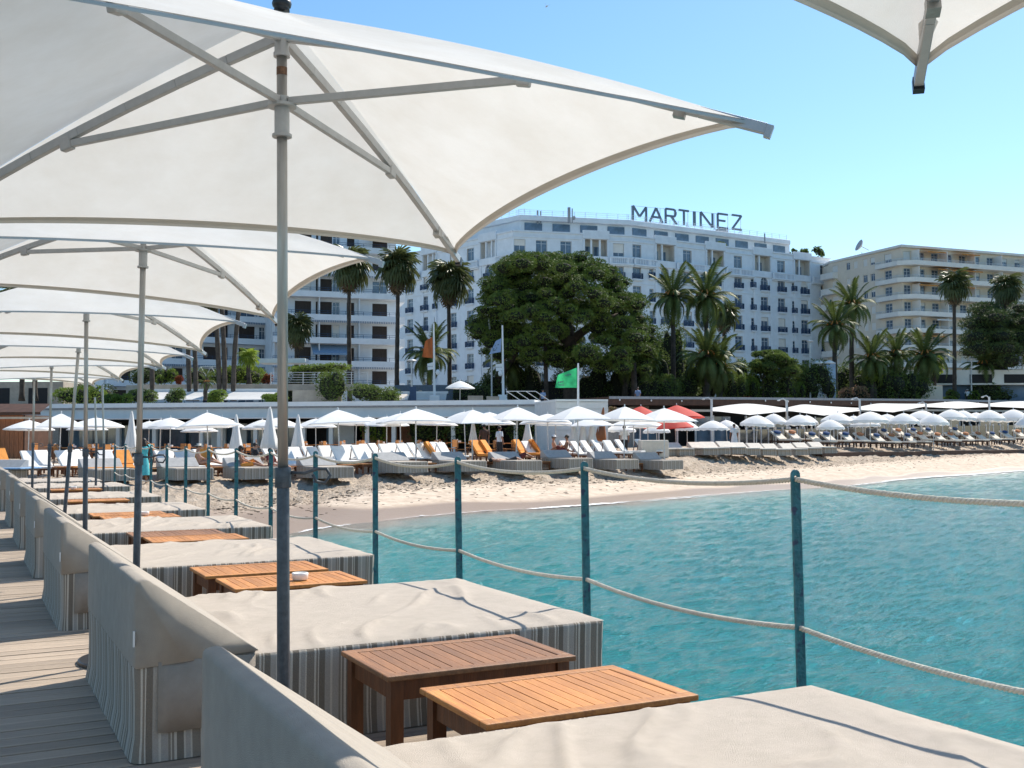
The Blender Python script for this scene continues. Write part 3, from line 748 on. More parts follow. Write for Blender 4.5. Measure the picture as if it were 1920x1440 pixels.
def win_mesh(w_, h, kind):
    """window frame with mullions, origin bottom centre, facing -y"""
    f = MB(); t = .07
    f.box(-w_/2, 0, 0, -w_/2+t, .07, h); f.box(w_/2-t, 0, 0, w_/2, .07, h); f.box(-w_/2+t, 0, 0, w_/2-t, .07, t); f.box(-w_/2+t, 0, h-t, w_/2-t, .07, h)
    if kind != 'narrow': f.box(-.04, -.01, t, .04, .06, h-t)
    f.box(-w_/2+t, -.005, h*.74, w_/2-t, .055, h*.74+.06)
    g = MB(); g.box(-w_/2+t, .03, t, w_/2-t, .05, h-t)
    return f, g
WCACHE = {}
def window(par, loc, rz, w_, h, kind='wide', rail=True, sill=True, open_=0, fm='frame'):
    key = (round(w_, 2), round(h, 2), kind, fm)
    if key not in WCACHE:
        f, g = win_mesh(w_, h, kind)
        fm_ = f.mesh('window', M[fm]); gm_ = g.mesh('pane', M['glass'])
        rl = MB()
        if rail:
            rl.box(-w_/2-.12, -.42, .95, w_/2+.12, -.37, 1.02); rl.box(-w_/2-.12, -.42, .05, w_/2+.12, -.37, .12)
            for q in range(int((w_+.24)/.13)+1): x = -w_/2-.12+q*.13; rl.box(x, -.41, .1, x+.035, -.38, .97)
            for sx in (-1, 1): rl.box(sx*(w_/2+.12)-.02, -.4, .05, sx*(w_/2+.12)+.02, -.02, 1.0)
            for q in range(int(w_/.3)): x = -w_/2+q*.3; rl.box(x, -.40, .3, x+.2, -.385, .7)
        sl = MB(); d = .5 if rail else .15
        sl.box(-w_/2-.18, -d, -.14, w_/2+.18, 0.02, .03)
        if rail: sl.box(-w_/2-.05, -.32, -.30, w_/2+.05, -.01, -.145)
        cu = MB(); cu.box(-w_/2+.07, .10, .07, -w_/2+.07+w_*.30, .12, h-.07); cu.box(w_/2-.07-w_*.22, .10, .07, w_/2-.07, .12, h-.07)
        WCACHE[key] = (fm_, gm_, rl.mesh('railing', M['iron']) if rail else None, sl.mesh('sill', M['hotel']), cu.mesh('curtain', M['curtain']))
    fm_, gm_, rm_, sm_, cm_ = WCACHE[key]
    yoff = Matrix.Rotation(rz, 3, 'Z') @ Vector((0, .22, 0)); yo = Matrix.Rotation(rz, 3, 'Z') @ Vector((0, -.0, 0))
    o = link('window', fm_, par, Vector(loc)+yoff, rz)
    link('pane', gm_, o)
    if random.random() < .75: link('curtain', cm_, o, (0, -.065, 0))
    if kind == 'wide' and random.random() < .30:
        kb = ('bl', round(w_, 2), random.choice((.25, .45, .7)))
        if kb not in WCACHE:
            mb = MB(); mb.box(-w_/2+.07, -.03, h*(1-kb[2]), w_/2-.07, -.01, h-.07); WCACHE[kb] = mb.mesh('roller_blind', M['creamw'])
        link('roller_blind', WCACHE[kb], o)
    if rm_ and rail: link('railing', rm_, o, (0, -.22, 0))
    if sill: link('sill', sm_, o, (0, -.22, 0))
    return o

# ------------------------------------------------------------------ HOTEL
hot = thing('hotel', 'large white hotel with arched windows and a name sign standing on its roof', 'hotel', (0, 0, 0))
hot['label'] = 'large white hotel with blue balcony railings and big letters on its roof'
P0 = W(752, 478, 196); P1 = W(962, 440, 172); P2 = W(1186, 455, 177); P3 = W(1556, 486, 201)
P0.z = P1.z = P2.z = P3.z = 0
FL = [(10.1, 'f2'), (13.8, 'f3'), (17.5, 'f4'), (21.2, 'f5'), (24.9, 'f6')]
ZT = 34.9
def frm(A, rz, s, y=0, z=0):
    return Vector((A.x+math.cos(rz)*s-math.sin(rz)*y, A.y+math.sin(rz)*s+math.cos(rz)*y, z))
def hotel_wing(A, B, cols_, loggia, off=0.0, ext=True):
    L, rz = wing(A, B); ops = []; wins = []
    for px, kind in cols_:
        s = plane_s(px, A, B)
        if s < .8 or s > L-.8: continue
        wd = {'wide': 1.75, 'narrow': .85, 'arch': 1.75, 'top': 1.9}[kind]
        for z, nm in FL:
            h = 2.6 if kind != 'narrow' else 2.3
            ops.append((s-wd/2, s+wd/2, z-1.05, z-1.05+h)); wins.append((s, z-1.05, wd, h, kind))
        z = 28.6
        if kind == 'narrow': ops.append((s-wd/2, s+wd/2, z-.7, z+.9)); wins.append((s, z-.7, wd, 1.6, kind))
        else: ops.append((s-wd/2, s+wd/2, z-1.05, z+1.4)); wins.append((s, z-1.05, wd, 2.45, kind+'5'))
        if kind == 'wide': ops.append((s-.95, s+.95, 31.2, 33.4)); wins.append((s, 31.2, 1.9, 2.2, 'top'))
        if kind != 'narrow': ops.append((s-1.0, s+1.0, 5.2, 8.0)); wins.append((s, 5.2, 2.0, 2.8, 'g'))
    lgs = []
    for px in loggia:
        s = plane_s(px, A, B); lgs.append(s); ops.append((s-1.95, s+1.95, 30.9, 33.9))
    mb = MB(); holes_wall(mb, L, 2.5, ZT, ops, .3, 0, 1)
    wall = obj('wall', mb, [M['hotel'], M['hotel_rev']], hot, frm(A, rz, 0), rz)
    for s, z, wd, h, k in wins:
        rl = k in ('wide', 'arch', 'narrow', 'wide5', 'arch5')
        o = window(hot, frm(A, rz, s, 0, z), rz, wd, h, 'narrow' if k == 'narrow' else 'wide', rail=rl, sill=k != 'g')
        if k == 'arch5':   # corner fillers make the round arch
            mb = MB(); n = 8
            for sx in (-1, 1):
                poly = [(sx*wd/2, .0, h)]
                for q in range(n+1):
                    a = R(90*q/n); poly.append((sx*wd/2*math.cos(a)*1.0, 0, h-wd/2+wd/2*math.sin(a)))
                if sx > 0: poly = poly[::-1]
                mb.prism(poly, (0, -.20, 0))
            obj('arch_corner', mb, M['hotel'], o)
        if k in ('wide', 'arch') and z > 12:
            pass
    # loggias: recess, two columns, two windows, projecting parapet below
    for s in lgs:
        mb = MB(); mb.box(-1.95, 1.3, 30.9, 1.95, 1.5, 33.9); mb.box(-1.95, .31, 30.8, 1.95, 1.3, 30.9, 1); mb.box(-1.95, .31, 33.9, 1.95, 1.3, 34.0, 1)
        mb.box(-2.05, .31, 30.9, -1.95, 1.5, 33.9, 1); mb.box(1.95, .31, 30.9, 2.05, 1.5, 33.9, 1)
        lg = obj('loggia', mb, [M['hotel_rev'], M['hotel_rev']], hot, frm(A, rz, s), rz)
        mb = MB(); mb.box(-.15, 0, 30.9, .15, .3, 33.9); me = mb.mesh('column', M['hotel'])
        for x in (-.75, .75) if off else (-.55,): link('column', me, lg, (x, .05, 0))
        mb = MB(); mb.box(-.55, 1.24, 30.9, .55, 1.3, 32.9); me = mb.mesh('loggia_door', M['glass']); link('loggia_door', me, lg, (-1.1, 0, 0)); link('loggia_door', me, lg, (.6, 0, 0))
        mb = MB(); mb.box(-2.2, -.25, 29.95, 2.2, -.003, 31.1); obj('loggia_parapet', mb, M['hotel'], hot, frm(A, rz, s), rz, bevel=.04)
        mb = MB(); mb.box(-2.3, -.35, 33.95, 2.3, -.003, ZT+.45); obj('loggia_head', mb, M['hotel'], hot, frm(A, rz, s), rz, bevel=.04)
        mb = MB(); mb.box(-2.2, -.22, 4, -1.75, -.003, 29.9); mb.box(1.75, -.22, 4, 2.2, -.003, 29.9); mb.box(-2.2, -.24, 31.15, -1.95, -.003, 33.9); mb.box(1.95, -.24, 31.15, 2.2, -.003, 33.9)
        obj('pilaster', mb, M['hotel'], hot, frm(A, rz, s), rz)
    # balustrades with balusters between loggias
    edges = [0]+[v for s in sorted(lgs) for v in (s-2.25, s+2.25)]+[L]
    for a, b in zip(edges[::2], edges[1::2]):
        if b-a < 1: continue
        mb = MB(); mb.box(a, -.62, 30.85, b, -.40, 31.05); mb.box(a, -.70, 29.75, b, -.003, 30.0)
        mb.box(a, -.45, 29.55, b, -.003, 29.745)
        obj('balustrade_rail', mb, M['hotel'], hot, frm(A, rz, 0), rz)
        mb = MB(); n = int((b-a)/.34)
        for q in range(n):
            if q % 9 == 0: mb.box(a+q*.34-.05, -.60, 30.0, a+q*.34+.33, -.42, 30.85)
            else: mb.box(a+q*.34+.06, -.58, 30.0, a+q*.34+.22, -.44, 30.85)
        obj('balusters', mb, M['hotel'], hot, frm(A, rz, 0), rz)['kind'] = 'stuff'
        mb = MB(); mb.box(a, -.16, 33.75, b, -.003, 34.0); mb.box(a, -.22, ZT-.25, b, .2, ZT); obj('cornice', mb, M['hotel'], hot, frm(A, rz, 0), rz)
    mb = MB(); mb.box(0, -.25, 8.35, L, -.003, 8.75); mb.box(0, -.12, 4.3, L, -.003, 4.8); mb.box(0, -.10, 26.75, L, -.003, 26.9); obj('string_course', mb, M['hotel'], hot, frm(A, rz, 0), rz)
    return L, rz
cw = [(1195, 'wide'), (1222, 'narrow'), (1248, 'arch'), (1290, 'wide'), (1318, 'narrow'), (1343, 'arch'), (1385, 'wide'), (1412, 'narrow'), (1434, 'arch'), (1466, 'wide'), (1489, 'narrow'), (1509, 'arch'), (1546, 'wide')]
hotel_wing(P2, P3, cw, (1248, 1342, 1430, 1505))
hotel_wing(P1, P2, [(975, 'wide'), (1016, 'wide'), (1062, 'wide'), (1090, 'narrow'), (1118, 'arch'), (1161, 'wide')], (1118,), 1)
hotel_wing(P0, P1, [(769, 'wide'), (797, 'arch'), (817, 'narrow'), (850, 'wide'), (882, 'wide'), (916, 'arch'), (944, 'narrow')], (806, 916), 1)
# block volume, right return wall and attic
def inner(A, d): 
    return A+fwh*d
mb = MB()
poly = [P0, P1, P2, P3]; back = [P3+Vector((10, 24, 0)), P0+Vector((4, 40, 0))]
allp = [Vector((p.x, p.y, 0))+fwh*1.7 for p in poly]+back
mb.prism([(p.x, p.y, 2.0) for p in allp], (0, 0, ZT-2.4)); obj('core', mb, M['hotel'], hot)
def slab_poly(pts, z0, z1, name, m, inset):
    q = []
    for p in pts: q.append(p+fwh*inset)
    mb = MB(); mb.prism([(p.x, p.y, z0) for p in q+back], (0, 0, z1-z0)); return obj(name, mb, m, hot)
L3, rz3 = wing(P2, P3); PE = P2+(P3-P2)*.80
att_pts = [P0+(P1-P0)*.25, P1+(P2-P1)*.06, P2, PE]
def attic():
    q = [p+fwh*3.2 for p in att_pts]; b = [PE+fwh*18, att_pts[0]+fwh*22]
    mb = MB(); mb.prism([(p.x, p.y, ZT-.5) for p in q+b], (0, 0, 2.7)); obj('attic', mb, M['hotel'], hot)
    q = [p+fwh*2.4 for p in att_pts]
    mb = MB(); mb.prism([(p.x, p.y, ZT+2.2) for p in q+b], (0, 0, .9)); obj('attic_cornice', mb, M['hotel'], hot, bevel=.15)
    for a, b_ in zip(q, q[1:]):
        L, rz = wing(a, b_); n = int(L/4.6)
        mb = MB(); mb.box(-1.5, .6, ZT+.1, 1.5, .78, ZT+1.9); me = mb.mesh('terrace_door', M['glass'])
        for k in range(n): link('terrace_door', me, hot, frm(a, rz, (k+.5)*L/n), rz)
        mb = MB(); nn = int(L/1.8)
        for k in range(nn+1): s = k*L/nn; mb.box(s-.03, 1.0, ZT+3.1, s+.03, 1.06, ZT+4.2)
        for z in (3.5, 3.85, 4.15): mb.box(0, 1.01, ZT+z, L, 1.05, ZT+z+.04)
        obj('roof_railing', mb, M['frame'], hot, frm(a, rz, 0), rz)
attic()
# right end wall
L, rz = wing(P3, P3+Vector((10, 24, 0))); mb = MB(); holes_wall(mb, L, 2.5, ZT, [(4, 5.6, z-1, z+1.4) for z, _ in FL+[(28.6, '')]], .3); obj('side_wall', mb, M['hotel'], hot, P3, rz)
# roof clutter
def ant(px, y0, y1, d, r, nm='antenna_mast'):
    a = W(px, y0, d); b = W(px, y1, d); mb = MB(); mb.tube([(0, 0, 0), (0, 0, a.z-b.z)], r, 8); obj(nm, mb, M['roofgrey'], hot, (b.x, b.y, b.z))
for a in ((1008, 395, 420, 176, .16), (1014, 396, 420, 176, .12), (1067, 389, 418, 176, .26), (1073, 391, 418, 176, .10), (975, 408, 428, 176, .22), (1434, 438, 456, 190, .12)): ant(*a)
for px, py, d, s in ((1078, 409, 176, .38),):
    p = W(px, py, d); mb = MB(); mb.lathe([(0, 0), (s*.7, .1), (s, .22)], 14); obj('satellite_dish', mb, M['roofgrey'], hot, p, rot=(R(-70), 0, R(20)))
for px, py, d, sx, sz in ((1157, 424, 184, 1.6, 1.0), (1118, 421, 182, 1.2, .5), (1352, 437, 196, 1.1, 1.1)):
    p = W(px, py, d); mb = MB(); mb.box(-sx, -.8, -sz, sx, .8, sz*.4); mb.box(-sx*.7, -.7, sz*.4, sx*.8, .7, sz*.7); obj('roof_vent_unit', mb, M['roofgrey'], hot, p, bevel=.08)

# name sign on the roof
sgn = thing('rooftop_sign', 'big grey letters spelling MARTINEZ on a lattice frame above the white hotel', 'sign', W(1187, 414, 186))
sgn['label'] = 'large grey block letters standing in a row on a lattice frame on the hotel roof'
SA, SB = W(1187, 414, 186), W(1393, 431, 199)
Ls, rzs = wing(SA, SB); sgn.rotation_euler = (0, 0, rzs)
def zs(px, py):
    s = plane_s(px, SA, SB); u = (SB-SA); u.z = 0; u.normalize(); p = SA+u*s; return W(px, py, Vector((p.x, p.y, 0)).dot(fwh)).z-SA.z, s
LT = {'M': [((0, 0), (0, 1)), ((0, 1), (.5, .3)), ((.5, .3), (1, 1)), ((1, 1), (1, 0))], 'A': [((0, 0), (.5, 1)), ((.5, 1), (1, 0)), ((.2, .36), (.8, .36))],
      'R': [((0, 0), (0, 1)), ((0, 1), (.8, 1)), ((.8, 1), (.92, .85)), ((.92, .85), (.92, .68)), ((.92, .68), (.8, .52)), ((.8, .52), (0, .52)), ((.45, .52), (1, 0))],
      'T': [((0, 1), (1, 1)), ((.5, 1), (.5, 0))], 'I': [((.5, 0), (.5, 1))], 'N': [((0, 0), (0, 1)), ((0, 1), (1, 0)), ((1, 0), (1, 1))],
      'E': [((0, 0), (0, 1)), ((0, 1), (1, 1)), ((0, .52), (.75, .52)), ((0, 0), (1, 0))], 'Z': [((0, 1), (1, 1)), ((1, 1), (0, 0)), ((0, 0), (1, 0))]}
BX = [('M', 1188.5, 1213), ('A', 1220, 1244), ('R', 1250, 1270), ('T', 1275, 1293.5), ('I', 1301, 1307), ('N', 1316, 1338), ('E', 1348, 1366.5), ('Z', 1375, 1392.5)]
for ch, a, b in BX:
    t_ = (a-1188)/204; yt, yb = lerp(385.5, 404.5, t_), lerp(413, 430.5, t_)
    zb_, s0 = zs(a, yb); zt_, _ = zs(a, yt); _, s1 = zs(b, yb); hh = zt_-zb_
    mb = MB()
    for k, ((x0, y0), (x1, y1)) in enumerate(LT[ch]):
        mb.bar((x0*(s1-s0), -.02*k, y0*hh), (x1*(s1-s0), -.02*k, y1*hh), .36 if ch != 'I' else .55, .24, up=(0, 1, 0))
    obj('letter', mb, M['signgrey'], sgn, (s0, 0, zb_))
mb = MB(); zb0, s0 = zs(1187, 413); zt0, _ = zs(1187, 385); zb1, s1 = zs(1393, 431); zt1, _ = zs(1393, 404.5); zr = -2.6
for k in range(9):
    s = lerp(s0, s1, k/8); a = lerp(zb0, zb1, k/8); b = lerp(zt0, zt1, k/8); mb.bar((s, .25, zr), (s, .25, b), .07); mb.bar((s, 1.6, zr), (s, .3, a+.6), .06)
    if k < 8:
        s2 = lerp(s0, s1, (k+1)/8); mb.bar((s, .3, zr+.3), (s2, .3, a), .05); mb.bar((s, .3, a), (s2, .3, zr+.3), .05); 
for z0, z1 in ((zt0, zt1), (zb0, zb1), (zb0-.8, zb1-.8), (zb0-1.5, zb1-1.5)): mb.bar((s0, .28, z0), (s1, .28, z1), .06)
obj('lattice_frame', mb, M['frame'], sgn)
# terrace plants on the roof edge
# ------------------------------------------------------------------ LEFT APARTMENT BLOCK
apt = thing('apartment_block', 'white apartment block with long balconies and dark brown shutters on the left', 'apartments', (0, 0, 0))
apt['label'] = 'white apartment block with long balconies and dark brown shutters, left of the hotel'
A0 = W(510, 560, 130); A1 = W(742, 560, 135); A0.z = A1.z = 0
B0 = W(200, 560, 128); B1 = W(506, 560, 139); B0.z = B1.z = 0
def apt_wing(A, B, levels, ops_px, blue, bal_from=0, side=True):
    L, rz = wing(A, B); ops = []; wl = []
    for lz in levels:
        for px, wd, kind in ops_px:
            s = plane_s(px, A, B)
            if .5 < s < L-.5: ops.append((s-wd/2, s+wd/2, lz+.05, lz+2.25)); wl.append((s, lz+.05, wd, kind))
    mb = MB(); holes_wall(mb, L, 2, levels[-1]+3.0, ops, .22); obj('wall', mb, M['apart'], apt, A, rz)
    mb = MB(); mb.box(0, .9, 2, L, 12, levels[-1]+2.9); obj('core', mb, M['apart'], apt, A, rz)
    for s, z, wd, kind in wl:
        if kind == 's' and random.random() < .85:
            mb = MB(); mb.box(-wd/2, 0, 0, wd/2, .05, 2.2)
            for q in range(14): mb.box(-wd/2, -.015, q*.155+.02, wd/2, 0, q*.155+.10)
            key = ('sh', round(wd, 2))
            if key not in WCACHE: WCACHE[key] = mb.mesh('shutter', M['brown'])
            link('shutter', WCACHE[key], apt, frm(A, rz, s, .14, z), rz)
        else: window(apt, frm(A, rz, s, -.1, z), rz, wd, 2.2, 'wide', rail=False, sill=False)
    for i, lz in enumerate(levels):
        mb = MB(); mb.box(bal_from, -1.5, lz-.20, L, -.003, lz); mb.box(bal_from, -1.5, lz+.002, L, -1.38, lz+.52)
        b = obj('balcony', mb, M['apart'], apt, A, rz)
        mb = MB()
        for z in (.72, .95): mb.box(bal_from, -1.46, lz+z, L, -1.42, lz+z+.035)
        n = int((L-bal_from)/1.1)
        for k in range(n+1): x = bal_from+(L-bal_from)*k/n; mb.box(x-.02, -1.455, lz+.52, x+.02, -1.425, lz+.96)
        obj('balcony_rail', mb, M['iron'], b)
        if i % 2 == 0:
            mb = MB()
            nb = int((L-bal_from)/.22)
            for k in range(nb): x = bal_from+k*.22; mb.box(x, -1.50, lz-.46, x+.11, -1.48, lz-.2)
            obj('awning_fringe', mb, M['blueawn'], b)
    for s_ in [L*.0+.1, L*.36, L*.68]:
        mb = MB(); mb.box(s_, -1.35, 3, s_+.1, -.05, levels[-1]+2.8); obj('divider', mb, M['apart'], apt, A, rz)
LV = [10.25-2.85*2, 10.25-2.85, 10.25, 13.1, 15.95, 18.8, 21.65, 24.5]
apt_wing(A0, A1, LV, [(568, 2.0, 's'), (607, 2.0, 's'), (630, .9, 'w'), (657, .95, 's'), (712, 1.9, 's')], True)
apt_wing(B0, B1, [q+.35 for q in LV], [(230, 2, 's'), (280, 2, 's'), (330, 1.8, 's'), (396, 1.9, 's'), (420, 1, 's'), (463, 2.1, 's'), (492, .9, 'w')], True)
L, rz = wing(A1, A1+Vector((3, 12, 0)))
mb = MB(); mb.box(0, 0, 2, 12, .3, 27); obj('side_wall', mb, M['apart'], apt, A1, rz)
mb = MB()
for i, lz in enumerate(LV): mb.box(1, -1.3, lz-.2, 7, -.003, lz+.8)
obj('side_balcony', mb, M['apart'], apt, A1+Vector((.02, .02, 0)), rz)
# lowered blue awning
a = A0; L, rz = wing(A0, A1); s0, s1 = plane_s(583, A0, A1), plane_s(652, A0, A1)
mb = MB(); mb.add([(s0, -.05, 12.85), (s1, -.05, 12.85), (s1, -1.75, 11.7), (s0, -1.75, 11.7)], [(0, 1, 2, 3)]); mb.add([(s0, -1.75, 11.7), (s1, -1.75, 11.7), (s1, -1.78, 11.45), (s0, -1.78, 11.45)], [(0, 1, 2, 3)])
obj('lowered_awning', mb, M['blueawn'], apt, A0, rz)
s0, s1 = plane_s(690, A0, A1), plane_s(735, A0, A1)
mb = MB(); mb.add([(s0, -.05, 27.2), (s1, -.05, 27.2), (s1, -1.75, 25.9), (s0, -1.75, 25.9)], [(0, 1, 2, 3)]); obj('lowered_awning', mb, M['blueawn'], apt, A0, rz)

# ------------------------------------------------------------------ RIGHT APARTMENT BLOCK
rb = thing('apartment_block', 'cream apartment block with wraparound balconies to the right of the hotel', 'apartments', (0, 0, 0))
C0 = W(1553, 482, 196); C1 = W(1690, 455, 179); C2 = W(2060, 480, 196)
C0.z = C1.z = C2.z = 0; ZR = 33.4; LR = [ZR-3.2-2.86*k for k in range(10)]
def rb_wing(A, B, pxs, front):
    L, rz = wing(A, B); ops = []; wl = []
    for k, lz in enumerate(LR):
        for px, wd, kind in pxs:
            s = plane_s(px, A, B)
            if not .4 < s < L-.4: continue
            h0, h = (.05, 2.2) if kind in 'dD' else (.95, 1.3)
            ops.append((s-wd/2, s+wd/2, lz+h0, lz+h0+h)); wl.append((s, lz+h0, wd, h, kind))
    mb = MB(); holes_wall(mb, L, 2, ZR-.35, ops, .25); obj('wall', mb, M['cream'], rb, A, rz)
    for s, z, wd, h, kind in wl:
        if kind == 'w' and random.random() < .62:
            key = ('cs', wd, h)
            if key not in WCACHE:
                mb = MB(); mb.box(-wd/2, 0, 0, wd/2, .05, h)
                for q in range(int(h/.13)): mb.box(-wd/2, -.012, q*.13+.01, wd/2, 0, q*.13+.08)
                WCACHE[key] = mb.mesh('shutter', M['creamw'])
            link('shutter', WCACHE[key], rb, frm(A, rz, s, .12, z), rz)
        else: window(rb, frm(A, rz, s, -.08, z), rz, wd, h, 'wide', rail=False, sill=False)
    return L, rz
Lf, rzf = rb_wing(C1, C2, [(1703+26*k, 1.5, 'd') for k in range(13)], True)
Ll, rzl = rb_wing(C0, C1, [(1567, 1.6, 'w'), (1592, 1.0, 'w'), (1606, 1.0, 'w'), (1624, 1.1, 'w'), (1638, 1.1, 'w'), (1667, 1.7, 'd')], False)
mb = MB(); pts = [C0, C1, C2]; q = [p+fwh*1.2 for p in pts]+[C2+fwh*16, C0+fwh*16]
mb.prism([(p.x, p.y, 2) for p in q], (0, 0, ZR-2.5)); obj('core', mb, M['cream'], rb)
q = [C0-fwh*.3, C1-fwh*.8-rr*.3, C2-fwh*.8, C2+fwh*16, C0+fwh*16]
mb = MB(); mb.prism([(p.x, p.y, ZR-.34) for p in q], (0, 0, .42)); obj('roof_slab', mb, M['creamw'], rb, bevel=.05)
ul = (C1-C0).normalized(); uf = (C2-C1).normalized(); nl = Vector((math.sin(rzl), -math.cos(rzl), 0)); nf = Vector((math.sin(rzf), -math.cos(rzf), 0))
sb_ = plane_s(1651, C0, C1)
for k, lz in enumerate(LR):
    w_ = 1.9
    S = C0+ul*sb_; o1 = S; o2 = S+nl*w_*.55; o3 = C1+nl*w_*.55; o4 = C1+nf*w_+uf*1.2; o5 = C2+nf*w_; o6 = C2
    poly = [o1, o2, o3, o4, o5, o6, C1]
    mb = MB(); mb.prism([(p.x, p.y, lz-.22) for p in poly], (0, 0, .22)); b = obj('balcony', mb, M['creamw'], rb)
    for a, c in ((o1, o2), (o2, o3), (o3, o4), (o4, o5)):
        L, rz = wing(a, c); mb = MB(); mb.box(0, 0, .003, L, .12, .55); 
        obj('parapet', mb, M['creamw'], b, (a.x, a.y, lz), rz)
        mb = MB(); mb.box(0, .03, .88, L, .08, .93); mb.box(0, .03, .70, L, .06, .73)
        for q_ in range(max(1, int(L/1.2))): mb.box(q_*1.2+.1, .03, .55, q_*1.2+.14, .07, .9)
        obj('railing', mb, M['frame'], b, (a.x, a.y, lz), rz)
    if True:
        mb = MB(); mb.box(0, -w_+.02, .003, .10, -.05, 2.4); dvm = mb.mesh('divider', M['creamw'])
        for q_ in range(5): link('divider', dvm, b, frm(Vector((C1.x, C1.y, lz)), rzf, 2+q_*6.1, 0, lz), rzf)
    if k in (0, 2, 4, 5) or random.random() < .3:
        for s0 in (random.uniform(1, 6), random.uniform(9, 16)):
            ln = random.uniform(3.5, 5.5); mb = MB()
            mb.add([(s0, -.1, 2.5), (s0+ln, -.1, 2.5), (s0+ln, -w_-.3, 2.15), (s0, -w_-.3, 2.15), (s0+ln, -w_-.3, 1.93), (s0, -w_-.3, 1.93)], [(0, 1, 2, 3), (3, 2, 4, 5)])
            obj('awning', mb, M['orangeawn'] if k != 4 else M['awning'], b, (C1.x, C1.y, lz), rzf)
    # small end balconies on the left flank
    S = C0+ul*plane_s(1560, C0, C1); mb = MB(); mb.box(-1.6, -1.2, -.2, 1.8, -.003, .9); obj('end_balcony', mb, M['creamw'], rb, (S.x, S.y, lz), rzl)
p = W(1615, 462, 196)
mb = MB(); mb.lathe([(0, 0), (.6, .12), (1.0, .35), (1.15, .55)], 18); mb.tube([(0, 0, 0), (0, 0, -1.6)], .08, 6); obj('satellite_dish', mb, M['roofgrey'], rb, p, rot=(R(-65), 0, R(70)))
mb = MB(); mb.tube([(0, 0, 0), (0, 0, 2.0)], .07, 6); obj('dish_mast', mb, M['roofgrey'], rb, (p.x+.1, p.y, ZR-.2))

# ================================================================== VEGETATION
def leafmat(name, c1, c2, trans=.3, rough=.6, vs=.9):
    m = mat(name, c1, rough, .1, vs, col2=c2, trans=trans, spec=.35); return m
M['pine'] = leafmat('pine_needles', (.19, .25, .04), (.06, .10, .018), .10)
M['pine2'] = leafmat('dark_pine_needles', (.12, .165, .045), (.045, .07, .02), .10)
M['frond'] = leafmat('date_palm_frond', (.12, .155, .04), (.05, .075, .02), .26)
M['fan'] = leafmat('fan_palm_leaf', (.13, .145, .05), (.05, .065, .024), .25, .4)
M['fresh'] = leafmat('fresh_green_leaf', (.30, .38, .05), (.13, .20, .03), .45)
M['bush'] = leafmat('shrub_leaf', (.18, .24, .055), (.07, .11, .028), .35)
M['bushl'] = leafmat('light_shrub_leaf', (.24, .32, .05), (.09, .15, .03), .4)
M['redleaf'] = leafmat('rust_red_flowers', (.36, .09, .04), (.14, .05, .02), .2)
M['pinkfl'] = leafmat('pink_flowers', (.50, .24, .18), (.12, .17, .04), .2, vs=3)
M['bark'] = mat('palm_bark', (.075, .06, .048), .95, .3, 2.5, .6, 14)
M['barkd'] = mat('pine_bark', (.085, .06, .045), .95, .3, 2, .8, 8)
M['deadleaf'] = mat('dead_palm_skirt', (.20, .14, .08), .9, .3, 2)
M['date'] = mat('orange_date_stalks', (.55, .22, .05), .7, .2, 3)

def tufts(mb, lobes, n, size, up=.3, tri=2):
    """leaf sized faces spread through ellipsoid lobes (cx,cy,cz,rx,ry,rz)"""
    wt = [l[3]*l[4]+l[5]*l[3] for l in lobes]
    tot = sum(wt); vs = []; fs = []
    for l, w_ in zip(lobes, wt):
        for _ in range(int(n*w_/tot)+1):
            while True:
                d = Vector((random.gauss(0, 1), random.gauss(0, 1), random.gauss(0, 1)))
                if d.length > .1: break
            d.normalize()
            if d.z < -.35 and random.random() < .6: d.z = -d.z
            r = 1-abs(random.gauss(0, .13)) if random.random() < .9 else random.uniform(.3, .9)
            nn = 1+.16*noise.noise(Vector((d.x*2.2+l[0], d.y*2.2+l[1], d.z*2.2+l[2])))
            p = Vector((l[0]+d.x*l[3]*r*nn, l[1]+d.y*l[4]*r*nn, l[2]+d.z*l[5]*r*nn))
            for _t in range(tri):
                a = Vector((random.gauss(0, 1), random.gauss(0, 1), random.gauss(0, .8))).normalized(); a = (a+d*.8).normalized()
                b = a.cross(Vector((random.gauss(0, 1), random.gauss(0, 1), random.gauss(0, 1)))).normalized()
                s = size*random.uniform(.6, 1.35); k = len(vs)
                vs += [p-a*s*.3+b*s*.28, p-a*s*.3-b*s*.28, p+a*s*.75]; fs.append((k, k+1, k+2))
    mb.add(vs, fs)
def blob(mb, l, k=.80, n=12):
    b = MB(); b.ball((0, 0, 0), 1, 1, 1, n, n-4)
    vs = []
    for v in b.v:
        v = Vector(v); q = k*(1+.22*noise.noise(v*2.3+Vector(l[:3])*.4)); vs.append((l[0]+v.x*l[3]*q, l[1]+v.y*l[4]*q, l[2]+v.z*l[5]*q))
    mb.add(vs, b.f)
M['core'] = mat('light_blocker_dark', (.018, .022, .010), .95, .2, 3)  # dark solid blobs added inside the crowns to block light
def crown_from(lobes, n, size, m, parent, name='crown', core=True, tri=2):
    mb = MB(); tufts(mb, lobes, n, size, tri=tri); o = obj(name, mb, m, parent)
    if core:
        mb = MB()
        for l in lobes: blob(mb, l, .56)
        c = obj('light_blocker', mb, M['core'], o, sm=True); c['kind'] = 'stuff'
    return o

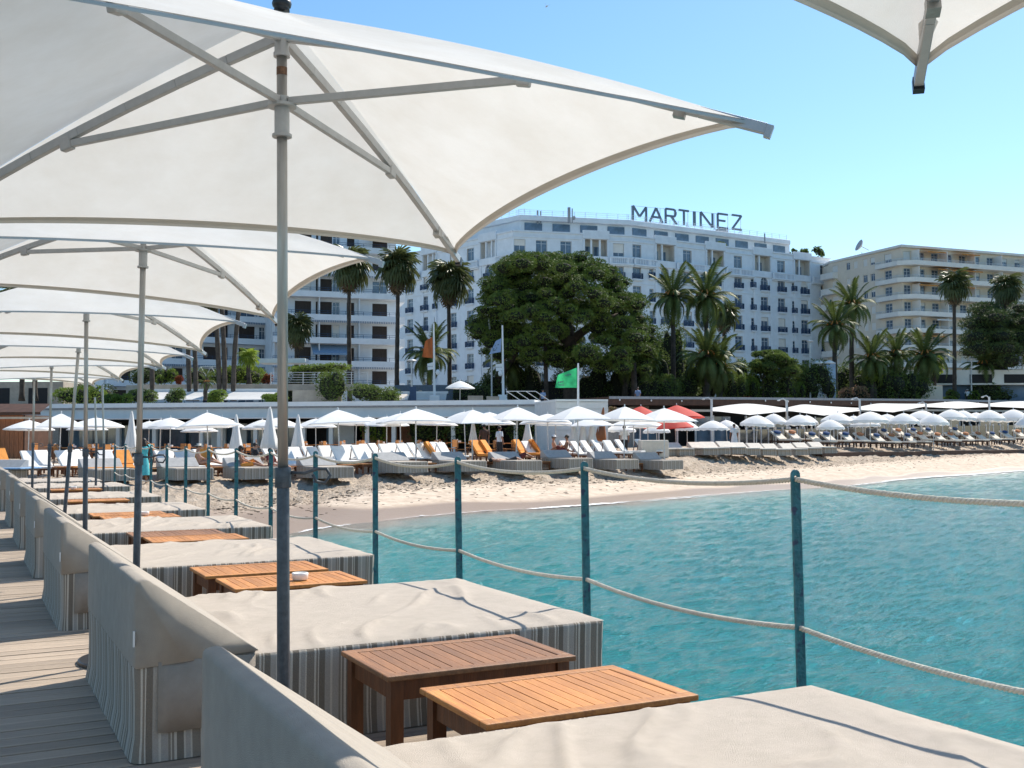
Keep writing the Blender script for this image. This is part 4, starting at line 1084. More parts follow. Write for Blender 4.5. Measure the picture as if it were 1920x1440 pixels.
def zat(px, py, d): return W(px, py, d)
def shrub(name, lab, px, py0, py1, wpx, d, m, n=900, cat='shrub', lob=5, depth=None, size=.14, group=None):
    """bush seen between picture rows py0 (top) and py1 (base)"""
    d = dfix(px, d); b = W(px, py1, d); b.z = basez(px, py1, d, b.z); t_ = W(px, py0, d); w_ = wpx*d/F; h = t_.z-b.z
    t = thing(name, lab, cat, (b.x, b.y, b.z), 0, group)
    lobes = []
    rx = rr; ry = fwh
    for k in range(lob):
        u = random.uniform(-.36, .36)*w_ if lob > 1 else 0; v = random.uniform(-.25, .25)*(depth or w_*.6)
        r = w_*random.uniform(.20, .34) if lob > 1 else w_/2; hh = h*random.uniform(.34, .5)
        c = rx*u+ry*v; lobes.append((c.x, c.y, h-hh-random.uniform(0, .18)*h if k else h-hh, r, r, hh))
    for k in range(max(2, lob//2)):
        u = random.uniform(-.4, .4)*w_; c = rx*u; lobes.append((c.x, c.y, h*.28, w_*.22, w_*.22, h*.34))
    crown_from(lobes, n, size*max(1, d/90), m, t, 'foliage'); return t

def frond_mesh(nm, L, droop, m, npair=24, leaf=.44, up=.5, seed=0):
    """feather frond growing along +x, curving down"""
    rnd = random.Random(seed); mb = MB(); pts = []
    for k in range(npair+1):
        t = k/npair; x = L*(t-.14*droop*t*t*t); z = L*(up*t-(.55*droop)*t*t*(.4+.6*t)); pts.append(Vector((x, 0, z)))
    for k in range(0, npair, 2): mb.bar(pts[k], pts[min(k+2, npair)], .07*(1-k/npair*.7), .05*(1-k/npair*.7))
    vs = []; fs = []
    for k in range(2, npair+1):
        t = k/npair; ll = leaf*(math.sin(math.pi*min(1, t*.9+.12))**.6+.15)*L/3.2; d = (pts[k]-pts[k-1]).normalized()
        for s in (-1, 1):
            for h in (0, .5):
                p = pts[k-1].lerp(pts[k], h)
                e = p+Vector((d.x*.55, s*.9, d.z*.55-.30-.25*rnd.random()))*ll; n = len(vs)
                q = d*.085*L/3; vs += [p-q*.5, p+q*.5, e+q*.12]; fs.append((n, n+1, n+2))
    mb.add(vs, fs); return mb.mesh(nm, m)
def fan_mesh(nm, R_, m, seed=0, droop=.5):
    rnd = random.Random(seed); mb = MB(); pet = R_*.75
    mb.bar((0, 0, 0), (pet, 0, .12*R_), .05, .03)
    n = 15; vs = []; fs = []
    for k in range(n):
        a = R(-125+250*k/(n-1)); r = R_*(.85+.2*rnd.random())*(.75+.25*math.cos(a*.6)); c = Vector((pet, 0, .12*R_)); da = R(7.5)
        def pt(aa, q, dz=0): return c+Vector((math.cos(aa)*q, math.sin(aa)*q, -droop*q*q/R_+dz))
        i = len(vs)
        vs += [c, pt(a-da, r*.55, .03), pt(a+da, r*.55, -.03), pt(a-da*.25, r*.95-.0, -.15*R_), pt(a, r*1.02, -.35*R_*rnd.uniform(.5, 1.2))]
        fs += [(i, i+1, i+2), (i+1, i+3, i+2), (i+3, i+4, i+2)]
    mb.add(vs, fs); return mb.mesh(nm, m)
FR = [frond_mesh('frond', 3.2, d_, M['frond'], seed=i, up=u_) for i, (d_, u_) in enumerate(((1.0, .55), (1.35, .5), (.7, .9), (1.6, .3)))]
FN = [fan_mesh('frond', 1.0, M['fan'], seed=i, droop=d_) for i, d_ in enumerate((.35, .6, .9))]
FD = [fan_mesh('dead_frond', .95, M['deadleaf'], seed=9, droop=1.0)]
FNF = [fan_mesh('frond', 1.0, M['fresh'], seed=i, droop=.4) for i in (1, 2)]
FRF = [frond_mesh('frond', 3.2, 1.1, M['fresh'], seed=5, up=.7)]
def trunk_mb(h, r0, r1, lean=(0, 0), seed=0):
    mb = MB(); n = max(8, int(h/.5)); pts = []; rs = []
    for k in range(n+1):
        t = k/n; pts.append(Vector((lean[0]*t*t+.05*math.sin(t*5+seed), lean[1]*t*t, h*t))); rs.append(lerp(r0, r1, t)*(1+.07*math.sin(k*2.4))*(1.35 if k == 0 else 1))
    mb.tube(pts, rs, 10); return mb, pts[-1]
def palm(kind, lab, px, py_c, py_b, rpx, d, px_b=None, nf=None, tr=None, fresh=False, spread=1.0, group='palm trees along the promenade'):
    """py_c crown centre row, py_b base row, rpx crown radius in pixels"""
    d = dfix(px, d); c = W(px, py_c, d); b = W(px_b if px_b is not None else px, py_b, d); b.z = basez(px, py_b, d, b.z); rad = rpx*d/F
    t = thing('date_palm' if kind == 'date' else 'fan_palm', lab, 'palm tree', (b.x, b.y, b.z), random.uniform(0, 6.28)*0, group)
    rt = tr or (.24 if kind == 'date' else .20)
    mb, top = trunk_mb(c.z-b.z, rt*1.25, rt*.85, (c.x-b.x, c.y-b.y), px); obj('trunk', mb, M['bark'], t, sm=True)
    if kind == 'date':
        n = nf or 42; s = rad/2.75
        for k in range(n):
            a = k*2.39996+random.uniform(-.2, .2); u = k/n
            el_ = lerp(1.15, -.55, u**.8)*spread+random.uniform(-.12, .12)
            me = (FRF[0] if fresh else FR[2 if u < .3 else (0 if u < .6 else (1 if u < .85 else 3))])
            o = link('frond', me, t, (top.x, top.y, top.z), rot=(random.uniform(-.3, .3), -(el_-.45), a)); sc_ = s*random.uniform(.85, 1.1); o.scale = (sc_,)*3
        mb = MB()
        for k in range(10):
            a = k*.7; mb.tube([top+Vector((0, 0, .1)), top+Vector((math.cos(a)*.45, math.sin(a)*.45, .55))*s, top+Vector((math.cos(a)*.85, math.sin(a)*.85, .15))*s], [.05, .04, .09], 5)
        obj('date_stalks', mb, M['date'], t)
        mb = MB(); mb.ball(top+Vector((0, 0, -.15)), rt*1.7, rt*1.7, .55, 10, 6); obj('boot', mb, M['bark'], t)
    else:
        n = nf or 46; s = rad/1.75
        for k in range(n):
            a = k*2.39996+random.uniform(-.2, .2); u = k/n
            el_ = lerp(1.2, -.75, u**.9)+random.uniform(-.1, .1)
            me = (FNF[k % 2] if fresh else FN[0 if u < .35 else (1 if u < .7 else 2)])
            o = link('frond', me, t, (top.x, top.y, top.z+(.2-.3*u)*s), rot=(random.uniform(-.3, .3), -el_, a)); sc_ = s*random.uniform(.85, 1.1); o.scale = (sc_,)*3
        if not fresh:
            for k in range(14):
                a = k*2.39996; o = link('dead_frond', FD[0], t, (top.x, top.y, top.z-.45*s-.02*k), rot=(0, 1.15+random.uniform(-.15, .2), a)); o.scale = (s*.8,)*3
    return t
PL = [('fan', 'tall fan palm partly hidden behind the tip of the second parasol', 655, 498, 756, 46, 104),
      ('fan', 'tall fan palm left of the hotel, before the apartment block edge', 745, 502, 752, 45, 104),
      ('fan', 'tall fan palm rising in front of the hotel below the corner of the nearest parasol', 842, 524, 740, 46, 108),
      ('fan', 'shorter fan palm with a drooping crown right of the nearest parasol pole', 556, 616, 757, 34, 98),
      ('fan', 'slender tall fan palm in front of the cream apartment block', 1790, 535, 738, 34, 118),
      ('fan', 'fan palm whose crown shows just above the dark pine at the right edge', 1886, 541, 720, 32, 126),
      ('fan', 'small crowned fan palm behind the two feathery palms in front of the hotel', 1358, 592, 735, 30, 124),
      ('date', 'date palm with orange stalks right of the big umbrella pine', 1262, 556, 742, 56, 108),
      ('date', 'upright date palm with tall splayed fronds in front of the hotel', 1324, 556, 748, 62, 110),
      ('date', 'low bushy date palm with bright fronds below the hotel windows', 1326, 668, 755, 60, 98),
      ('date', 'second low bright date palm beside the pink flowers, right of the other one', 1350, 690, 756, 52, 99),
      ('date', 'dark date palm with hanging orange dates left of the cream apartment block', 1566, 612, 752, 52, 112),
      ('date', 'taller date palm leaning right in front of the cream apartment block', 1598, 572, 745, 48, 116),
      ('date', 'short date palm at the foot of the cream apartment block, left of two', 1634, 672, 750, 50, 110),
      ('date', 'wide arching date palm in front of the lower balconies of the cream block', 1735, 668, 748, 58, 108),
      ('date', 'date palm with pale fronds in the shade of the right-hand pine', 1846, 684, 748, 44, 112),
      ('date', 'date palm behind the rust coloured flag', 806, 662, 752, 56, 104),
      ('date', 'dark date palm under the left side of the big umbrella pine', 957, 680, 752, 58, 106),
      ('date', 'date palm in deep shade under the right side of the big umbrella pine', 1172, 668, 758, 50, 104),
      ('date', 'date palm squeezed between the pine trunk and the clipped hedge', 1210, 676, 755, 40, 103),
      ('date', 'feathery palm behind the cream wall near the blue parking sign', 1680, 664, 748, 44, 116)]
for a in PL: palm(*a)
palm('fan', 'small bright green fan palm on the terrace between the palm trunks', 466, 672, 722, 22, 88, fresh=True, nf=30, tr=.16)
palm('date', 'little date palm in front of the white awning', 386, 716, 750, 18, 80, nf=26, tr=.14)
palm('fan', 'young bright fan palm with broad leaves near the right promenade wall', 1752, 686, 748, 22, 98, fresh=True, nf=28, tr=.2)
palm('fan', 'young bright fan palm below the cream block, close to the flower bed', 1640, 700, 750, 24, 98, fresh=True, nf=26, tr=.2)
# bare trunks whose crowns are hidden by the parasols
for px0, px1, pt, lab in ((411, 400, 600, 'leaning palm trunk, left one of the close pair behind the third parasol'), (422, 416, 596, 'leaning palm trunk, right one of the close pair behind the third parasol'),
                          (437, 449, 598, 'dark palm trunk leaning right, beside the small bright fan palm'), (354, 352, 640, 'dark straight palm trunk, first of two left of the white awning'),
                          (366, 364, 640, 'dark straight palm trunk, second of two left of the white awning'), (284, 284, 690, 'thin dark trunk near the left end of the white awning'),
                          (42, 42, 700, 'thick dark trunk at the far left behind the restaurant roof'), (66, 66, 700, 'thinner dark trunk at the far left behind the restaurant roof')):
    if pt < 640: b = W(px0, 752, 84); c = W(px1 if px0 > px1 else px1, 500, 84)
    else: b = W(px0, 752, 84); c = W(px1, 560, 84)
    if lab.startswith('dark palm trunk leaning'): b = W(438, 752, 84); c = W(462, 470, 84)
    if 'left one of' in lab: b = W(411, 752, 84); c = W(392, 470, 84)
    if 'right one of' in lab: b = W(420, 752, 84); c = W(410, 470, 84)
    t = thing('fan_palm', lab, 'palm tree', b, 0, 'palm trunks behind the parasols'); mb, top = trunk_mb(c.z-b.z, .20, .15, (c.x-b.x, c.y-b.y), px0); obj('trunk', mb, M['bark'], t, sm=True)
    for k in range(22):
        a = k*2.4; o = link('frond', FN[k % 3], t, top, rot=(0, -(1.1-k*.08), a)); o.scale = (1.3,)*3

# umbrella pines
def pine(lab, outline, d, trunks, n, m, size=.34, lobr=(26, 40), seed=1, nl=70, depth=8, split=None):
    """outline: rows of (py, px_left, px_right) describing the crown seen from the jetty"""
    rnd = random.Random(seed); d = dfix(trunks[0][0][0], d); b = W(trunks[0][0][0], trunks[0][0][1], d); b.z = zp(trunks[0][0][0])
    t = thing('umbrella_pine', lab, 'pine tree', (b.x, b.y, b.z))
    lobes = []
    ys = [o[0] for o in outline]
    tries = 0
    while len(lobes) < nl and tries < 5000:
        tries += 1
        py = rnd.uniform(ys[0], ys[-1]); xl = table([(o[0], o[1]) for o in outline], py); xr = table([(o[0], o[2]) for o in outline], py)
        rp = rnd.uniform(*lobr)
        if xr-xl < rp*1.2: continue
        px = rnd.uniform(xl+rp*.8, xr-rp*.8) if xr-xl > rp*1.7 else (xl+xr)/2
        if py-rp*.6 < ys[0] or py+rp*.5 > ys[-1]: continue
        # distance: crown is domed, the middle bulges towards the viewer
        cx = (xl+xr)/2; e = abs(px-cx)/((xr-xl)/2+1); dd = d+rnd.uniform(-1, 1)*depth*math.sqrt(max(0, 1-e*e))*.9
        c = W(px, py, dd)-b; r = rp*d/F
        lobes.append((c.x, c.y, c.z, r*1.12, r*1.12, r*.66))
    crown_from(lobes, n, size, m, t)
    for path in trunks:
        pts = [W(p[0], p[1], d+(p[3] if len(p) > 3 else 0))-b for p in path]; rs = [p[2]*d/F for p in path]
        if path[0][1] > 740: pts = [Vector((pts[0].x, pts[0].y, 0))]+pts; rs = [rs[0]*1.2]+rs
        mb = MB(); mb.tube(pts, rs, 10); obj('trunk' if path is trunks[0] else 'limb', mb, M['barkd'], t, sm=True)
    return t
pine('huge dark umbrella pine in the middle, hiding the lower left of the hotel',
     [(471, 1000, 1060), (480, 955, 1100), (498, 925, 1140), (520, 905, 1172), (545, 896, 1200), (570, 886, 1215), (595, 882, 1232), (620, 872, 1244), (645, 870, 1240), (668, 905, 1236), (690, 1105, 1225), (700, 1150, 1215)],
     101, [[(1070, 752, 15), (1070, 700, 13), (1068, 640, 13), (1060, 600, 10)], [(1068, 645, 9), (1020, 600, 6), (980, 560, 4)], [(1068, 640, 9), (1110, 610, 7), (1160, 590, 4)], [(925, 752, 8, 3), (935, 705, 7, 3), (965, 668, 6, 3), (975, 630, 4, 3)], [(1025, 752, 4, -2), (1022, 640, 4, -2)], [(1190, 755, 6, -2), (1188, 680, 5, -2)]],
     170000, M['pine'], .145, (13, 25), 3, 330, 9)
pine('small twin crowned pine on a thin trunk in front of the hotel',
     [(655, 1422, 1446), (665, 1410, 1470), (678, 1408, 1500), (690, 1406, 1508), (702, 1412, 1510), (710, 1430, 1500)], 104,
     [[(1431, 752, 2.5), (1431, 710, 2.2), (1436, 690, 2)], [(1431, 712, 2), (1418, 690, 1.2)], [(1478, 752, 2.5), (1478, 712, 2), (1486, 690, 1.4)]], 16000, M['bush'], .17, (9, 15), 5, 40, 3)
pine('broad dark umbrella pine at the right edge of the picture',
     [(562, 1850, 1960), (572, 1828, 2000), (590, 1812, 2050), (610, 1802, 2060), (632, 1798, 2060), (650, 1800, 2060), (665, 1798, 2050), (680, 1830, 2040), (692, 1850, 2000)],
     114, [[(1876, 752, 8), (1874, 700, 7), (1880, 650, 6)], [(1878, 690, 5), (1850, 660, 3)]], 70000, M['pine2'], .16, (14, 25), 8, 170, 7)
# low pale foliage under the twin pine etc.
SH = [('shrub', 'grey-green tamarisk bush left of the white banner column', 1532, 672, 752, 66, 103, 'bush', 2600, 6),
      ('shrub', 'loose green bush under the twin crowned pine', 1452, 690, 752, 80, 101, 'bush', 2600, 6),
      ('shrub', 'bright yellow-green shrub left under the twin crowned pine', 1412, 706, 752, 36, 98, 'bushl', 1000, 4),
      ('shrub', 'bright yellow-green shrub right under the twin crowned pine', 1492, 712, 750, 30, 98, 'bushl', 700, 3),
      ('hedge', 'low rounded green hedge with pale flower tips behind the brown fascia', 1452, 735, 754, 56, 94, 'bushl', 1300, 5),
      ('flower_bush', 'rust red flower bush behind the brown fascia', 1398, 741, 754, 28, 93, 'redleaf', 700, 3),
      ('shrub', 'clipped dark hedge sloping down beside the umbrella pine', 1236, 700, 758, 70, 100, 'bush', 3200, 7),
      ('shrub', 'dark mass of bushes between the two low date palms', 1292, 690, 755, 60, 104, 'bush', 2200, 6),
      ('shrub', 'dark bush right of the low bright date palms', 1372, 700, 754, 56, 103, 'bush', 2000, 6),
      ('flower_bush', 'green bush with pink blossom beside the dark palm trunk', 1606, 722, 752, 54, 98, 'pinkfl', 1200, 5),
      ('shrub', 'feathery green shrub left of the cream terrace wall', 1662, 716, 752, 40, 98, 'bushl', 900, 4),
      ('shrub', 'green and pink low bush before the cream terrace wall', 1706, 736, 754, 42, 97, 'bush', 900, 4),
      ('shrub', 'pale grass-like shrub beside the photographer', 1786, 730, 752, 32, 100, 'bush', 700, 3),
      ('shrub', 'low green edging bush left of the photographer', 1772, 742, 754, 40, 97, 'bushl', 700, 4),
      ('shrub', 'dark purple-green hedge at the far right', 1872, 728, 754, 100, 101, 'pine2', 2200, 7),
      ('shrub', 'small leafy bush in front of the photographer', 1822, 732, 752, 22, 98, 'bushl', 500, 3),
      ('shrub', 'grey-green tree behind the white banner column', 1590, 676, 740, 60, 120, 'bush', 2200, 6),
      ('shrub', 'tall loose bush behind the young fan palm on the right', 1690, 682, 745, 60, 112, 'bush', 2200, 6),
      ('shrub', 'round dark bush under the tall fan palm in front of the hotel', 880, 712, 752, 80, 100, 'pine2', 2200, 6),
      ('shrub', 'dark leafy shrub on the roof left of the blue sign panel', 704, 718, 757, 84, 82, 'bush', 2600, 6),
      ('shrub', 'sparse small-leaved tree right of the terrace railing', 620, 688, 755, 56, 82, 'bush', 2200, 6),
      ('shrub', 'dome shaped clipped bush left of the nearest parasol pole', 508, 737, 756, 52, 80, 'bushl', 1500, 4),
      ('shrub', 'dome shaped bright bush on the restaurant roof, left one', 222, 738, 758, 48, 79, 'bushl', 1500, 4),
      ('shrub', 'leafy green climber left of the dome shaped bush', 150, 722, 758, 90, 82, 'bushl', 2400, 7),
      ('shrub', 'bright bush at the foot of the little date palm', 402, 731, 757, 38, 79, 'bushl', 1200, 4),
      ('agave', 'dark spiky agave in front of the white awning', 327, 727, 757, 36, 79, 'bush', 600, 3),
      ('hedge', 'planted hedge along the terrace above the white awning, left part', 445, 683, 722, 90, 90, 'bushl', 3600, 9),
      ('hedge', 'planted hedge behind the steel terrace railing', 600, 682, 700, 110, 92, 'bushl', 3200, 8),
      ('flower_bush', 'red flowering bush at the left end of the terrace railing', 500, 700, 722, 20, 89, 'redleaf', 500, 3),
      ('flower_bush', 'orange-red flowers on the planter left of the palm trunks', 330, 704, 722, 22, 88, 'redleaf', 500, 3),
      ('shrub', 'dark bushes below the tip of the fourth parasol', 285, 690, 722, 70, 92, 'pine2', 2000, 6),
      ('shrub', 'green bush right of the concrete staircase wall', 312, 690, 722, 34, 90, 'bushl', 900, 4),
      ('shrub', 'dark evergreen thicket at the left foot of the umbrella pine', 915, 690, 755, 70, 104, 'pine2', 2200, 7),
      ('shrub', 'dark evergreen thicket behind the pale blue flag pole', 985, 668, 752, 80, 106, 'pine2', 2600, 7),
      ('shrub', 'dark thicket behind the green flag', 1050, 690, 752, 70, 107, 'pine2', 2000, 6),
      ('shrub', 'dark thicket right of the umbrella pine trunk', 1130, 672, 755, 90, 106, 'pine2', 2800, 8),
      ('shrub', 'dense dark foliage between umbrella pine and clipped hedge', 1190, 660, 755, 70, 107, 'pine2', 2600, 7),
      ('shrub', 'tall dark tree mass behind the first tall date palm', 1258, 590, 755, 66, 113, 'bush', 3600, 9),
      ('shrub', 'green tree mass behind the low bright date palms', 1330, 640, 755, 84, 114, 'bush', 3600, 9),
      ('shrub', 'dark tree behind the small fan palm in front of the hotel', 1385, 672, 755, 60, 112, 'bush', 2400, 6),
      ('shrub', 'loose green tree left of the dark date palm', 1500, 690, 752, 60, 112, 'bush', 2200, 6),
      ('shrub', 'green palm thicket behind the pink blossom bush', 1645, 690, 752, 90, 116, 'bush', 2800, 8),
      ('shrub', 'dark green thicket behind the wide arching date palm', 1722, 700, 752, 90, 117, 'bush', 2600, 8),
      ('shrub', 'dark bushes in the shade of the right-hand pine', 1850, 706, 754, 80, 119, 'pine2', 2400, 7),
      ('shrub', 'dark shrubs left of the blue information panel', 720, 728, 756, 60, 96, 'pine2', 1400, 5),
      ('shrub', 'leafy dark tree filling the gap between umbrella pine and first tall date palm', 1228, 640, 755, 60, 110, 'bush', 2600, 7),
      ('shrub', 'bushy green tree low in front of the middle of the hotel', 1300, 655, 755, 60, 116, 'bush', 2600, 7),
      ('shrub', 'green thicket between the low date palms and the twin crowned pine', 1395, 694, 755, 70, 108, 'bushl', 2200, 7),
      ('shrub', 'dense hedge on the roof between the two dome shaped bushes', 262, 728, 757, 60, 81, 'bush', 1600, 6),
      ('shrub', 'dark hedge behind the palm trunks above the planter wall', 400, 690, 722, 100, 91, 'bush', 2600, 8),
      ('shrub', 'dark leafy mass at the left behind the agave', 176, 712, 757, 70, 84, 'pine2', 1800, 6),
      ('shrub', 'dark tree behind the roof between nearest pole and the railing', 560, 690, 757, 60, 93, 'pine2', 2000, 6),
      ('shrub', 'green climbers on the trellis beside the white columns, left', 698, 776, 830, 50, 73, 'fresh', 1500, 5),
      ('shrub', 'broad leaved climbers behind the restaurant tables, middle', 800, 768, 832, 70, 73, 'bush', 1800, 6),
      ('shrub', 'leafy hedge behind the waiter and the tables', 880, 776, 832, 90, 72, 'bush', 2400, 7),
      ('shrub', 'dark leafy hedge left of the panelled white building', 985, 776, 832, 90, 71, 'bush', 2400, 7),
      ('shrub', 'bit of red and green planting at the corner of the panelled white building', 1148, 762, 778, 18, 78, 'pinkfl', 300, 2)]
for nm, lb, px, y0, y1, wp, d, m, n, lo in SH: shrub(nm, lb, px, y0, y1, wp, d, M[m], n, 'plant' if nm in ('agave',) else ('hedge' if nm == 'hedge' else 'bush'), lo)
# little trees on the hotel roofs
for px, y0, y1, wp, lb in ((1486, 466, 480, 14, 'small palm like plant on the right roof corner of the hotel'), (1508, 466, 479, 18, 'flat topped shrub on the right roof corner of the hotel'),
                           (1533, 462, 481, 22, 'little round tree on the right roof corner of the hotel'), (1228, 440, 455, 24, 'dark planter shrub on the hotel terrace under the sign'), (1262, 443, 455, 20, 'orange-green planter shrub on the hotel terrace under the sign'),
                           (1016, 416, 437, 12, 'thin bare potted tree on the hotel roof terrace'), (1118, 430, 441, 12, 'small potted shrub on the hotel terrace left of the sign'), (1160, 434, 445, 12, 'second small potted shrub on the hotel terrace left of the sign'), (1354, 453, 463, 16, 'low potted shrub on the hotel terrace right of the sign')):
    d = 188 if px > 1100 else 177
    if px > 1400: d = 200
    shrub('potted_shrub', lb, px, y0, y1+2, wp, d, M['bush'], 260, 'plant', 3, size=.16)

# ================================================================== BEACH BUILDINGS
M['fascia'] = mat('pale_fascia', (.74, .73, .71), .7, .05, 1)
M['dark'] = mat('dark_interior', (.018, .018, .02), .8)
M['wood'] = mat('red_brown_timber', (.33, .12, .045), .6, .2, 3, .2, 20, stretch=(6, 6, .5))
M['woodd'] = mat('dark_brown_timber', (.09, .04, .022), .7, .2, 3)
M['shell'] = mat('grey_white_cladding', (.70, .70, .69), .7, .05, 2)
M['glassb'] = mat('beach_glazing', (.10, .16, .22), .05, .3, .5, spec=1.0)
M['redfab'] = mat('red_parasol_fabric', (.70, .09, .07), .8, .05, 3, trans=.35)
M['orangef'] = mat('orange_towel', (.75, .30, .06), .9, .08, 6)
M['bluef'] = mat('navy_cushion', (.02, .06, .17), .9, .1, 6)
M['rustf'] = mat('rust_cushion', (.46, .19, .09), .9, .1, 6)
M['whitef'] = mat('white_cushion', (.80, .79, .77), .9, .04, 5)
M['cushb'] = mat('ivory_cushion', (.70, .63, .54), .9, .05, 5)
M['greyf'] = mat('slate_backrest', (.38, .375, .37), .9, .08, 6)
M['parf'] = mat('white_parasol_fabric', (.88, .88, .87), .85, .02, 3, trans=.22)
M['skin'] = mat('skin', (.50, .27, .18), .6, .06, 8)
M['skin2'] = mat('tanned_skin', (.33, .16, .10), .6, .06, 8)
M['hair'] = mat('dark_hair', (.02, .013, .01), .6)
M['turq'] = mat('turquoise_dress', (.10, .52, .56), .85, .15, 9)
M['pole'] = mat('white_pole', (.62, .62, .62), .4)

# left restaurant
E0 = W(38, 766, 76); E1 = W(1003, 758, 70); ZR1 = (E0.z+E1.z)/2
rs = thing('beach_restaurant', 'long low beach restaurant with a flat white roof edge behind the white parasols', 'restaurant', (0, 0, 0))
A = Vector((E0.x, E0.y, 0)); B = Vector((E1.x, E1.y, 0)); L, rz = wing(A, B)
T0 = E0.z; T1 = E1.z
def slantbox(y0, y1, dz0, dz1, m, nm, par=rs):
    mb = MB(); mb.add([(0, y0, T0+dz0), (L, y0, T1+dz0), (L, y1, T1+dz0), (0, y1, T0+dz0), (0, y0, T0+dz1), (L, y0, T1+dz1), (L, y1, T1+dz1), (0, y1, T0+dz1)],
        [(0, 3, 2, 1), (4, 5, 6, 7), (0, 1, 5, 4), (1, 2, 6, 5), (2, 3, 7, 6), (3, 0, 4, 7)]); return obj(nm, mb, m, par, A, rz)
slantbox(-.15, 9, .0, .30, M['white'], 'roof_edge'); slantbox(.10, 9, -.12, -.003, M['roofgrey'], 'roof_gap'); slantbox(.25, .5, -.75, -.123, M['fascia'], 'fascia')
slantbox(-1.2, .24, -.84, -.76, M['shell'], 'awning_edge')
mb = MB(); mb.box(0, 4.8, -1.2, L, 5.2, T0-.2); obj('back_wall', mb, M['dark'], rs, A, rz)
mb = MB(); mb.box(0, 0, 0, .28, .28, T0-1.05); me = mb.mesh('column', M['white'])
for px in (60, 150, 212, 280, 368, 402, 470, 560, 612, 680, 730, 842, 960, 990): link('column', me, rs, frm(A, rz, plane_s(px, A, B), .6, 0), rz)
mb = MB(); mb.box(0, 3.2, 0, 2.2, 3.26, 2.3)
for x in (0, 1.1, 2.14): mb.box(x, 3.12, 0, x+.07, 3.19, 2.3)
me = mb.mesh('glazed_door', M['glassb'])
for px in (85, 130, 175, 228, 265, 310, 345, 385, 430, 480, 585): link('glazed_door', me, rs, frm(A, rz, plane_s(px, A, B), 0, 0), rz)
mb = MB(); mb.box(0, 2.8, 0, 1.1, 2.95, 2.4); me = mb.mesh('white_door', M['shell'])
for px in (365, 405, 612): link('white_door', me, rs, frm(A, rz, plane_s(px, A, B), 0, 0), rz)
for px, wd in ((655, 3.6), (715, 4), (765, 2)):
    for q in range(int(wd/.3)):
        mb = MB(); mb.box(0, 3.0, 0, .27, 3.1, 2.5); link('timber_board', mb.mesh('timber_board', M['wood']) if 'tb' not in WCACHE else WCACHE['tb'], rs, frm(A, rz, plane_s(px, A, B)+q*.3, 0, 0), rz)
        WCACHE.setdefault('tb', mb.mesh('timber_board', M['wood']))
mb = MB(); mb.box(-4, -16, -.25, L+6, 9, .12); obj('terrace_floor', mb, M['woodd'], rs, A, rz)
# far left timber cabin
c = W(-40, 760, 66); e = W(47, 762, 66); cb = thing('timber_cabin', 'red-brown timber cabin with a dark awning at the left edge behind the parasols', 'cabin', (c.x, c.y, 0), 0); Lc, rzc = wing(Vector((c.x, c.y, 0)), Vector((e.x, e.y, 0))); cb.rotation_euler = (0, 0, rzc)
mb = MB(); mb.box(0, .03, -.5, Lc, 4, c.z-.6); obj('core', mb, M['woodd'], cb)
mb = MB(); mb.box(0, 0, -.4, .26, .03, c.z-.62); me = mb.mesh('timber_board', M['wood'])
for q in range(int(Lc/.28)): link('timber_board', me, cb, (q*.28, 0, 0))
mb = MB(); mb.add([(0, .3, c.z+.1), (Lc+1.5, .3, c.z+.1), (Lc+1.5, -1.2, c.z-.45), (0, -1.2, c.z-.45)], [(0, 1, 2, 3)]); mb.box(0, -1.22, c.z-.62, Lc+1.5, -1.2, c.z-.45); obj('awning', mb, M['woodd'], cb)
mb = MB(); mb.box(-.1, -.3, c.z-.85, Lc+3, -.2, c.z-.72); obj('rail_bar', mb, M['shell'], cb)

# panelled white block
K0 = W(1003, 756, 69); K1 = W(1042, 753, 64); K2 = W(1140, 753, 64.5)
bk = thing('panelled_block', 'small flat roofed white building clad in horizontal panels behind the parasols', 'building', (0, 0, 0))
for a, b, nm in ((K0, K1, 'left_panel'), (K1, K2, 'front_panel')):
    a = Vector((a.x, a.y, 0)); b = Vector((b.x, b.y, 0)); L_, rz_ = wing(a, b); n = 9; hh = (K1.z+.3)/n
    mb = MB(); mb.box(0, .02, 0, L_, .2, hh-.03); me = mb.mesh('cladding_panel', M['shell'])
    for q in range(n): link('cladding_panel', me, bk, (a.x, a.y, -.3+q*hh), rz_)
mb = MB(); bb = [K0, K1, K2, K2+fwh*5, K0+fwh*5]; mb.prism([(p.x+fwh.x*.12, p.y+fwh.y*.12, -.4) for p in bb], (0, 0, K1.z+.45)); obj('core', mb, M['shell'], bk)
mb = MB(); mb.prism([(p.x-fwh.x*.05, p.y-fwh.y*.05, K1.z+.02) for p in bb], (0, 0, .12)); obj('roof_cap', mb, M['white'], bk)

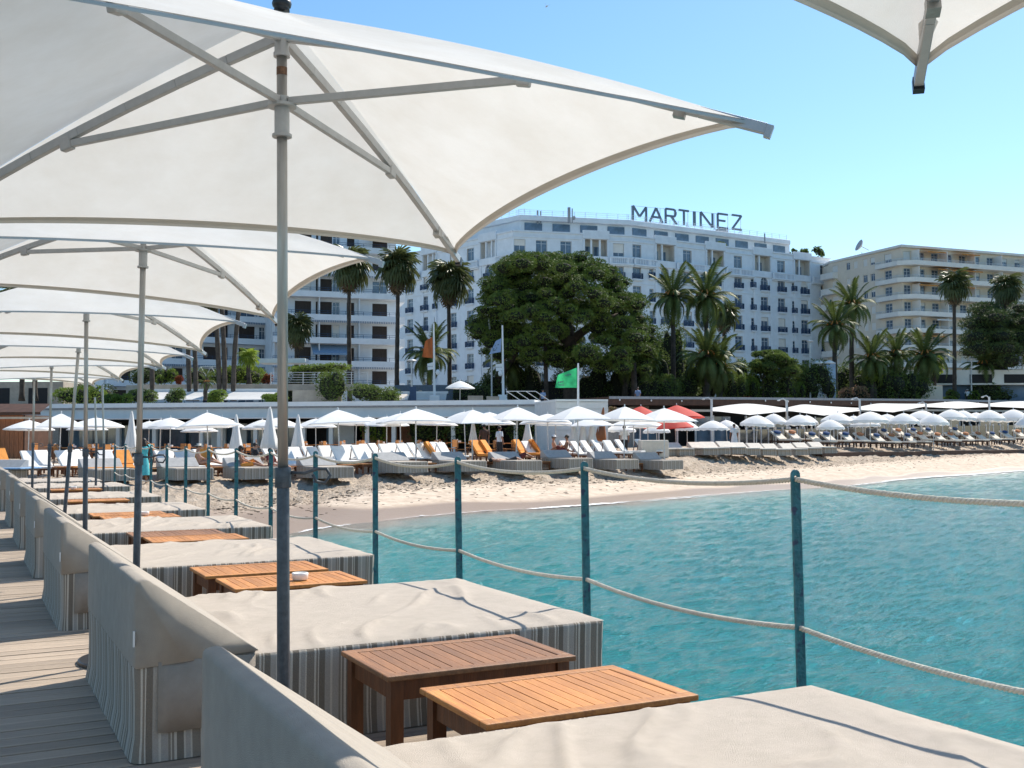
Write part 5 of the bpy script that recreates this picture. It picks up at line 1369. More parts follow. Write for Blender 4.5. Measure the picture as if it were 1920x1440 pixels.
# right restaurant: brown fascia, white sails, glazing, fence
G0 = W(1142, 745, 86); G1 = W(1420, 747, 94); G2 = W(1760, 750, 112); G3 = W(2100, 757, 136)
rr_ = thing('beach_restaurant', 'long dark timber fronted beach restaurant with white shade sails on the right', 'restaurant', (0, 0, 0))
GP = [Vector((p.x, p.y, 0)) for p in (G0, G1, G2, G3)]; GZ = [p.z for p in (G0, G1, G2, G3)]
for k in range(3):
    a, b = GP[k], GP[k+1]; L_, rz_ = wing(a, b); z0, z1 = GZ[k], GZ[k+1]
    def sb2(y0, y1, q0, q1, m, nm):
        mb = MB(); mb.add([(0, y0, z0+q0), (L_, y0, z1+q0), (L_, y1, z1+q0), (0, y1, z0+q0), (0, y0, z0+q1), (L_, y0, z1+q1), (L_, y1, z1+q1), (0, y1, z0+q1)],
            [(0, 3, 2, 1), (4, 5, 6, 7), (0, 1, 5, 4), (1, 2, 6, 5), (2, 3, 7, 6), (3, 0, 4, 7)]); obj(nm, mb, m, rr_, a, rz_)
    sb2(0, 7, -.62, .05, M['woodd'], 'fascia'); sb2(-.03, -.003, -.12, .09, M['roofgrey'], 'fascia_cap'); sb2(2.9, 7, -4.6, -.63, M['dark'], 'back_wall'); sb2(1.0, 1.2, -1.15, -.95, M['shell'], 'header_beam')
    mb = MB(); mb.box(0, 1.3, .3, 1.9, 1.34, 3.1); me = mb.mesh('glass_pane', M['glassb']); mb = MB(); mb.box(-.06, 1.25, .3, .06, 1.38, 3.2); mp_ = mb.mesh('window_post', M['shell'])
    n = int(L_/2.0)
    for q in range(n):
        if (q % 5) not in (3, 4): link('glass_pane', me, rr_, frm(a, rz_, q*2.0+.05), rz_)
        link('window_post', mp_, rr_, frm(a, rz_, q*2.0), rz_)
    mb = MB(); mb.ball((0, 0, 0), .07, .07, .09, 6, 4); me = mb.mesh('bulkhead_lamp', M['white'])
    for q in range(int(L_/3.2)): link('bulkhead_lamp', me, rr_, frm(a, rz_, q*3.2+1, -.08, z0-.2), rz_)
    if k: 
        mb = MB(); mb.box(0, -9.5, -.2, L_, 2.8, .15+.25*k); obj('terrace_floor', mb, M['woodd'], rr_, a, rz_)
def sail(pxs, rows, d, lab, droop):
    """shade sail: top edge points from left to right"""
    t = thing('shade_sail', lab, 'shade sail', W(pxs[0], rows[0], d), 0, 'white shade sails in front of the right-hand restaurant'); O = W(pxs[0], rows[0], d)
    vs = []; n = 24; m = 6
    for j in range(m+1):
        v = j/m
        for i in range(n+1):
            u = i/n; px = lerp(pxs[0], pxs[-1], u); py = table(list(zip(pxs, rows)), px)
            # smooth the row profile
            py = sum(table(list(zip(pxs, rows)), px+o) for o in (-14, -7, 0, 7, 14))/5
            top = W(px, py, d+3.2); bot = W(px, table([(pxs[0], rows[0]+5), ((pxs[0]+pxs[-1])/2, rows[0]+droop), (pxs[-1], rows[-1]+5)], px), d-2.6)
            p = top.lerp(bot, v); p.z -= .12*math.sin(math.pi*v); vs.append(p-O)
    mb = MB(); mb.add(vs, [(j*(n+1)+i, (j+1)*(n+1)+i, (j+1)*(n+1)+i+1, j*(n+1)+i+1) for j in range(m) for i in range(n)])
    obj('sail_cloth', mb, M['awning'], t, sm=True)
sail([1336, 1360, 1400, 1440, 1476], [765, 760, 756, 760, 766], 84, 'first white shade sail, arching up between two tall poles', 13)
sail([1478, 1500, 1540, 1575, 1612], [765, 757, 761, 763, 765], 88, 'second white shade sail with a peak near its left end', 14)
sail([1614, 1640, 1690, 1735], [763, 756, 757, 757], 94, 'third white shade sail, long and nearly flat', 10)
sail([1737, 1770, 1800, 1830, 1852], [758, 754, 752, 755, 758], 100, 'fourth white shade sail, gently arched', 8)
sail([1854, 1880, 1930, 1990], [757, 753, 752, 756], 106, 'last white shade sail running out of the right edge', 8)
def lamp_pole(px, y0, d, lab):
    g = ground(px, d); a = W(px, y0, d); t = thing('steel_lamp_pole', lab, 'lamp post', (g.x, g.y, g.z), 0, 'steel poles carrying the sails')
    mb = MB(); mb.tube([(0, 0, 0), (0, 0, a.z-g.z)], .09, 8); obj('pole', mb, M['pole'], t)
    mb = MB(); z = a.z-g.z; mb.tube([(0, 0, z-.1), tuple(rr*-.25+Vector((0, 0, z+.12))), tuple(rr*-.6+Vector((0, 0, z+.02)))], .05, 6); mb.ball(rr*-.62+Vector((0, 0, z-.02)), .14, .14, .06, 8, 4); obj('lamp_arm', mb, M['pole'], t)
for px, y0, d, lb in ((1334, 748, 82, 'first tall pole, between the red parasols and the first shade sail'), (1475, 750, 84, 'tall pole with curved lamp arm between first and second sail'),
                      (1612, 748, 90, 'tall pole with curved lamp arm between second and third sail'), (1736, 756, 94, 'short grey pole at the end of the third sail'), (1855, 744, 100, 'grey pole with curved lamp arm at the far right')): lamp_pole(px, y0, d, lb)
# glass fence along the right restaurant
fn = thing('glass_fence', 'dark glass fence with pale posts behind the right-hand sun loungers', 'fence', (0, 0, 0))
M['fglass'] = mat('smoked_fence_glass', (.035, .045, .055), .12, .2, 1, spec=.8)
fp = [ground(1385+k*13.6, 70+k*.86) for k in range(44)]
mb = MB(); mb.box(-.05, -.05, 0, .05, .05, 1.45); me = mb.mesh('fence_post', M['pole'])
for p, q in zip(fp, fp[1:]):
    L_, rz_ = wing(p, q); link('fence_post', me, fn, p, rz_)
    mb = MB(); mb.box(.09, -.015, .12, L_-.09, .015, 1.32); obj('glass_pane', mb, M['fglass'], fn, p, rz_)

# ================================================================== BEACH FURNITURE
def parasol_proto(name, r, hrim, htop, n, valance, m, sq=0, label='', grp='', dome=0):
    t = thing(name, label, 'parasol', (0, 0, 0), 0, grp)
    mb = MB(); mb.tube([(0, 0, -.3), (0, 0, htop)], .03, 8); obj('pole', mb, M['pole'], t)
    mb = MB(); vs = []; rings = 6; fs = []; seg = n*4
    for i in range(rings+1):
        u = i/rings
        for k in range(seg):
            a = 2*math.pi*k/seg; f = (k % 4)/4; c = math.cos(math.pi/n)/math.cos((f-.5)*2*math.pi/n) if True else 1
            rad = r*u*(c if n < 8 else lerp(1, c, .8)); drop = lerp(u, u*u, dome)
            sc_ = .03*u*math.sin(math.pi*f)
            vs.append((rad*math.cos(a), rad*math.sin(a), htop-(htop-hrim)*drop+sc_))
    for i in range(rings):
        for k in range(seg):
            a = i*seg+k; b = i*seg+(k+1) % seg
            fs.append((a, a+seg, b+seg, b))
    mb.add(vs, fs)
    if valance:
        o = len(mb.v); vv = []
        for k in range(seg):
            x, y, z = vs[rings*seg+k]; vv += [(x, y, z), (x*1.01, y*1.01, z-valance*(1-.45*abs((k % 4)-2)/2))]
        mb.add(vv, [(2*k, 2*k+1, 2*((k+1) % seg)+1, 2*((k+1) % seg)) for k in range(seg)])
    obj('canopy', mb, m, t, sm=n >= 8)
    mb = MB()
    for k in range(n): a = 2*math.pi*k/n; mb.bar((0, 0, htop-.55), (r*.5*math.cos(a), r*.5*math.sin(a), htop-(htop-hrim)*lerp(.5, .25, dome)-.02), .015)
    obj('spokes', mb, M['pole'], t)['kind'] = 'stuff'
    mb = MB(); mb.ball((0, 0, htop+.05), .04, .04, .07, 6, 4); obj('finial', mb, M['pole'], t)
    return t
gb, gr, gs, gd = 'big white parasols over the front row of sunbeds', 'smaller white parasols in the rows behind', 'white scalloped parasols on the right beach', 'red parasols'
p_big = parasol_proto('big_parasol', 1.72, 2.27, 2.95, 4, .05, M['parf'], label='x', grp=gb, dome=.25)
p_rnd = parasol_proto('round_parasol', 1.42, 2.12, 2.62, 8, .08, M['parf'], label='x', grp=gr, dome=.4)
p_sca = parasol_proto('scalloped_parasol', 1.25, 1.72, 2.28, 10, .22, M['parf'], label='x', grp=gs, dome=.6)
p_red = parasol_proto('red_parasol', 1.9, 2.3, 3.2, 8, .12, M['redfab'], label='x', grp=gd, dome=.3)
def put_par(proto, px, pyt, wpx, d, rz_, lab, baser, baseh):
    """apex at row pyt, width wpx pixels"""
    a = W(px, pyt, d); g = ground(px, d); sc_ = wpx*d/F/(2*baser); h = (a.z-g.z)/baseh
    o = place(proto, USED, (a.x, a.y, g.z), rz_, lab, (sc_, sc_, h)); o.rotation_euler = (random.gauss(0, .022), random.gauss(0, .022), rz_)
big = [(112, 775, 98, 44), (392, 773, 118, 44), (638, 768, 122, 45.5), (780, 766, 128, 46.5), (885, 768, 104, 48), (967, 763, 106, 49.5), (1084, 761, 112, 51), (1169, 762, 98, 52.5), (1245, 765, 108, 54)]
for k, (px, py, w_, d) in enumerate(big):
    put_par(p_big, px, py, w_*1.12, d, .7+.1*math.sin(k*2), '%s big white parasol from the left over the front row of sunbeds' % ORD[k], 1.6, 2.95)
rnd_ = [(54, 786, 84, 50), (181, 781, 100, 52), (164, 790, 70, 60), (279, 788, 56, 62), (300, 785, 78, 54), (319, 781, 78, 52), (375, 794, 64, 60), (416, 780, 78, 54), (494, 785, 74, 54), (520, 781, 86, 52), (593, 783, 74, 54),
        (667, 778, 74, 56), (690, 780, 70, 58), (725, 779, 80, 54), (752, 773, 88, 52), (818, 780, 74, 58), (873, 770, 84, 56), (916, 771, 78, 58), (936, 780, 60, 62), (1028, 774, 84, 56), (1042, 781, 72, 60), (1110, 782, 80, 58), (1188, 782, 84, 59), (1215, 787, 70, 62), (1006, 778, 60, 62)]
for k, (px, py, w_, d) in enumerate(sorted(rnd_)):
    put_par(p_rnd, px, py, w_, d, k*.5, '%s smaller white round parasol from the left, behind the big ones' % ORD[k], 1.33, 2.67)
sca = [(1164, 791, 56, 66), (1232, 794, 52, 66), (1288, 788, 46, 68), (1336, 787, 58, 66), (1364, 786, 46, 70), (1417, 777, 64, 68), (1450, 774, 52, 74), (1499, 776, 58, 71), (1514, 777, 42, 78), (1557, 785, 52, 71), (1569, 772, 64, 77),
       (1622, 783, 56, 80), (1631, 770, 68, 76), (1662, 775, 56, 82), (1694, 773, 58, 79), (1727, 768, 64, 83), (1749, 774, 56, 80), (1782, 766, 58, 86), (1803, 768, 50, 88), (1829, 772, 50, 92), (1854, 767, 58, 88), (1900, 766, 56, 92), (1920, 780, 34, 88), (1880, 774, 50, 96), (1600, 778, 46, 84)]
for k, (px, py, w_, d) in enumerate(sorted(sca)):
    put_par(p_sca, px, py, w_, d, k*.4, '%s white scalloped parasol from the left on the right-hand beach' % ORD[k], 1.25, 2.33)
for k, (px, py, w_, d, lb) in enumerate(((1200, 760, 88, 72, 'red parasol farther back, left one of the rear pair'), (1270, 758, 104, 74, 'red parasol farther back, right one of the rear pair'), (1235, 784, 56, 68, 'small red parasol half hidden under the white ones'), (1268, 780, 70, 61, 'low red parasol in front, tilted towards the viewer'))):
    put_par(p_red, px, py, w_, d, .3, lb, 1.9, 3.25)
# closed parasols
t = thing('closed_parasol', 'x', 'parasol', (0, 0, 0), 0, 'closed parasols'); pc = t
mb = MB(); mb.tube([(0, 0, -.2), (0, 0, 2.6)], .025, 8); obj('pole', mb, M['pole'], t)
mb = MB(); n = 16; vs = []; prof = [(.02, 2.75), (.06, 2.55), (.10, 2.2), (.16, 1.7), (.24, 1.2), (.27, .95), (.18, .85), (.05, .84)]
for r_, z in prof:
    for k in range(n): a = 2*math.pi*k/n; q = r_*(1+(.22 if k % 2 else -.15)); vs.append((q*math.cos(a), q*math.sin(a), z+(.04 if k % 2 else 0)))
mb.add(vs, [(i*n+k, (i+1)*n+k, (i+1)*n+(k+1) % n, i*n+(k+1) % n) for i in range(len(prof)-1) for k in range(n)]); cl = obj('folded_canopy', mb, M['parf'], t, sm=True)
clo = [(247, 772, 1, 'closed white parasol behind the woman in turquoise'), (443, 778, 1, 'closed white parasol right of the second big open parasol'), (506, 764, 1.25, 'tall closed white parasol just left of the nearest pole'), (559, 778, 1, 'closed white parasol right of the nearest pole'),
       (887, 783, .8, 'closed white parasol hanging beside the waiters'), (989, 784, .95, 'closed white parasol right of the waiter in white'), (1075, 786, .9, 'closed white parasol before the panelled block, left one'), (1093, 782, .8, 'closed white parasol before the panelled block, middle one'), (1110, 785, .9, 'closed cream parasol before the panelled block, right one')]
for px, py, s, lb in clo:
    d = 46 if s > 1.1 else (47 if px < 600 else 58); a = W(px, py, d); g = ground(px, d); h = (a.z-g.z)/2.75; place(pc, USED, (a.x, a.y, g.z), 0, lb, (s, s, h))
t = thing('closed_parasol', 'closed dark red-brown parasol leaning beside the panelled block', 'parasol', ground(1122, 60), 0); d_ = MB(); d_.v = mb.v; d_.f = mb.f; d_.m = mb.m
obj('folded_canopy', d_, M['wood'], t, sm=True, rot=(0, .12, 0)); m2 = MB(); m2.tube([(0, 0, 0), (0, 0, 2.6)], .025, 6); obj('pole', m2, M['pole'], t)

# loungers
def lounger_proto(nm, cm, grp, legm, back=55, pillow=None, low=0, towel=None):
    t = thing(nm, 'x', 'sun lounger', (0, 0, 0), 0, grp); z = .30-low
    mb = MB()
    for y in (-.31, .26): mb.box(-.9, y, z-.07, 1.0, y+.05, z)
    mb.box(.95, -.31, z-.07, 1.0, .31, z); mb.box(-.9, -.31, z-.07, -.85, .31, z)
    obj('frame', mb, legm, t)
    mb = MB(); mb.box(-.03, -.03, 0, .03, .03, z-.07); me = mb.mesh('leg', legm)
    for x in (-.75, .0, .85):
        for y in (-.28, .28): link('leg', me, t, (x, y, 0))
    mb = MB(); mb.box(-.15, -.32, z+.003, 1.02, .32, z+.10); obj('seat_cushion', mb, cm, t, bevel=.03)
    b = R(back); d = Vector((-math.cos(b), 0, math.sin(b))); o = Vector((-.15, 0, z+.03)); nrm = Vector((math.sin(b), 0, math.cos(b)))
    mb = MB(); p = [o, o+d*.82, o+d*.82+nrm*.10, o+nrm*.10]; mb.prism([(q.x, -.32, q.z) for q in p], (0, .64, 0)); bc = obj('back_cushion', mb, cm, t, bevel=.03)
    mb = MB(); mb.bar(o+d*.75+Vector((0, -.25, 0)), (-.75, -.25, z-.02), .03); mb.bar(o+d*.75+Vector((0, .25, 0)), (-.75, .25, z-.02), .03); obj('back_prop', mb, legm, t)
    if pillow:
        c = o+d*.55+nrm*.17; mb = MB(); mb.ball((0, 0, 0), .16, .27, .085, 10, 6); obj('pillow', mb, pillow, t, c, rot=(0, -(math.pi/2-b)+math.pi/2-0, 0) if False else (0, b, 0), sm=True)
    if towel:
        mb = MB(); p = [o+nrm*.105+d*.2, o+nrm*.105+d*.84, o+nrm*.12+d*.84, o+nrm*.12+d*.2]; mb.prism([(q.x, -.34, q.z) for q in p], (0, .68, 0)); mb.box(-.1, -.34, z+.103, .7, .34, z+.118)
        p = [o+d*.83, o+d*.83+nrm*.12, o+d*.85+nrm*.12, o+d*.85]; mb.prism([(q.x, -.34, q.z) for q in p], (0, .68, 0)); p = [o+d*.3-nrm*.02, o+d*.85-nrm*.02, o+d*.85-nrm*.005, o+d*.3-nrm*.005]; mb.prism([(q.x, -.34, q.z) for q in p], (0, .68, 0))
        obj('towel', mb, towel, t)
    return t
sdir = rr*.80-fwh*.60; RZ1 = math.atan2(sdir.y, sdir.x)
lw = lounger_proto('sun_lounger', M['whitef'], 'white sun loungers of the left beach club', M['teak_leg'], 52)
lwx = [(66, 42), (88, 44), (133, 43), (150, 44.5), (168, 46), (205, 42.5), (222, 44), (240, 45), (318, 42.6), (336, 44), (352, 42.4), (368, 44), (386, 45.5), (404, 43.5), (428, 44), (440, 46), (520, 44), (548, 43.5), (566, 45.6), (590, 46), (604, 44.5),
       (620, 46.4), (646, 44.6), (664, 46.8), (684, 45.2), (700, 47), (716, 48.4), (734, 47), (752, 49), (768, 47.4), (788, 49.2), (806, 47.2), (830, 51), (842, 49.5), (1000, 53), (1072, 54), (1092, 52.4), (1110, 54.5), (1130, 56), (1152, 54.6), (1174, 56.6), (1212, 57.5)]
for k, (px, d) in enumerate(sorted(lwx)):
    g = ground(px, d); place(lw, USED, (g.x, g.y, max(g.z, -.05)+.02), RZ1+random.uniform(-.22, .22), '%s white cushioned sun lounger from the left in the left beach club' % (ORD[k] if k < 39 else ['fortieth', 'forty-first', 'forty-second', 'forty-third'][k-39]), .95)
lo_ = lounger_proto('sun_lounger', M['orangef'], 'sun loungers covered with orange towels', M['teak_leg'], 55, towel=M['orangef'])
for px, d, rz_, lb in ((378, 43, RZ1-.9, 'orange cushioned lounger carrying the woman in a straw hat'), (822, 47.5, RZ1+.5, 'orange towelled lounger right of the grey daybed beside a white one'), (906, 50.6, RZ1+.1, 'tall orange towelled lounger at the feet of the waiter in brown'), (924, 51.2, RZ1+.3, 'orange towelled lounger partly behind its taller neighbour'),
                       (985, 52.6, RZ1+.2, 'orange towelled lounger with a pale strip, right of the lying couple'), (1015, 53.6, RZ1+.9, 'orange towelled lounger with a red seat beside the panelled block'), (8, 44, RZ1, 'orange-brown lounger cut by the left edge of the picture'), (243, 41.6, RZ1, 'orange lounger behind the woman in turquoise')):
    g = ground(px, d); place(lo_, USED, (g.x, g.y, g.z+.02), rz_, lb, .97)
# small daybeds on the sand
def bday():
    t = thing('beach_daybed', 'x', 'daybed', (0, 0, 0), 0, 'striped daybeds on the sand in front of the white loungers')
    obj('skirt', skirt(1.95, 1.5, .42, 3), M['stripe'], t, sm=True)
    mb = MB(); mb.box(.03, -.72, .40, 1.92, .72, .45); obj('mattress_cover', mb, M['fabric'], t, bevel=.03)
    mb = MB(); mb.prism([(-.02, -.76, .43), (.55, -.76, .46), (.10, -.76, .80), (-.02, -.76, .80)], (0, 1.52, 0)); obj('backrest_wedge', mb, M['greyf'], t, bevel=.03)
    return t
bd = bday(); sd2 = rr*.62-fwh*.78; RZ2 = math.atan2(sd2.y, sd2.x)
BD = [(330, 41.3, 'striped daybed under the second big white parasol'), (452, 42, 'striped daybed on which the long haired woman rests'), (588, 42.6, 'striped daybed just right of the nearest pole'), (726, 44.2, 'striped daybed behind the third rail post from the left of the open water'), (836, 46, 'striped daybed below the fourth and fifth big parasols'),
      (940, 47.6, 'striped daybed carrying the two people lying in the sun'), (1036, 49.6, 'striped daybed under the seventh big white parasol'), (1122, 50.8, 'striped daybed, second from the right end of its row'), (1206, 52.6, 'striped daybed at the right end of its row'), (186, 40.5, 'striped daybed with an orange towel beside the leaning parasol pole')]
for px, d, lb in BD:
    g = ground(px, d); place(bd, USED, (g.x, g.y, g.z+.02), RZ2, lb)
tw = ground(212, 40.2); mb = MB(); mb.box(-.9, -.7, .46, .9, .7, .50); mb.box(.9, -.7, .2, .92, .7, .5); o = obj('towel', mb, M['orangef'], None, (tw.x-.4, tw.y+.6, tw.z+.03), RZ2, bevel=.01); tag(o, 'orange towel spread over the striped daybed by the leaning pole', 'towel')
g = ground(22, 39.5); t = dup(bd, (g.x, g.y, g.z+.02), RZ2-.9, 'grey daybed with a blue towel near the left edge of the picture')
mb = MB(); mb.box(-.6, -.45, 0, .6, .45, .05); o = obj('towel', mb, mat('light_blue_towel', (.20, .36, .58), .9, .2, 9), None, (g.x+.3, g.y-.75, g.z+.49), RZ2-.9, bevel=.02); tag(o, 'crumpled light blue towel lying on the grey daybed at far left', 'towel')
# low beach tables between
bt = thing('side_table', 'x', 'table', (0, 0, 0), 0, 'low wooden side tables on the sand')
mb = MB(); mb.box(-.3, 0, .36, .3, .08, .40); me = mb.mesh('slat', M['teak'])
for k in range(7): link('slat', me, bt, (0, -.33+k*.095, 0))
mb = MB(); mb.box(-.03, -.03, 0, .03, .03, .358); me = mb.mesh('leg', M['teak_leg'])
for x in (-.26, .26):
    for y in (-.28, .28): link('leg', me, bt, (x, y, 0))
mb = MB(); mb.box(-.28, -.3, .27, .28, .3, .35); obj('apron', mb, M['teak_leg'], bt)
for k, (px, d) in enumerate(((120, 41.5), (290, 41), (402, 42), (548, 42.6), (653, 43.2), (686, 43.4), (800, 45), (884, 46.4), (912, 47), (1014, 48.5), (1086, 50), (1188, 51.5), (142, 42))):
    g = ground(px, d); place(bt, USED, (g.x, g.y, g.z+.02), RZ2, '%s low wooden side table between the striped daybeds' % ORD[k])
# right beach: box loungers then slatted loungers with pillows
sd3 = rr*.52-fwh*.85; RZ3 = math.atan2(sd3.y, sd3.x)
bl = thing('box_lounger', 'x', 'sun lounger', (0, 0, 0), 0, 'striped box loungers with cream cushions')
obj('skirt', skirt(1.9, 1.0, .40, 5), M['stripe'], bl, sm=True)
mb = MB(); mb.box(.5, -.47, .395, 1.87, .47, .48); obj('seat_cushion', mb, M['cushb'], bl, bevel=.03)
mb = MB(); mb.prism([(-.05, -.47, .50), (.0, -.47, .80), (.10, -.47, .83), (.62, -.47, .46), (.5, -.47, .40)], (0, .94, 0)); obj('back_cushion', mb, M['cushb'], bl, bevel=.03)
for k, (px, d) in enumerate(((1228, 60), (1256, 60), (1300, 60.5), (1322, 61), (1352, 62), (1378, 62.5), (1408, 63.5), (1436, 64.5), (1468, 66), (1494, 67.5), (1522, 69))):
    g = ground(px, d); place(bl, USED, (g.x, g.y, g.z+.03), RZ3-.2, '%s cream box lounger from the left, right of the panelled block' % ORD[k], (1, 1, .86))
mb = MB(); mb.box(-.75, -.4, 0, .75, .4, .95); g = ground(1205, 56); o = obj('counter', mb, M['cushb'], None, (g.x+1.2, g.y+.8, g.z), RZ3+1.2, bevel=.06); tag(o, 'pale upholstered counter block behind the last striped daybed', 'counter')
lp1 = lounger_proto('sun_lounger', M['cushb'], 'wooden loungers with navy pillows', M['woodd'], 34, pillow=M['bluef'])
lp2 = lounger_proto('sun_lounger', M['cushb'], 'wooden loungers with rust pillows', M['woodd'], 34, pillow=M['rustf'])
PW = [(1464, 'b', 72), (1491, 'r', 74), (1529, 'b', 71), (1556, 'b', 72.5), (1592, 'b', 74), (1619, 'r', 75), (1650, 'b', 76), (1678, 'r', 77.5), (1708, 'b', 79), (1731, 'r', 81), (1764, 'r', 82), (1788, 'r', 83.5), (1817, 'r', 85), (1840, 'r', 86.5), (1866, 'b', 88), (1890, 'b', 90), (1914, 'r', 92), (1663, 'b', 82), (1690, 'r', 84), (1718, 'b', 86), (1746, 'b', 87), (1796, 'b', 88)]
nb = nr_ = 0
for px, c, d in PW:
    g = ground(px+6, d)
    if c == 'b': lb = '%s lounger with a navy pillow on the right-hand beach' % ORD[nb]; nb += 1
    else: lb = '%s lounger with a rust pillow on the right-hand beach' % ORD[nr_]; nr_ += 1
    place(lp1 if c == 'b' else lp2, USED, (g.x, g.y, g.z+.18), RZ3, lb, 1.22)
# timber platform edge under them
mb = MB(); 
dk = thing('timber_platform', 'dark timber edge of the low platform under the pillowed loungers', 'platform', (0, 0, 0))
pp = [ground(1540+k*24, 68.2+k*1.15)+Vector((0, 0, .1)) for k in range(18)]
for p, q in zip(pp, pp[1:]):
    L_, rz_ = wing(p, q); mb = MB(); mb.box(0, 0, -.5, L_-.02, 6.5, .14); obj('platform_section', mb, M['woodd'], dk, p, rz_)

# restaurant chairs and tables
ch = thing('wooden_chair', 'x', 'chair', (0, 0, 0), 0, 'wooden chairs on the left restaurant terrace')
mb = MB(); mb.box(-.24, -.24, .42, .24, .24, .46); obj('seat', mb, M['teak'], ch)
mb = MB(); mb.box(-.24, .20, .52, .24, .24, .92); obj('backrest', mb, M['teak'], ch)
mb = MB(); mb.box(-.025, -.025, 0, .025, .025, .42); me = mb.mesh('leg', M['teak_leg'])
for x in (-.21, .21):
    for y in (-.21, .21): link('leg', me, ch, (x, y, 0))
tb = thing('dining_table', 'x', 'table', (0, 0, 0), 0, 'dining tables on the left restaurant terrace')
mb = MB(); mb.box(-.4, -.4, .70, .4, .4, .74); obj('tabletop', mb, M['teak'], tb)
mb = MB(); mb.tube([(0, 0, 0), (0, 0, .7)], .05, 8); mb.box(-.25, -.25, 0, .25, .25, .03); obj('pedestal', mb, M['teak_leg'], tb)
mb = MB(); mb.lathe([(.03, .74), (.02, .80), (.04, .86), (.04, .92)], 8, c=(.15, .1, .002)); obj('glass', mb, M['ash'], tb); mb = MB(); mb.lathe([(.0, .745), (.13, .75)], 10, c=(-.15, -.1, .0)); mb.box(.0, -.25, .745, .12, -.1, .84); obj('place_setting', mb, M['ash'], tb)
xs = list(range(100, 1000, 36))
for k, px in enumerate(xs):
    d = 57+random.uniform(-2, 4); g = ground(px, d); z = max(g.z, .12)+.05
    place(tb, USED, (g.x, g.y, z), random.uniform(0, 1), '%s dining table from the left on the restaurant terrace' % ORD[k])
    for q, s in enumerate((-1, 1)):
        c = g+rr*s*.75+fwh*random.uniform(-.3, .3)
        place(ch, USED, (c.x, c.y, z), math.atan2(-rr.x*s, rr.y*s)+random.uniform(-.5, .5), 'wooden chair %s of the %s dining table from the left' % (('left', 'right')[q], ORD[k]))

# ================================================================== FLAGS, SIGNS, TERRACE
def flag(px, y0, y1, d, fpx, fpy, m, lab, panel=True, base=752, plab='', mark=None):
    d = dfix(px, d); b = W(px, y1, d); b.z = basez(px, y1, d, b.z); a = W(px-2 if panel else px, y0, d); t = thing('flagpole', lab, 'flagpole', b)
    mb = MB(); mb.tube([(0, 0, 0), (a.x-b.x, a.y-b.y, a.z-b.z)], [.13 if panel else .07, .07 if panel else .05], 10); obj('pole', mb, M['white'], t)
    pts = [W(x, y, d-.05)-b for x, y in fpx]; 
    (tl, tr_, br, bl_) = pts; vs = []; n = 12; mm = 8
    for i in range(n+1):
        for j in range(mm+1):
            u, v = i/n, j/mm; p = tr_.lerp(tl, u).lerp(br.lerp(bl_, u), v); p = p+fwh*(.22*math.sin(u*7+v*2.5)*u); vs.append(p)
    mb = MB(); mb.add(vs, [(i*(mm+1)+j, (i+1)*(mm+1)+j, (i+1)*(mm+1)+j+1, i*(mm+1)+j+1) for i in range(n) for j in range(mm)]); f = obj('flag', mb, m, t, sm=True)
    if mark:
        mb = MB()
        for (u0, v0, u1, v1) in mark:
            q = [tr_.lerp(tl, u).lerp(br.lerp(bl_, u), v)-fwh*(.06-.22*math.sin(u*7+v*2.5)*u) for u, v in ((u0, v0), (u1, v0), (u1, v1), (u0, v1))]; mb.add(q, [(0, 1, 2, 3)])
        obj('flag_print', mb, M['signgrey'], f)
    if panel:
        q = [W(x, y, d)-b for x, y in fpy]; mb = MB(); mb.prism(q, fwh*.08); pn = obj('sign_panel', mb, M['white'], t)
        mb = MB(); c = (q[0]+q[2])/2
        for k in range(6): mb.add([c+rr*(-.32+k*.11)-fwh*.02+Vector((0, 0, -.05)), c+rr*(-.26+k*.11)-fwh*.02+Vector((0, 0, -.05)), c+rr*(-.26+k*.11)-fwh*.02+Vector((0, 0, .04)), c+rr*(-.32+k*.11)-fwh*.02+Vector((0, 0, .04))], [(0, 1, 2, 3)])
        obj('panel_lettering', mb, M['roofgrey'], pn)
        l = W(fpy[1][0]+(8 if px < 900 else -6), fpy[2][1]+6, d-.2)-b; mb = MB(); mb.ball(l, .20, .2, .26, 8, 6); mb.bar(l, Vector((0, 0, l.z)), .06); obj('floodlight', mb, M['white'], t)
M['flago'] = mat('rust_flag', (.40, .12, .035), .8, .05, 3, trans=.12, col2=(.30, .08, .02)); M['flagb'] = mat('pale_blue_flag', (.42, .55, .80), .8, .04, 3, trans=.35); M['flagg'] = mat('green_flag', (.05, .50, .20), .8, .12, 2.5, trans=.35, col2=(.03, .30, .12))
flag(815, 606, 742, 92, [(797, 640), (811, 631), (812, 672), (791, 669)], [(801, 682), (813, 679), (813, 692), (802, 694)], M['flago'], 'tapered white flagpole with a rust coloured flag and small sign panel')
flag(944, 610, 752, 92, [(929, 640), (940, 634), (939, 660), (917, 664)], [(929, 683), (944, 681), (944, 694), (930, 696)], M['flagb'], 'tapered white flagpole with a pale blue flag and small sign panel', mark=[(.3, .35, .75, .45), (.4, .6, .85, .68), (.45, .75, .8, .80)])
flag(1084, 681, 768, 62, [(1046, 703), (1082, 689), (1082, 727), (1041, 727)], None, M['flagg'], 'thin white pole flying a bright green beach flag', panel=False, mark=[(.3, .22, .38, .30), (.42, .20, .5, .28), (.54, .20, .62, .28), (.66, .55, .72, .66), (.75, .54, .82, .66), (.85, .55, .92, .66), (.6, .75, .9, .79), (.6, .84, .85, .88)])
flag(1918, 640, 752, 96, [(1898, 661), (1918, 659), (1918, 688), (1899, 683)], [(1900, 692), (1918, 691), (1918, 702), (1901, 702)], M['flagb'], 'white flagpole with a pale blue flag at the right edge of the picture', mark=[(.35, .3, .6, .6)])
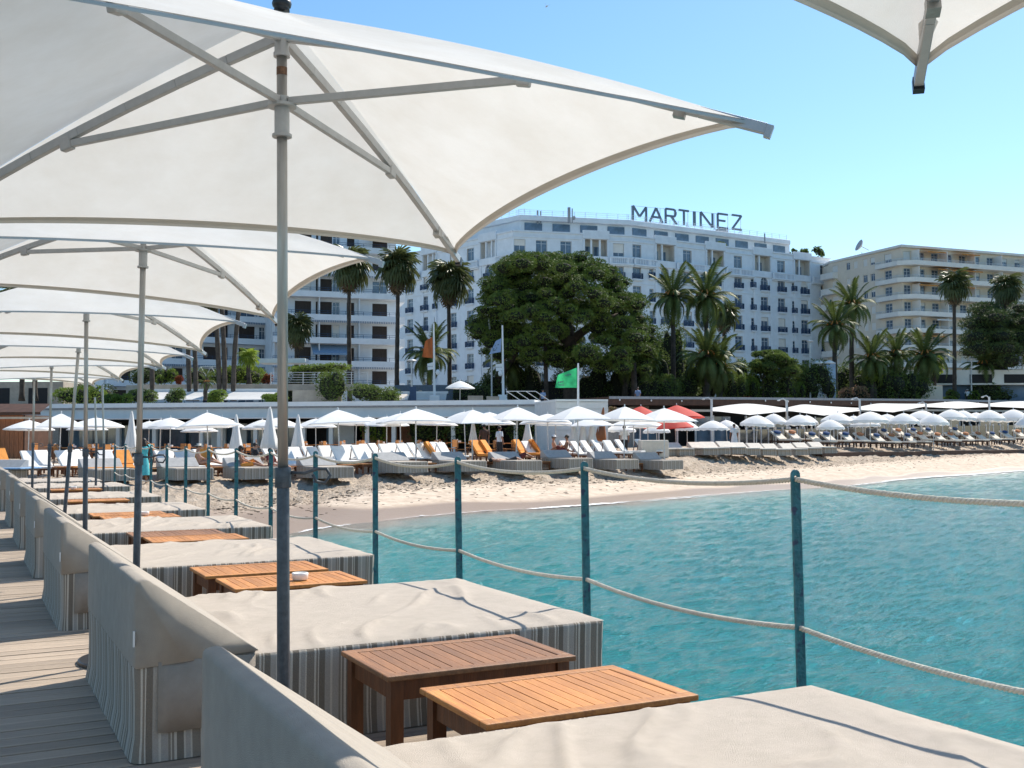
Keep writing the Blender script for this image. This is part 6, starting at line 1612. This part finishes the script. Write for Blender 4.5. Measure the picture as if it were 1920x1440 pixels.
# white umbrella on the promenade
put_par(p_rnd, 862, 714, 52, 84, .2, 'single white parasol standing on the promenade between the two tall flagpoles', 1.33, 2.67)
u = [o for o in bpy.data.objects if o.get('label', '').startswith('single white parasol')][0]; p = W(862, 714, 84); u.location.z = p.z-3.0; u.scale.z = 3.0/2.62; u['group'] = 'parasols on the promenade'
def slabthing(name, lab, cat, px0, px1, y0, y1, d, m, th=.3, parts=None, bevel=.02, dd=0):
    dn = dfix((px0+px1)/2, d) if d > 83 else d; a = W(px0, y1, dn); b = W(px1, y1, dn+dd); a.z = basez(px0, y1, dn, a.z); h = W(px0, y0, dn).z-a.z; L_, rz_ = wing(a, b); t = thing(name, lab, cat, a, rz_)
    mb = MB(); mb.box(0, 0, 0, L_, th, h); obj('body', mb, m, t, bevel=bevel)
    if parts: parts(t, L_, h)
    return t
def aw_parts(t, L_, h):
    mb = MB(); mb.box(-.1, -.5, h*.9, L_+.1, .0, h+.08); obj('casing', mb, M['shell'], t)
def awning(lab, px0, px1, y0, y1, d, m):
    a = W(px0, y0, d); b = W(px1, y0, d); L_, rz_ = wing(a, b); h = a.z-W(px0, y1, d).z; t = thing('awning', lab, 'awning', a, rz_)
    mb = MB(); vs = []; n = 10
    for i in range(n+1):
        x = L_*i/n; vs += [(x, 0, 0), (x, -.9-.03*math.sin(i), -h*.55), (x, -1.7, -h*.93), (x, -1.72, -h)]
    mb.add(vs, [(i*4+k, i*4+k+1, i*4+k+5, i*4+k+4) for i in range(n) for k in range(3)]); obj('awning_cloth', mb, m, t)
    mb = MB(); mb.box(-.1, -.05, -.05, L_+.1, .25, .15); obj('casing', mb, M['shell'], t)
    mb = MB()
    for x in (.2, L_/2, L_-.2): mb.bar((x, -.02, -h*.3), (x, -1.65, -h*.9), .06)
    obj('folding_arms', mb, M['pole'], t)['kind'] = 'stuff'
awning('long bright white awning behind the palm trunks above the restaurant roof', 278, 520, 733, 752, 84, M['awning'])
awning('cream awning left of the blue sign panel', 744, 768, 737, 752, 94, M['cushb']); awning('cream awning between the blue sign panel and the rust flag pole', 778, 838, 737, 752, 94, M['cushb'])
slabthing('terrace_wall', 'long pale concrete planter wall above the white awning', 'wall', 266, 690, 721, 733, 86, M['stone'])
slabthing('terrace_wall', 'lower pale wall with faint relief lettering below the steel railing', 'wall', 548, 640, 732, 756, 83, M['stone'])
slabthing('staircase_wall', 'sloping concrete side wall of a staircase behind the second pole', 'wall', 236, 264, 722, 752, 82, M['stone'])
slabthing('pavilion', 'grey concrete pavilion with dark openings at far left above the restaurant', 'building', -40, 118, 716, 752, 90, M['stone'], 4,
          lambda t, L_, h: [link('opening', (lambda m_: (m_.box(0, -.03, 0, 1.6, -.003, h*.8), m_.mesh('opening', M['dark']))[1])(MB()), t, (x, 0, 0)) for x in (1.0, 4.2)])
slabthing('terrace_wall', 'cream wall with letter shaped relief behind the date palms on the right', 'wall', 1634, 1768, 722, 748, 110, M['cream'], .4, None, .02, 2)
slabthing('hoarding', 'blue-grey construction hoarding behind the photographer', 'hoarding', 1768, 1930, 722, 748, 112, mat('blue_hoarding', (.13, .20, .30), .6, .15, .7), .1)
slabthing('pavilion', 'white pavilion with dark front under the right-hand pine', 'building', 1690, 1960, 694, 722, 122, M['creamw'], 4,
          lambda t, L_, h: [link('opening', (lambda m_: (m_.box(0, -.03, .2, 2.6, -.003, h*.7), m_.mesh('opening', M['dark']))[1])(MB()), t, (x, 0, 0)) for x in (.4, 3.4, 8, 12)])
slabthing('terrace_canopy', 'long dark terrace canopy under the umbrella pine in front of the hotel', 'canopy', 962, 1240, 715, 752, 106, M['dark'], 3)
slabthing('shop', 'dark blue-grey ground floor shop front with a pale roundel', 'shop front', 740, 850, 722, 752, 100, M['signgrey'], 1,
          lambda t, L_, h: [link('pale_roundel', (lambda m_: (m_.lathe([(0, 0), (.28, 0)], 14), m_.mesh('pale_roundel', M['cushb']))[1])(MB()), t, (2.4, -.02, h*.72), rot=(R(90), 0, 0))])
slabthing('shop_sign', 'pale wall strip with the letters le on the ground floor of the left apartment block', 'sign', 640, 705, 722, 736, 106, M['apart'], .2)
def cubes(name, lab, cat, px0, px1, y0, y1, d, m, th=.8): slabthing(name, lab, cat, px0, px1, y0, y1, d, m, th)
cubes('planter_box', 'concrete planter block beside the white promenade parasol, left', 'planter', 877, 905, 742, 755, 86, M['stone']); cubes('planter_box', 'concrete planter block beside the white promenade parasol, right', 'planter', 912, 936, 743, 755, 86, M['stone'])
cubes('plinth', 'white plinth at the foot of the rust flag pole', 'plinth', 805, 824, 741, 755, 91, M['white']); cubes('plinth', 'white plinth at the foot of the pale blue flag pole', 'plinth', 934, 950, 740, 755, 91, M['white'])
t = slabthing('information_panel', 'upright blue information panel left of the rust flag pole', 'sign', 768, 780, 725, 752, 90, mat('dark_blue_panel', (.03, .07, .15), .5), .3)
t = slabthing('banner_column', 'tall pale blue and white banner column between dark palm trunks', 'banner', 1549, 1568, 679, 752, 95, mat('pale_blue_banner', (.42, .55, .70), .6, .2, .8), .5,
              lambda t, L_, h: [link('printed_figure', (lambda m_: (m_.ball((0, 0, 0), .16, .02, .24, 8, 6), m_.ball((.03, 0, .38), .09, .02, .12, 8, 5), m_.ball((.02, 0, -1.7), .3, .02, .3, 8, 5), m_.mesh('printed_figure', M['signgrey']))[3])(MB()), t, (L_*.45, -.02, h*.62))])
t = slabthing('parking_sign', 'small blue square sign on a thin post at the cream wall', 'sign', 1664, 1670, 726, 734, 96, mat('sign_blue', (.02, .10, .35), .5), .05, lambda t, L_, h: obj('post', (lambda m_: (m_.tube([(L_/2, .08, -1.0), (L_/2, .08, 0)], .03, 6), m_)[1])(MB()), M['pole'], t), 0)
# street lamps
for px, y0, y1, d, lb in ((772, 676, 740, 95, 'slim white street lamp left of the rust flag'), (1519, 640, 722, 100, 'tall grey lamp pole carrying a white lantern beside the banner column'), (922, 590, 740, 98, 'curved grey street lamp pole in front of the umbrella pine'), (1822, 672, 748, 100, 'thin grey lamp post left of the right-hand pine')):
    d = dfix(px, d); b = W(px, y1, d); b.z = zp(px); a = W(px-(6 if px == 922 else 0), y0, d); t = thing('street_lamp', lb, 'street lamp', b, 0)
    mb = MB(); h = a.z-b.z; mb.tube([(0, 0, 0), (0, 0, h*.6), (a.x-b.x, a.y-b.y, h)], .08, 8); obj('pole', mb, M['pole'], t)
    mb = MB(); mb.ball((a.x-b.x, a.y-b.y, h), .5, .25, .12, 8, 4); obj('lamp_head', mb, M['pole'], t)
    if px == 1519:
        for q, dx in enumerate((.9, 2.0)):
            c = W(px, 678, d)-b+rr*dx; mb = MB(); mb.lathe([(.75, -.22), (.4, .02), (.03, .15)], 10, c=c, sy=.7); mb.bar(c, Vector((0, 0, c.z-.1)), .05); obj('side_shade', mb, M['white'], t, sm=True)
t = slabthing('lantern_planter', 'white rounded hanging planter on the lamp pole beside the banner column', 'planter', 1513, 1526, 719, 732, 99.5, M['shell'], .6)
# steel terrace railing and lattice
rl = thing('terrace_railing', 'steel railing with horizontal bars on the terrace right of the flowering bush', 'railing', W(507, 722, 86)); a = W(507, 722, 86); b = W(690, 722, 86); L_, rz_ = wing(a, b); rl.rotation_euler = (0, 0, rz_)
for z in (.2, .4, .6, .8, 1.0): mb = MB(); mb.box(0, 0, z, L_, .03, z+.035); obj('rail_bar', mb, M['pole'], rl)
mb = MB(); mb.box(0, -.02, 0, .05, .05, 1.05); me = mb.mesh('upright', M['pole'])
for k in range(7): link('upright', me, rl, (k*L_/6.05, 0, 0))
rt = thing('roof_truss', 'white triangular lattice truss on the terrace behind the palm trunks', 'truss', W(366, 705, 90)); rt.rotation_euler = (0, 0, rz_)
mb = MB()
for k in range(4): mb.bar((k*.9, 0, 0), (k*.9+.45, 0, .8), .05); mb.bar((k*.9+.45, 0, .8), (k*.9+.9, 0, 0), .05)
mb.bar((0, 0, 0), (3.6, 0, 0), .06); mb.bar((.45, 0, .8), (3.15, 0, .8), .06); obj('lattice', mb, M['white'], rt)
wt = slabthing('terrace_canopy', 'flat white canopy slab among the hedges behind the nearest pole', 'canopy', 485, 572, 672, 681, 94, M['white'], 2)
pr = thing('promenade_railing', 'white tubular handrail at the top of the beach stairs by the blue flag pole', 'railing', W(950, 755, 84)); mb = MB()
for k in range(4): mb.bar((k*.7, -k*.3, .9), (k*.7+1.3, -k*.3-.3, .05), .05)
mb.bar((0, 0, .9), (2.1, -.9, .9), .05); obj('tubes', mb, M['white'], pr)
# gull in the sky
t = thing('gull', 'tiny distant bird flying high above the nearest parasol', 'bird', W(1025, 12, 120)); mb = MB(); mb.ball((0, 0, 0), .08, .3, .08, 8, 5); mb.add([(0, .1, 0), (.1, -.1, 0), (.45, 0, .35), (0, .1, 0), (-.1, -.1, 0), (-.3, 0, .45)], [(0, 1, 2), (3, 5, 4)]); obj('body', mb, M['shell'], t)

# ================================================================== PEOPLE
POSES = {
 'stand': dict(pel=(0, 0, .95), che=(0, .01, 1.28), neck=(0, 0, 1.47), head=(0, .02, 1.60), top=(0, .02, 1.72), sh=.19, hip=.10,
   armL=[(-.25, 0, 1.16), (-.26, .06, .93), (-.26, .09, .85)], armR=[(.25, 0, 1.16), (.26, .06, .93), (.26, .09, .85)], legL=[(-.11, .01, .50), (-.11, -.02, .08), (-.12, .12, .03)], legR=[(.11, .03, .50), (.12, .02, .08), (.13, .16, .03)]),
 'armup': dict(pel=(0, 0, .95), che=(0, .01, 1.28), neck=(0, 0, 1.47), head=(0, .03, 1.60), top=(0, .03, 1.72), sh=.18, hip=.10,
   armL=[(-.24, .02, 1.18), (-.20, .12, 1.0), (-.16, .18, .96)], armR=[(.34, .10, 1.42), (.16, .12, 1.58), (.10, .10, 1.62)], legL=[(-.10, .02, .50), (-.10, -.02, .08), (-.10, .12, .03)], legR=[(.10, .05, .50), (.13, .10, .08), (.14, .24, .03)]),
 'photo': dict(pel=(0, 0, .95), che=(0, .01, 1.28), neck=(0, 0, 1.47), head=(0, .03, 1.60), top=(0, .03, 1.72), sh=.19, hip=.10,
   armL=[(-.30, .15, 1.25), (-.12, .30, 1.50), (-.08, .33, 1.56)], armR=[(.30, .15, 1.25), (.12, .30, 1.50), (.08, .33, 1.56)], legL=[(-.12, .01, .50), (-.13, 0, .08), (-.14, .14, .03)], legR=[(.12, .01, .50), (.13, 0, .08), (.14, .14, .03)]),
 'sit': dict(pel=(0, 0, .12), che=(0, -.06, .42), neck=(0, -.08, .60), head=(0, -.05, .74), top=(0, -.05, .86), sh=.18, hip=.10,
   armL=[(-.26, 0, .35), (-.20, .20, .26), (-.17, .27, .25)], armR=[(.26, 0, .35), (.20, .20, .26), (.17, .27, .25)], legL=[(-.14, .42, .30), (-.14, .78, .07), (-.14, .90, .09)], legR=[(.13, .44, .18), (.14, .86, .06), (.15, .97, .10)]),
 'sitarm': dict(pel=(0, 0, .12), che=(0, -.06, .42), neck=(0, -.08, .60), head=(0, -.05, .74), top=(0, -.05, .86), sh=.18, hip=.10,
   armL=[(-.30, .05, .62), (-.18, .02, .88), (-.12, .0, .95)], armR=[(.26, 0, .35), (.20, .20, .26), (.17, .27, .25)], legL=[(-.14, .42, .30), (-.14, .78, .07), (-.14, .90, .09)], legR=[(.13, .44, .34), (.14, .66, .06), (.15, .80, .08)]),
 'lie': dict(pel=(0, 0, .10), che=(0, -.34, .13), neck=(0, -.54, .14), head=(0, -.68, .17), top=(0, -.80, .18), sh=.19, hip=.10,
   armL=[(-.30, -.38, .08), (-.34, -.62, .06), (-.33, -.72, .06)], armR=[(.28, -.25, .08), (.22, -.02, .10), (.18, .07, .12)], legL=[(-.12, .44, .12), (-.13, .86, .07), (-.14, .98, .12)], legR=[(.12, .40, .24), (.13, .80, .07), (.14, .90, .14)]),
}
def body_mesh(pose, m):
    P = POSES[pose]; V = [P['pel'], P['che'], P['neck'], P['head'], P['top']]; Rr = [(.135, .10), (.15, .105), (.05, .05), (.085, .10), (.055, .06)]; Ed = [(0, 1), (1, 2), (2, 3), (3, 4)]
    pel, che, nk = map(Vector, (P['pel'], P['che'], P['neck']))
    shc = che.lerp(nk, .72)
    for s, arm, leg in ((-1, 'armL', 'legL'), (1, 'armR', 'legR')):
        i = len(V); V.append(tuple(shc+Vector((s*P['sh']*.95, 0, -.01)))); Rr.append((.055, .055)); Ed.append((1, i))
        rad = [(.042, .042), (.03, .03), (.038, .02)]
        for q, rd in zip(P[arm], rad): V.append(q); Rr.append(rd); Ed.append((len(V)-2, len(V)-1))
        h = Vector(P[arm][2]); e = (h-Vector(P[arm][1])).normalized(); base = len(V)-1
        for f in range(4):   # fingers and thumb
            V.append(tuple(h+e*.075+Vector((.018*(f-1.5), 0, -.004*f)))); Rr.append((.008, .008)); Ed.append((base, len(V)-1))
        i = len(V); V.append(tuple(pel+Vector((s*P['hip'], 0, -.04)))); Rr.append((.09, .09)); Ed.append((0, i))
        for q, rd in zip(P[leg], [(.062, .062), (.04, .04), (.035, .025)]): V.append(q); Rr.append(rd); Ed.append((len(V)-2, len(V)-1))
    me = bpy.data.meshes.new('body'); me.from_pydata(V, Ed, []); me.materials.append(m)
    o = bpy.data.objects.new('tmp', me); COL.objects.link(o); sk = o.modifiers.new('s', 'SKIN')
    for v, rd in zip(me.skin_vertices[0].data, Rr): v.radius = rd
    me.skin_vertices[0].data[0].use_root = True
    sub = o.modifiers.new('u', 'SUBSURF'); sub.levels = sub.render_levels = 1; sk.use_smooth_shade = True
    dg = bpy.context.evaluated_depsgraph_get(); dg.update(); r = bpy.data.meshes.new_from_object(o.evaluated_get(dg)); r.name = 'body'
    bpy.data.objects.remove(o); r.materials.clear(); r.materials.append(m)
    for p in r.polygons: p.use_smooth = True
    return r
BODY = {}
def person(lab, pose, px, d, rz_, skin='skin', top=None, bottom=None, dress=None, hat=None, hair='short', zoff=0, z=None, scale=1, hairm='hair'):
    g = ground(px, d); zz = z if z is not None else g.z
    t = thing('person', lab, 'person', (g.x, g.y, zz+zoff), rz_); t.scale = (scale,)*3
    if (pose, skin) not in BODY: BODY[(pose, skin)] = body_mesh(pose, M[skin])
    link('body', BODY[(pose, skin)], t); P = POSES[pose]; V = lambda k: Vector(P[k])
    hd = V('head'); ax = (V('top')-V('neck')).normalized(); face = Vector((0, 1, 0)) if pose != 'lie' else Vector((0, 0, 1))
    mb = MB(); mb.ball(hd+face*.105+ax*-.005, .014, .02, .02, 6, 4)
    for s in (-1, 1): mb.ball(hd+Vector((s*.088, 0, 0)), .014, .025, .03, 6, 4)
    obj('nose_and_ears', mb, M[skin], t, sm=True)
    mb = MB()
    for s in (-1, 1): mb.ball(hd+face*.088+Vector((s*.032, 0, 0))+ax*.02, .012, .01, .009, 6, 4)
    mb.ball(hd+face*.09-ax*.05, .024, .008, .007, 6, 4); obj('eyes_and_mouth', mb, M['hair'], t)
    mb = MB()
    if hair == 'long': mb.ball(hd+ax*.03-face*.03, .105, .115, .115, 10, 7); mb.ball(hd-ax*.12-face*.07, .11, .07, .19, 10, 6)
    else: mb.ball(hd+ax*.035-face*.022, .098, .108, .095, 10, 6)
    obj('hair', mb, M[hairm], t, sm=True)
    def shell(pts, rs, nm, m, fl=.75, n=14):
        mb = MB(); vs = []
        for p, r in zip(pts, rs):
            for k in range(n):
                a = 2*math.pi*k/n; 
                if pose == 'lie': vs.append(p+Vector((math.cos(a)*r, 0, math.sin(a)*r*fl)))
                else: vs.append(p+Vector((math.cos(a)*r, math.sin(a)*r*fl, 0)))
        mb.add(vs, [(i*n+k, i*n+(k+1) % n, (i+1)*n+(k+1) % n, (i+1)*n+k) for i in range(len(pts)-1) for k in range(n)]); return obj(nm, mb, m, t, sm=True)
    pel, che, nk = V('pel'), V('che'), V('neck')
    if top or dress:
        m = M[dress or top]; shell([pel-(che-pel)*.05, pel.lerp(che, .5), che, che.lerp(nk, .55), che.lerp(nk, .9)], [.165, .15, .185, .20, .09], 'shirt' if top else 'bodice', m)
        for s, arm in ((-1, 'armL'), (1, 'armR')):
            sh = che.lerp(nk, .72)+Vector((s*P['sh']*.8, 0, 0)); e = Vector(P[arm][0]); mb = MB(); mb.tube([sh, sh.lerp(e, .5), sh.lerp(e, .95)], [.085, .075, .07], 10, caps=False); obj('sleeve', mb, m, t, sm=True)
    if dress: shell([pel+Vector((0, 0, .02)), pel-Vector((0, 0, .15)), pel-Vector((0, 0, .40)), pel-Vector((0, 0, .62))], [.165, .20, .225, .245], 'skirt', M[dress], .8)
    if bottom:
        m = M[bottom]; shell([pel-(che-pel)*.5, pel+(che-pel)*.12], [.16, .155], 'waistband', m)
        for s, leg in ((-1, 'legL'), (1, 'legR')):
            a = pel+Vector((s*P['hip'], 0, -.04)); b = Vector(P[leg][0]); c = Vector(P[leg][1]); pts = [a, a.lerp(b, .6), b]+([b.lerp(c, .5), b.lerp(c, .95)] if pose in ('stand',) else []); mb = MB(); mb.tube(pts, [.115, .10, .085, .075, .07][:len(pts)], 10, caps=False); obj('trouser_leg', mb, m, t, sm=True)
    if hat:
        mb = MB(); mb.lathe([(.17, 0), (.175, .012), (.10, .02), (.095, .09), (.0, .11)], 16, c=hd+ax*.04); obj('hat', mb, M[hat], t, sm=True)
    return t
CF = math.atan2(-fwh.x, fwh.y)     # facing away from the jetty camera
dc = 'cushb'
M['darkcloth'] = mat('dark_clothes', (.03, .03, .035), .9); M['browncloth'] = mat('brown_shirt', (.09, .045, .03), .9); M['whitecloth'] = mat('white_shirt', (.75, .77, .80), .9); M['redcloth'] = mat('dark_red_top', (.16, .03, .03), .9)
person('woman in a turquoise dress standing with one hand raised to her head', 'armup', 270, 39.5, CF+.5, 'skin2', dress='turq', hair='long', scale=.97)
person('woman in a straw sun hat sitting on the orange lounger', 'sit', 376, 42.6, CF-1.3, 'skin', hat='cushb', zoff=.42)
person('long haired woman resting on the striped daybed, facing right', 'sit', 456, 41.6, CF-1.5, 'skin2', bottom='orangef', hair='long', zoff=.45)
person('person in black behind the long haired woman, one arm lifted', 'sitarm', 482, 43.6, CF-1.1, 'skin', top='darkcloth', zoff=.42)
person('person in a dark red top sitting just left of the nearest pole', 'sit', 510, 41.4, CF-1.9, 'skin', top='redcloth', zoff=.42)
person('waiter in a brown shirt standing by the orange loungers', 'stand', 908, 54.5, CF+.4, 'skin2', top='browncloth', bottom='darkcloth', z=.35)
person('waiter in a white t-shirt and dark trousers beside the one in brown', 'stand', 936, 53.5, CF-1.0, 'skin2', top='whitecloth', bottom='darkcloth', z=.25)
person('sunbather lying on the striped daybed, the nearer of two', 'lie', 950, 46.8, RZ2-.4, 'skin', bottom='darkcloth', zoff=.46)
person('sunbather lying on the striped daybed, the farther of two', 'lie', 968, 48.2, RZ2-.2, 'skin2', bottom='redcloth', zoff=.46)
person('person with a white cap reclining behind the grey backrest', 'sit', 1040, 52.5, CF-1.5, 'skin', bottom='orangef', hat='whitecloth', zoff=.42)
person('dark haired sunbather sitting up behind the grey backrest', 'sit', 1060, 52.0, CF+1.4, 'skin2', bottom='redcloth', zoff=.45)
person('man in a pale blue shirt seen from behind under the white parasols', 'stand', 1170, 60, CF+.1, 'skin2', top='whitecloth', bottom='darkcloth')
person('figure in long white clothes by the smoked glass fence', 'stand', 1376, 68, CF+.2, 'skin2', dress='whitecloth')
person('waiter in dark clothes standing in the fence opening', 'stand', 1408, 72, CF+.6, 'skin2', top='darkcloth', bottom='darkcloth')
for px, d, y, lb, ps in ((1815, 124, 757, 'photographer in a white shirt and cap on the promenade at right', 'photo'), (594, 88, 762, 'pair of heads and shoulders above the restaurant roof, pale shirt', 'stand'), (712, 88, 760, 'person in white beside the dark shrub above the restaurant roof', 'stand'),
                         (1018, 88, 760, 'person in blue at the terrace under the umbrella pine', 'stand'), (1196, 92, 760, 'person in a blue shirt under the right side of the umbrella pine', 'stand')):
    person(lb, ps, px, d, CF+(0 if ps == 'photo' else 2.5), 'skin', top='whitecloth' if px not in (1018, 1196) else 'flagb', bottom='darkcloth', z=zp(px), hat='whitecloth' if ps == 'photo' else None)
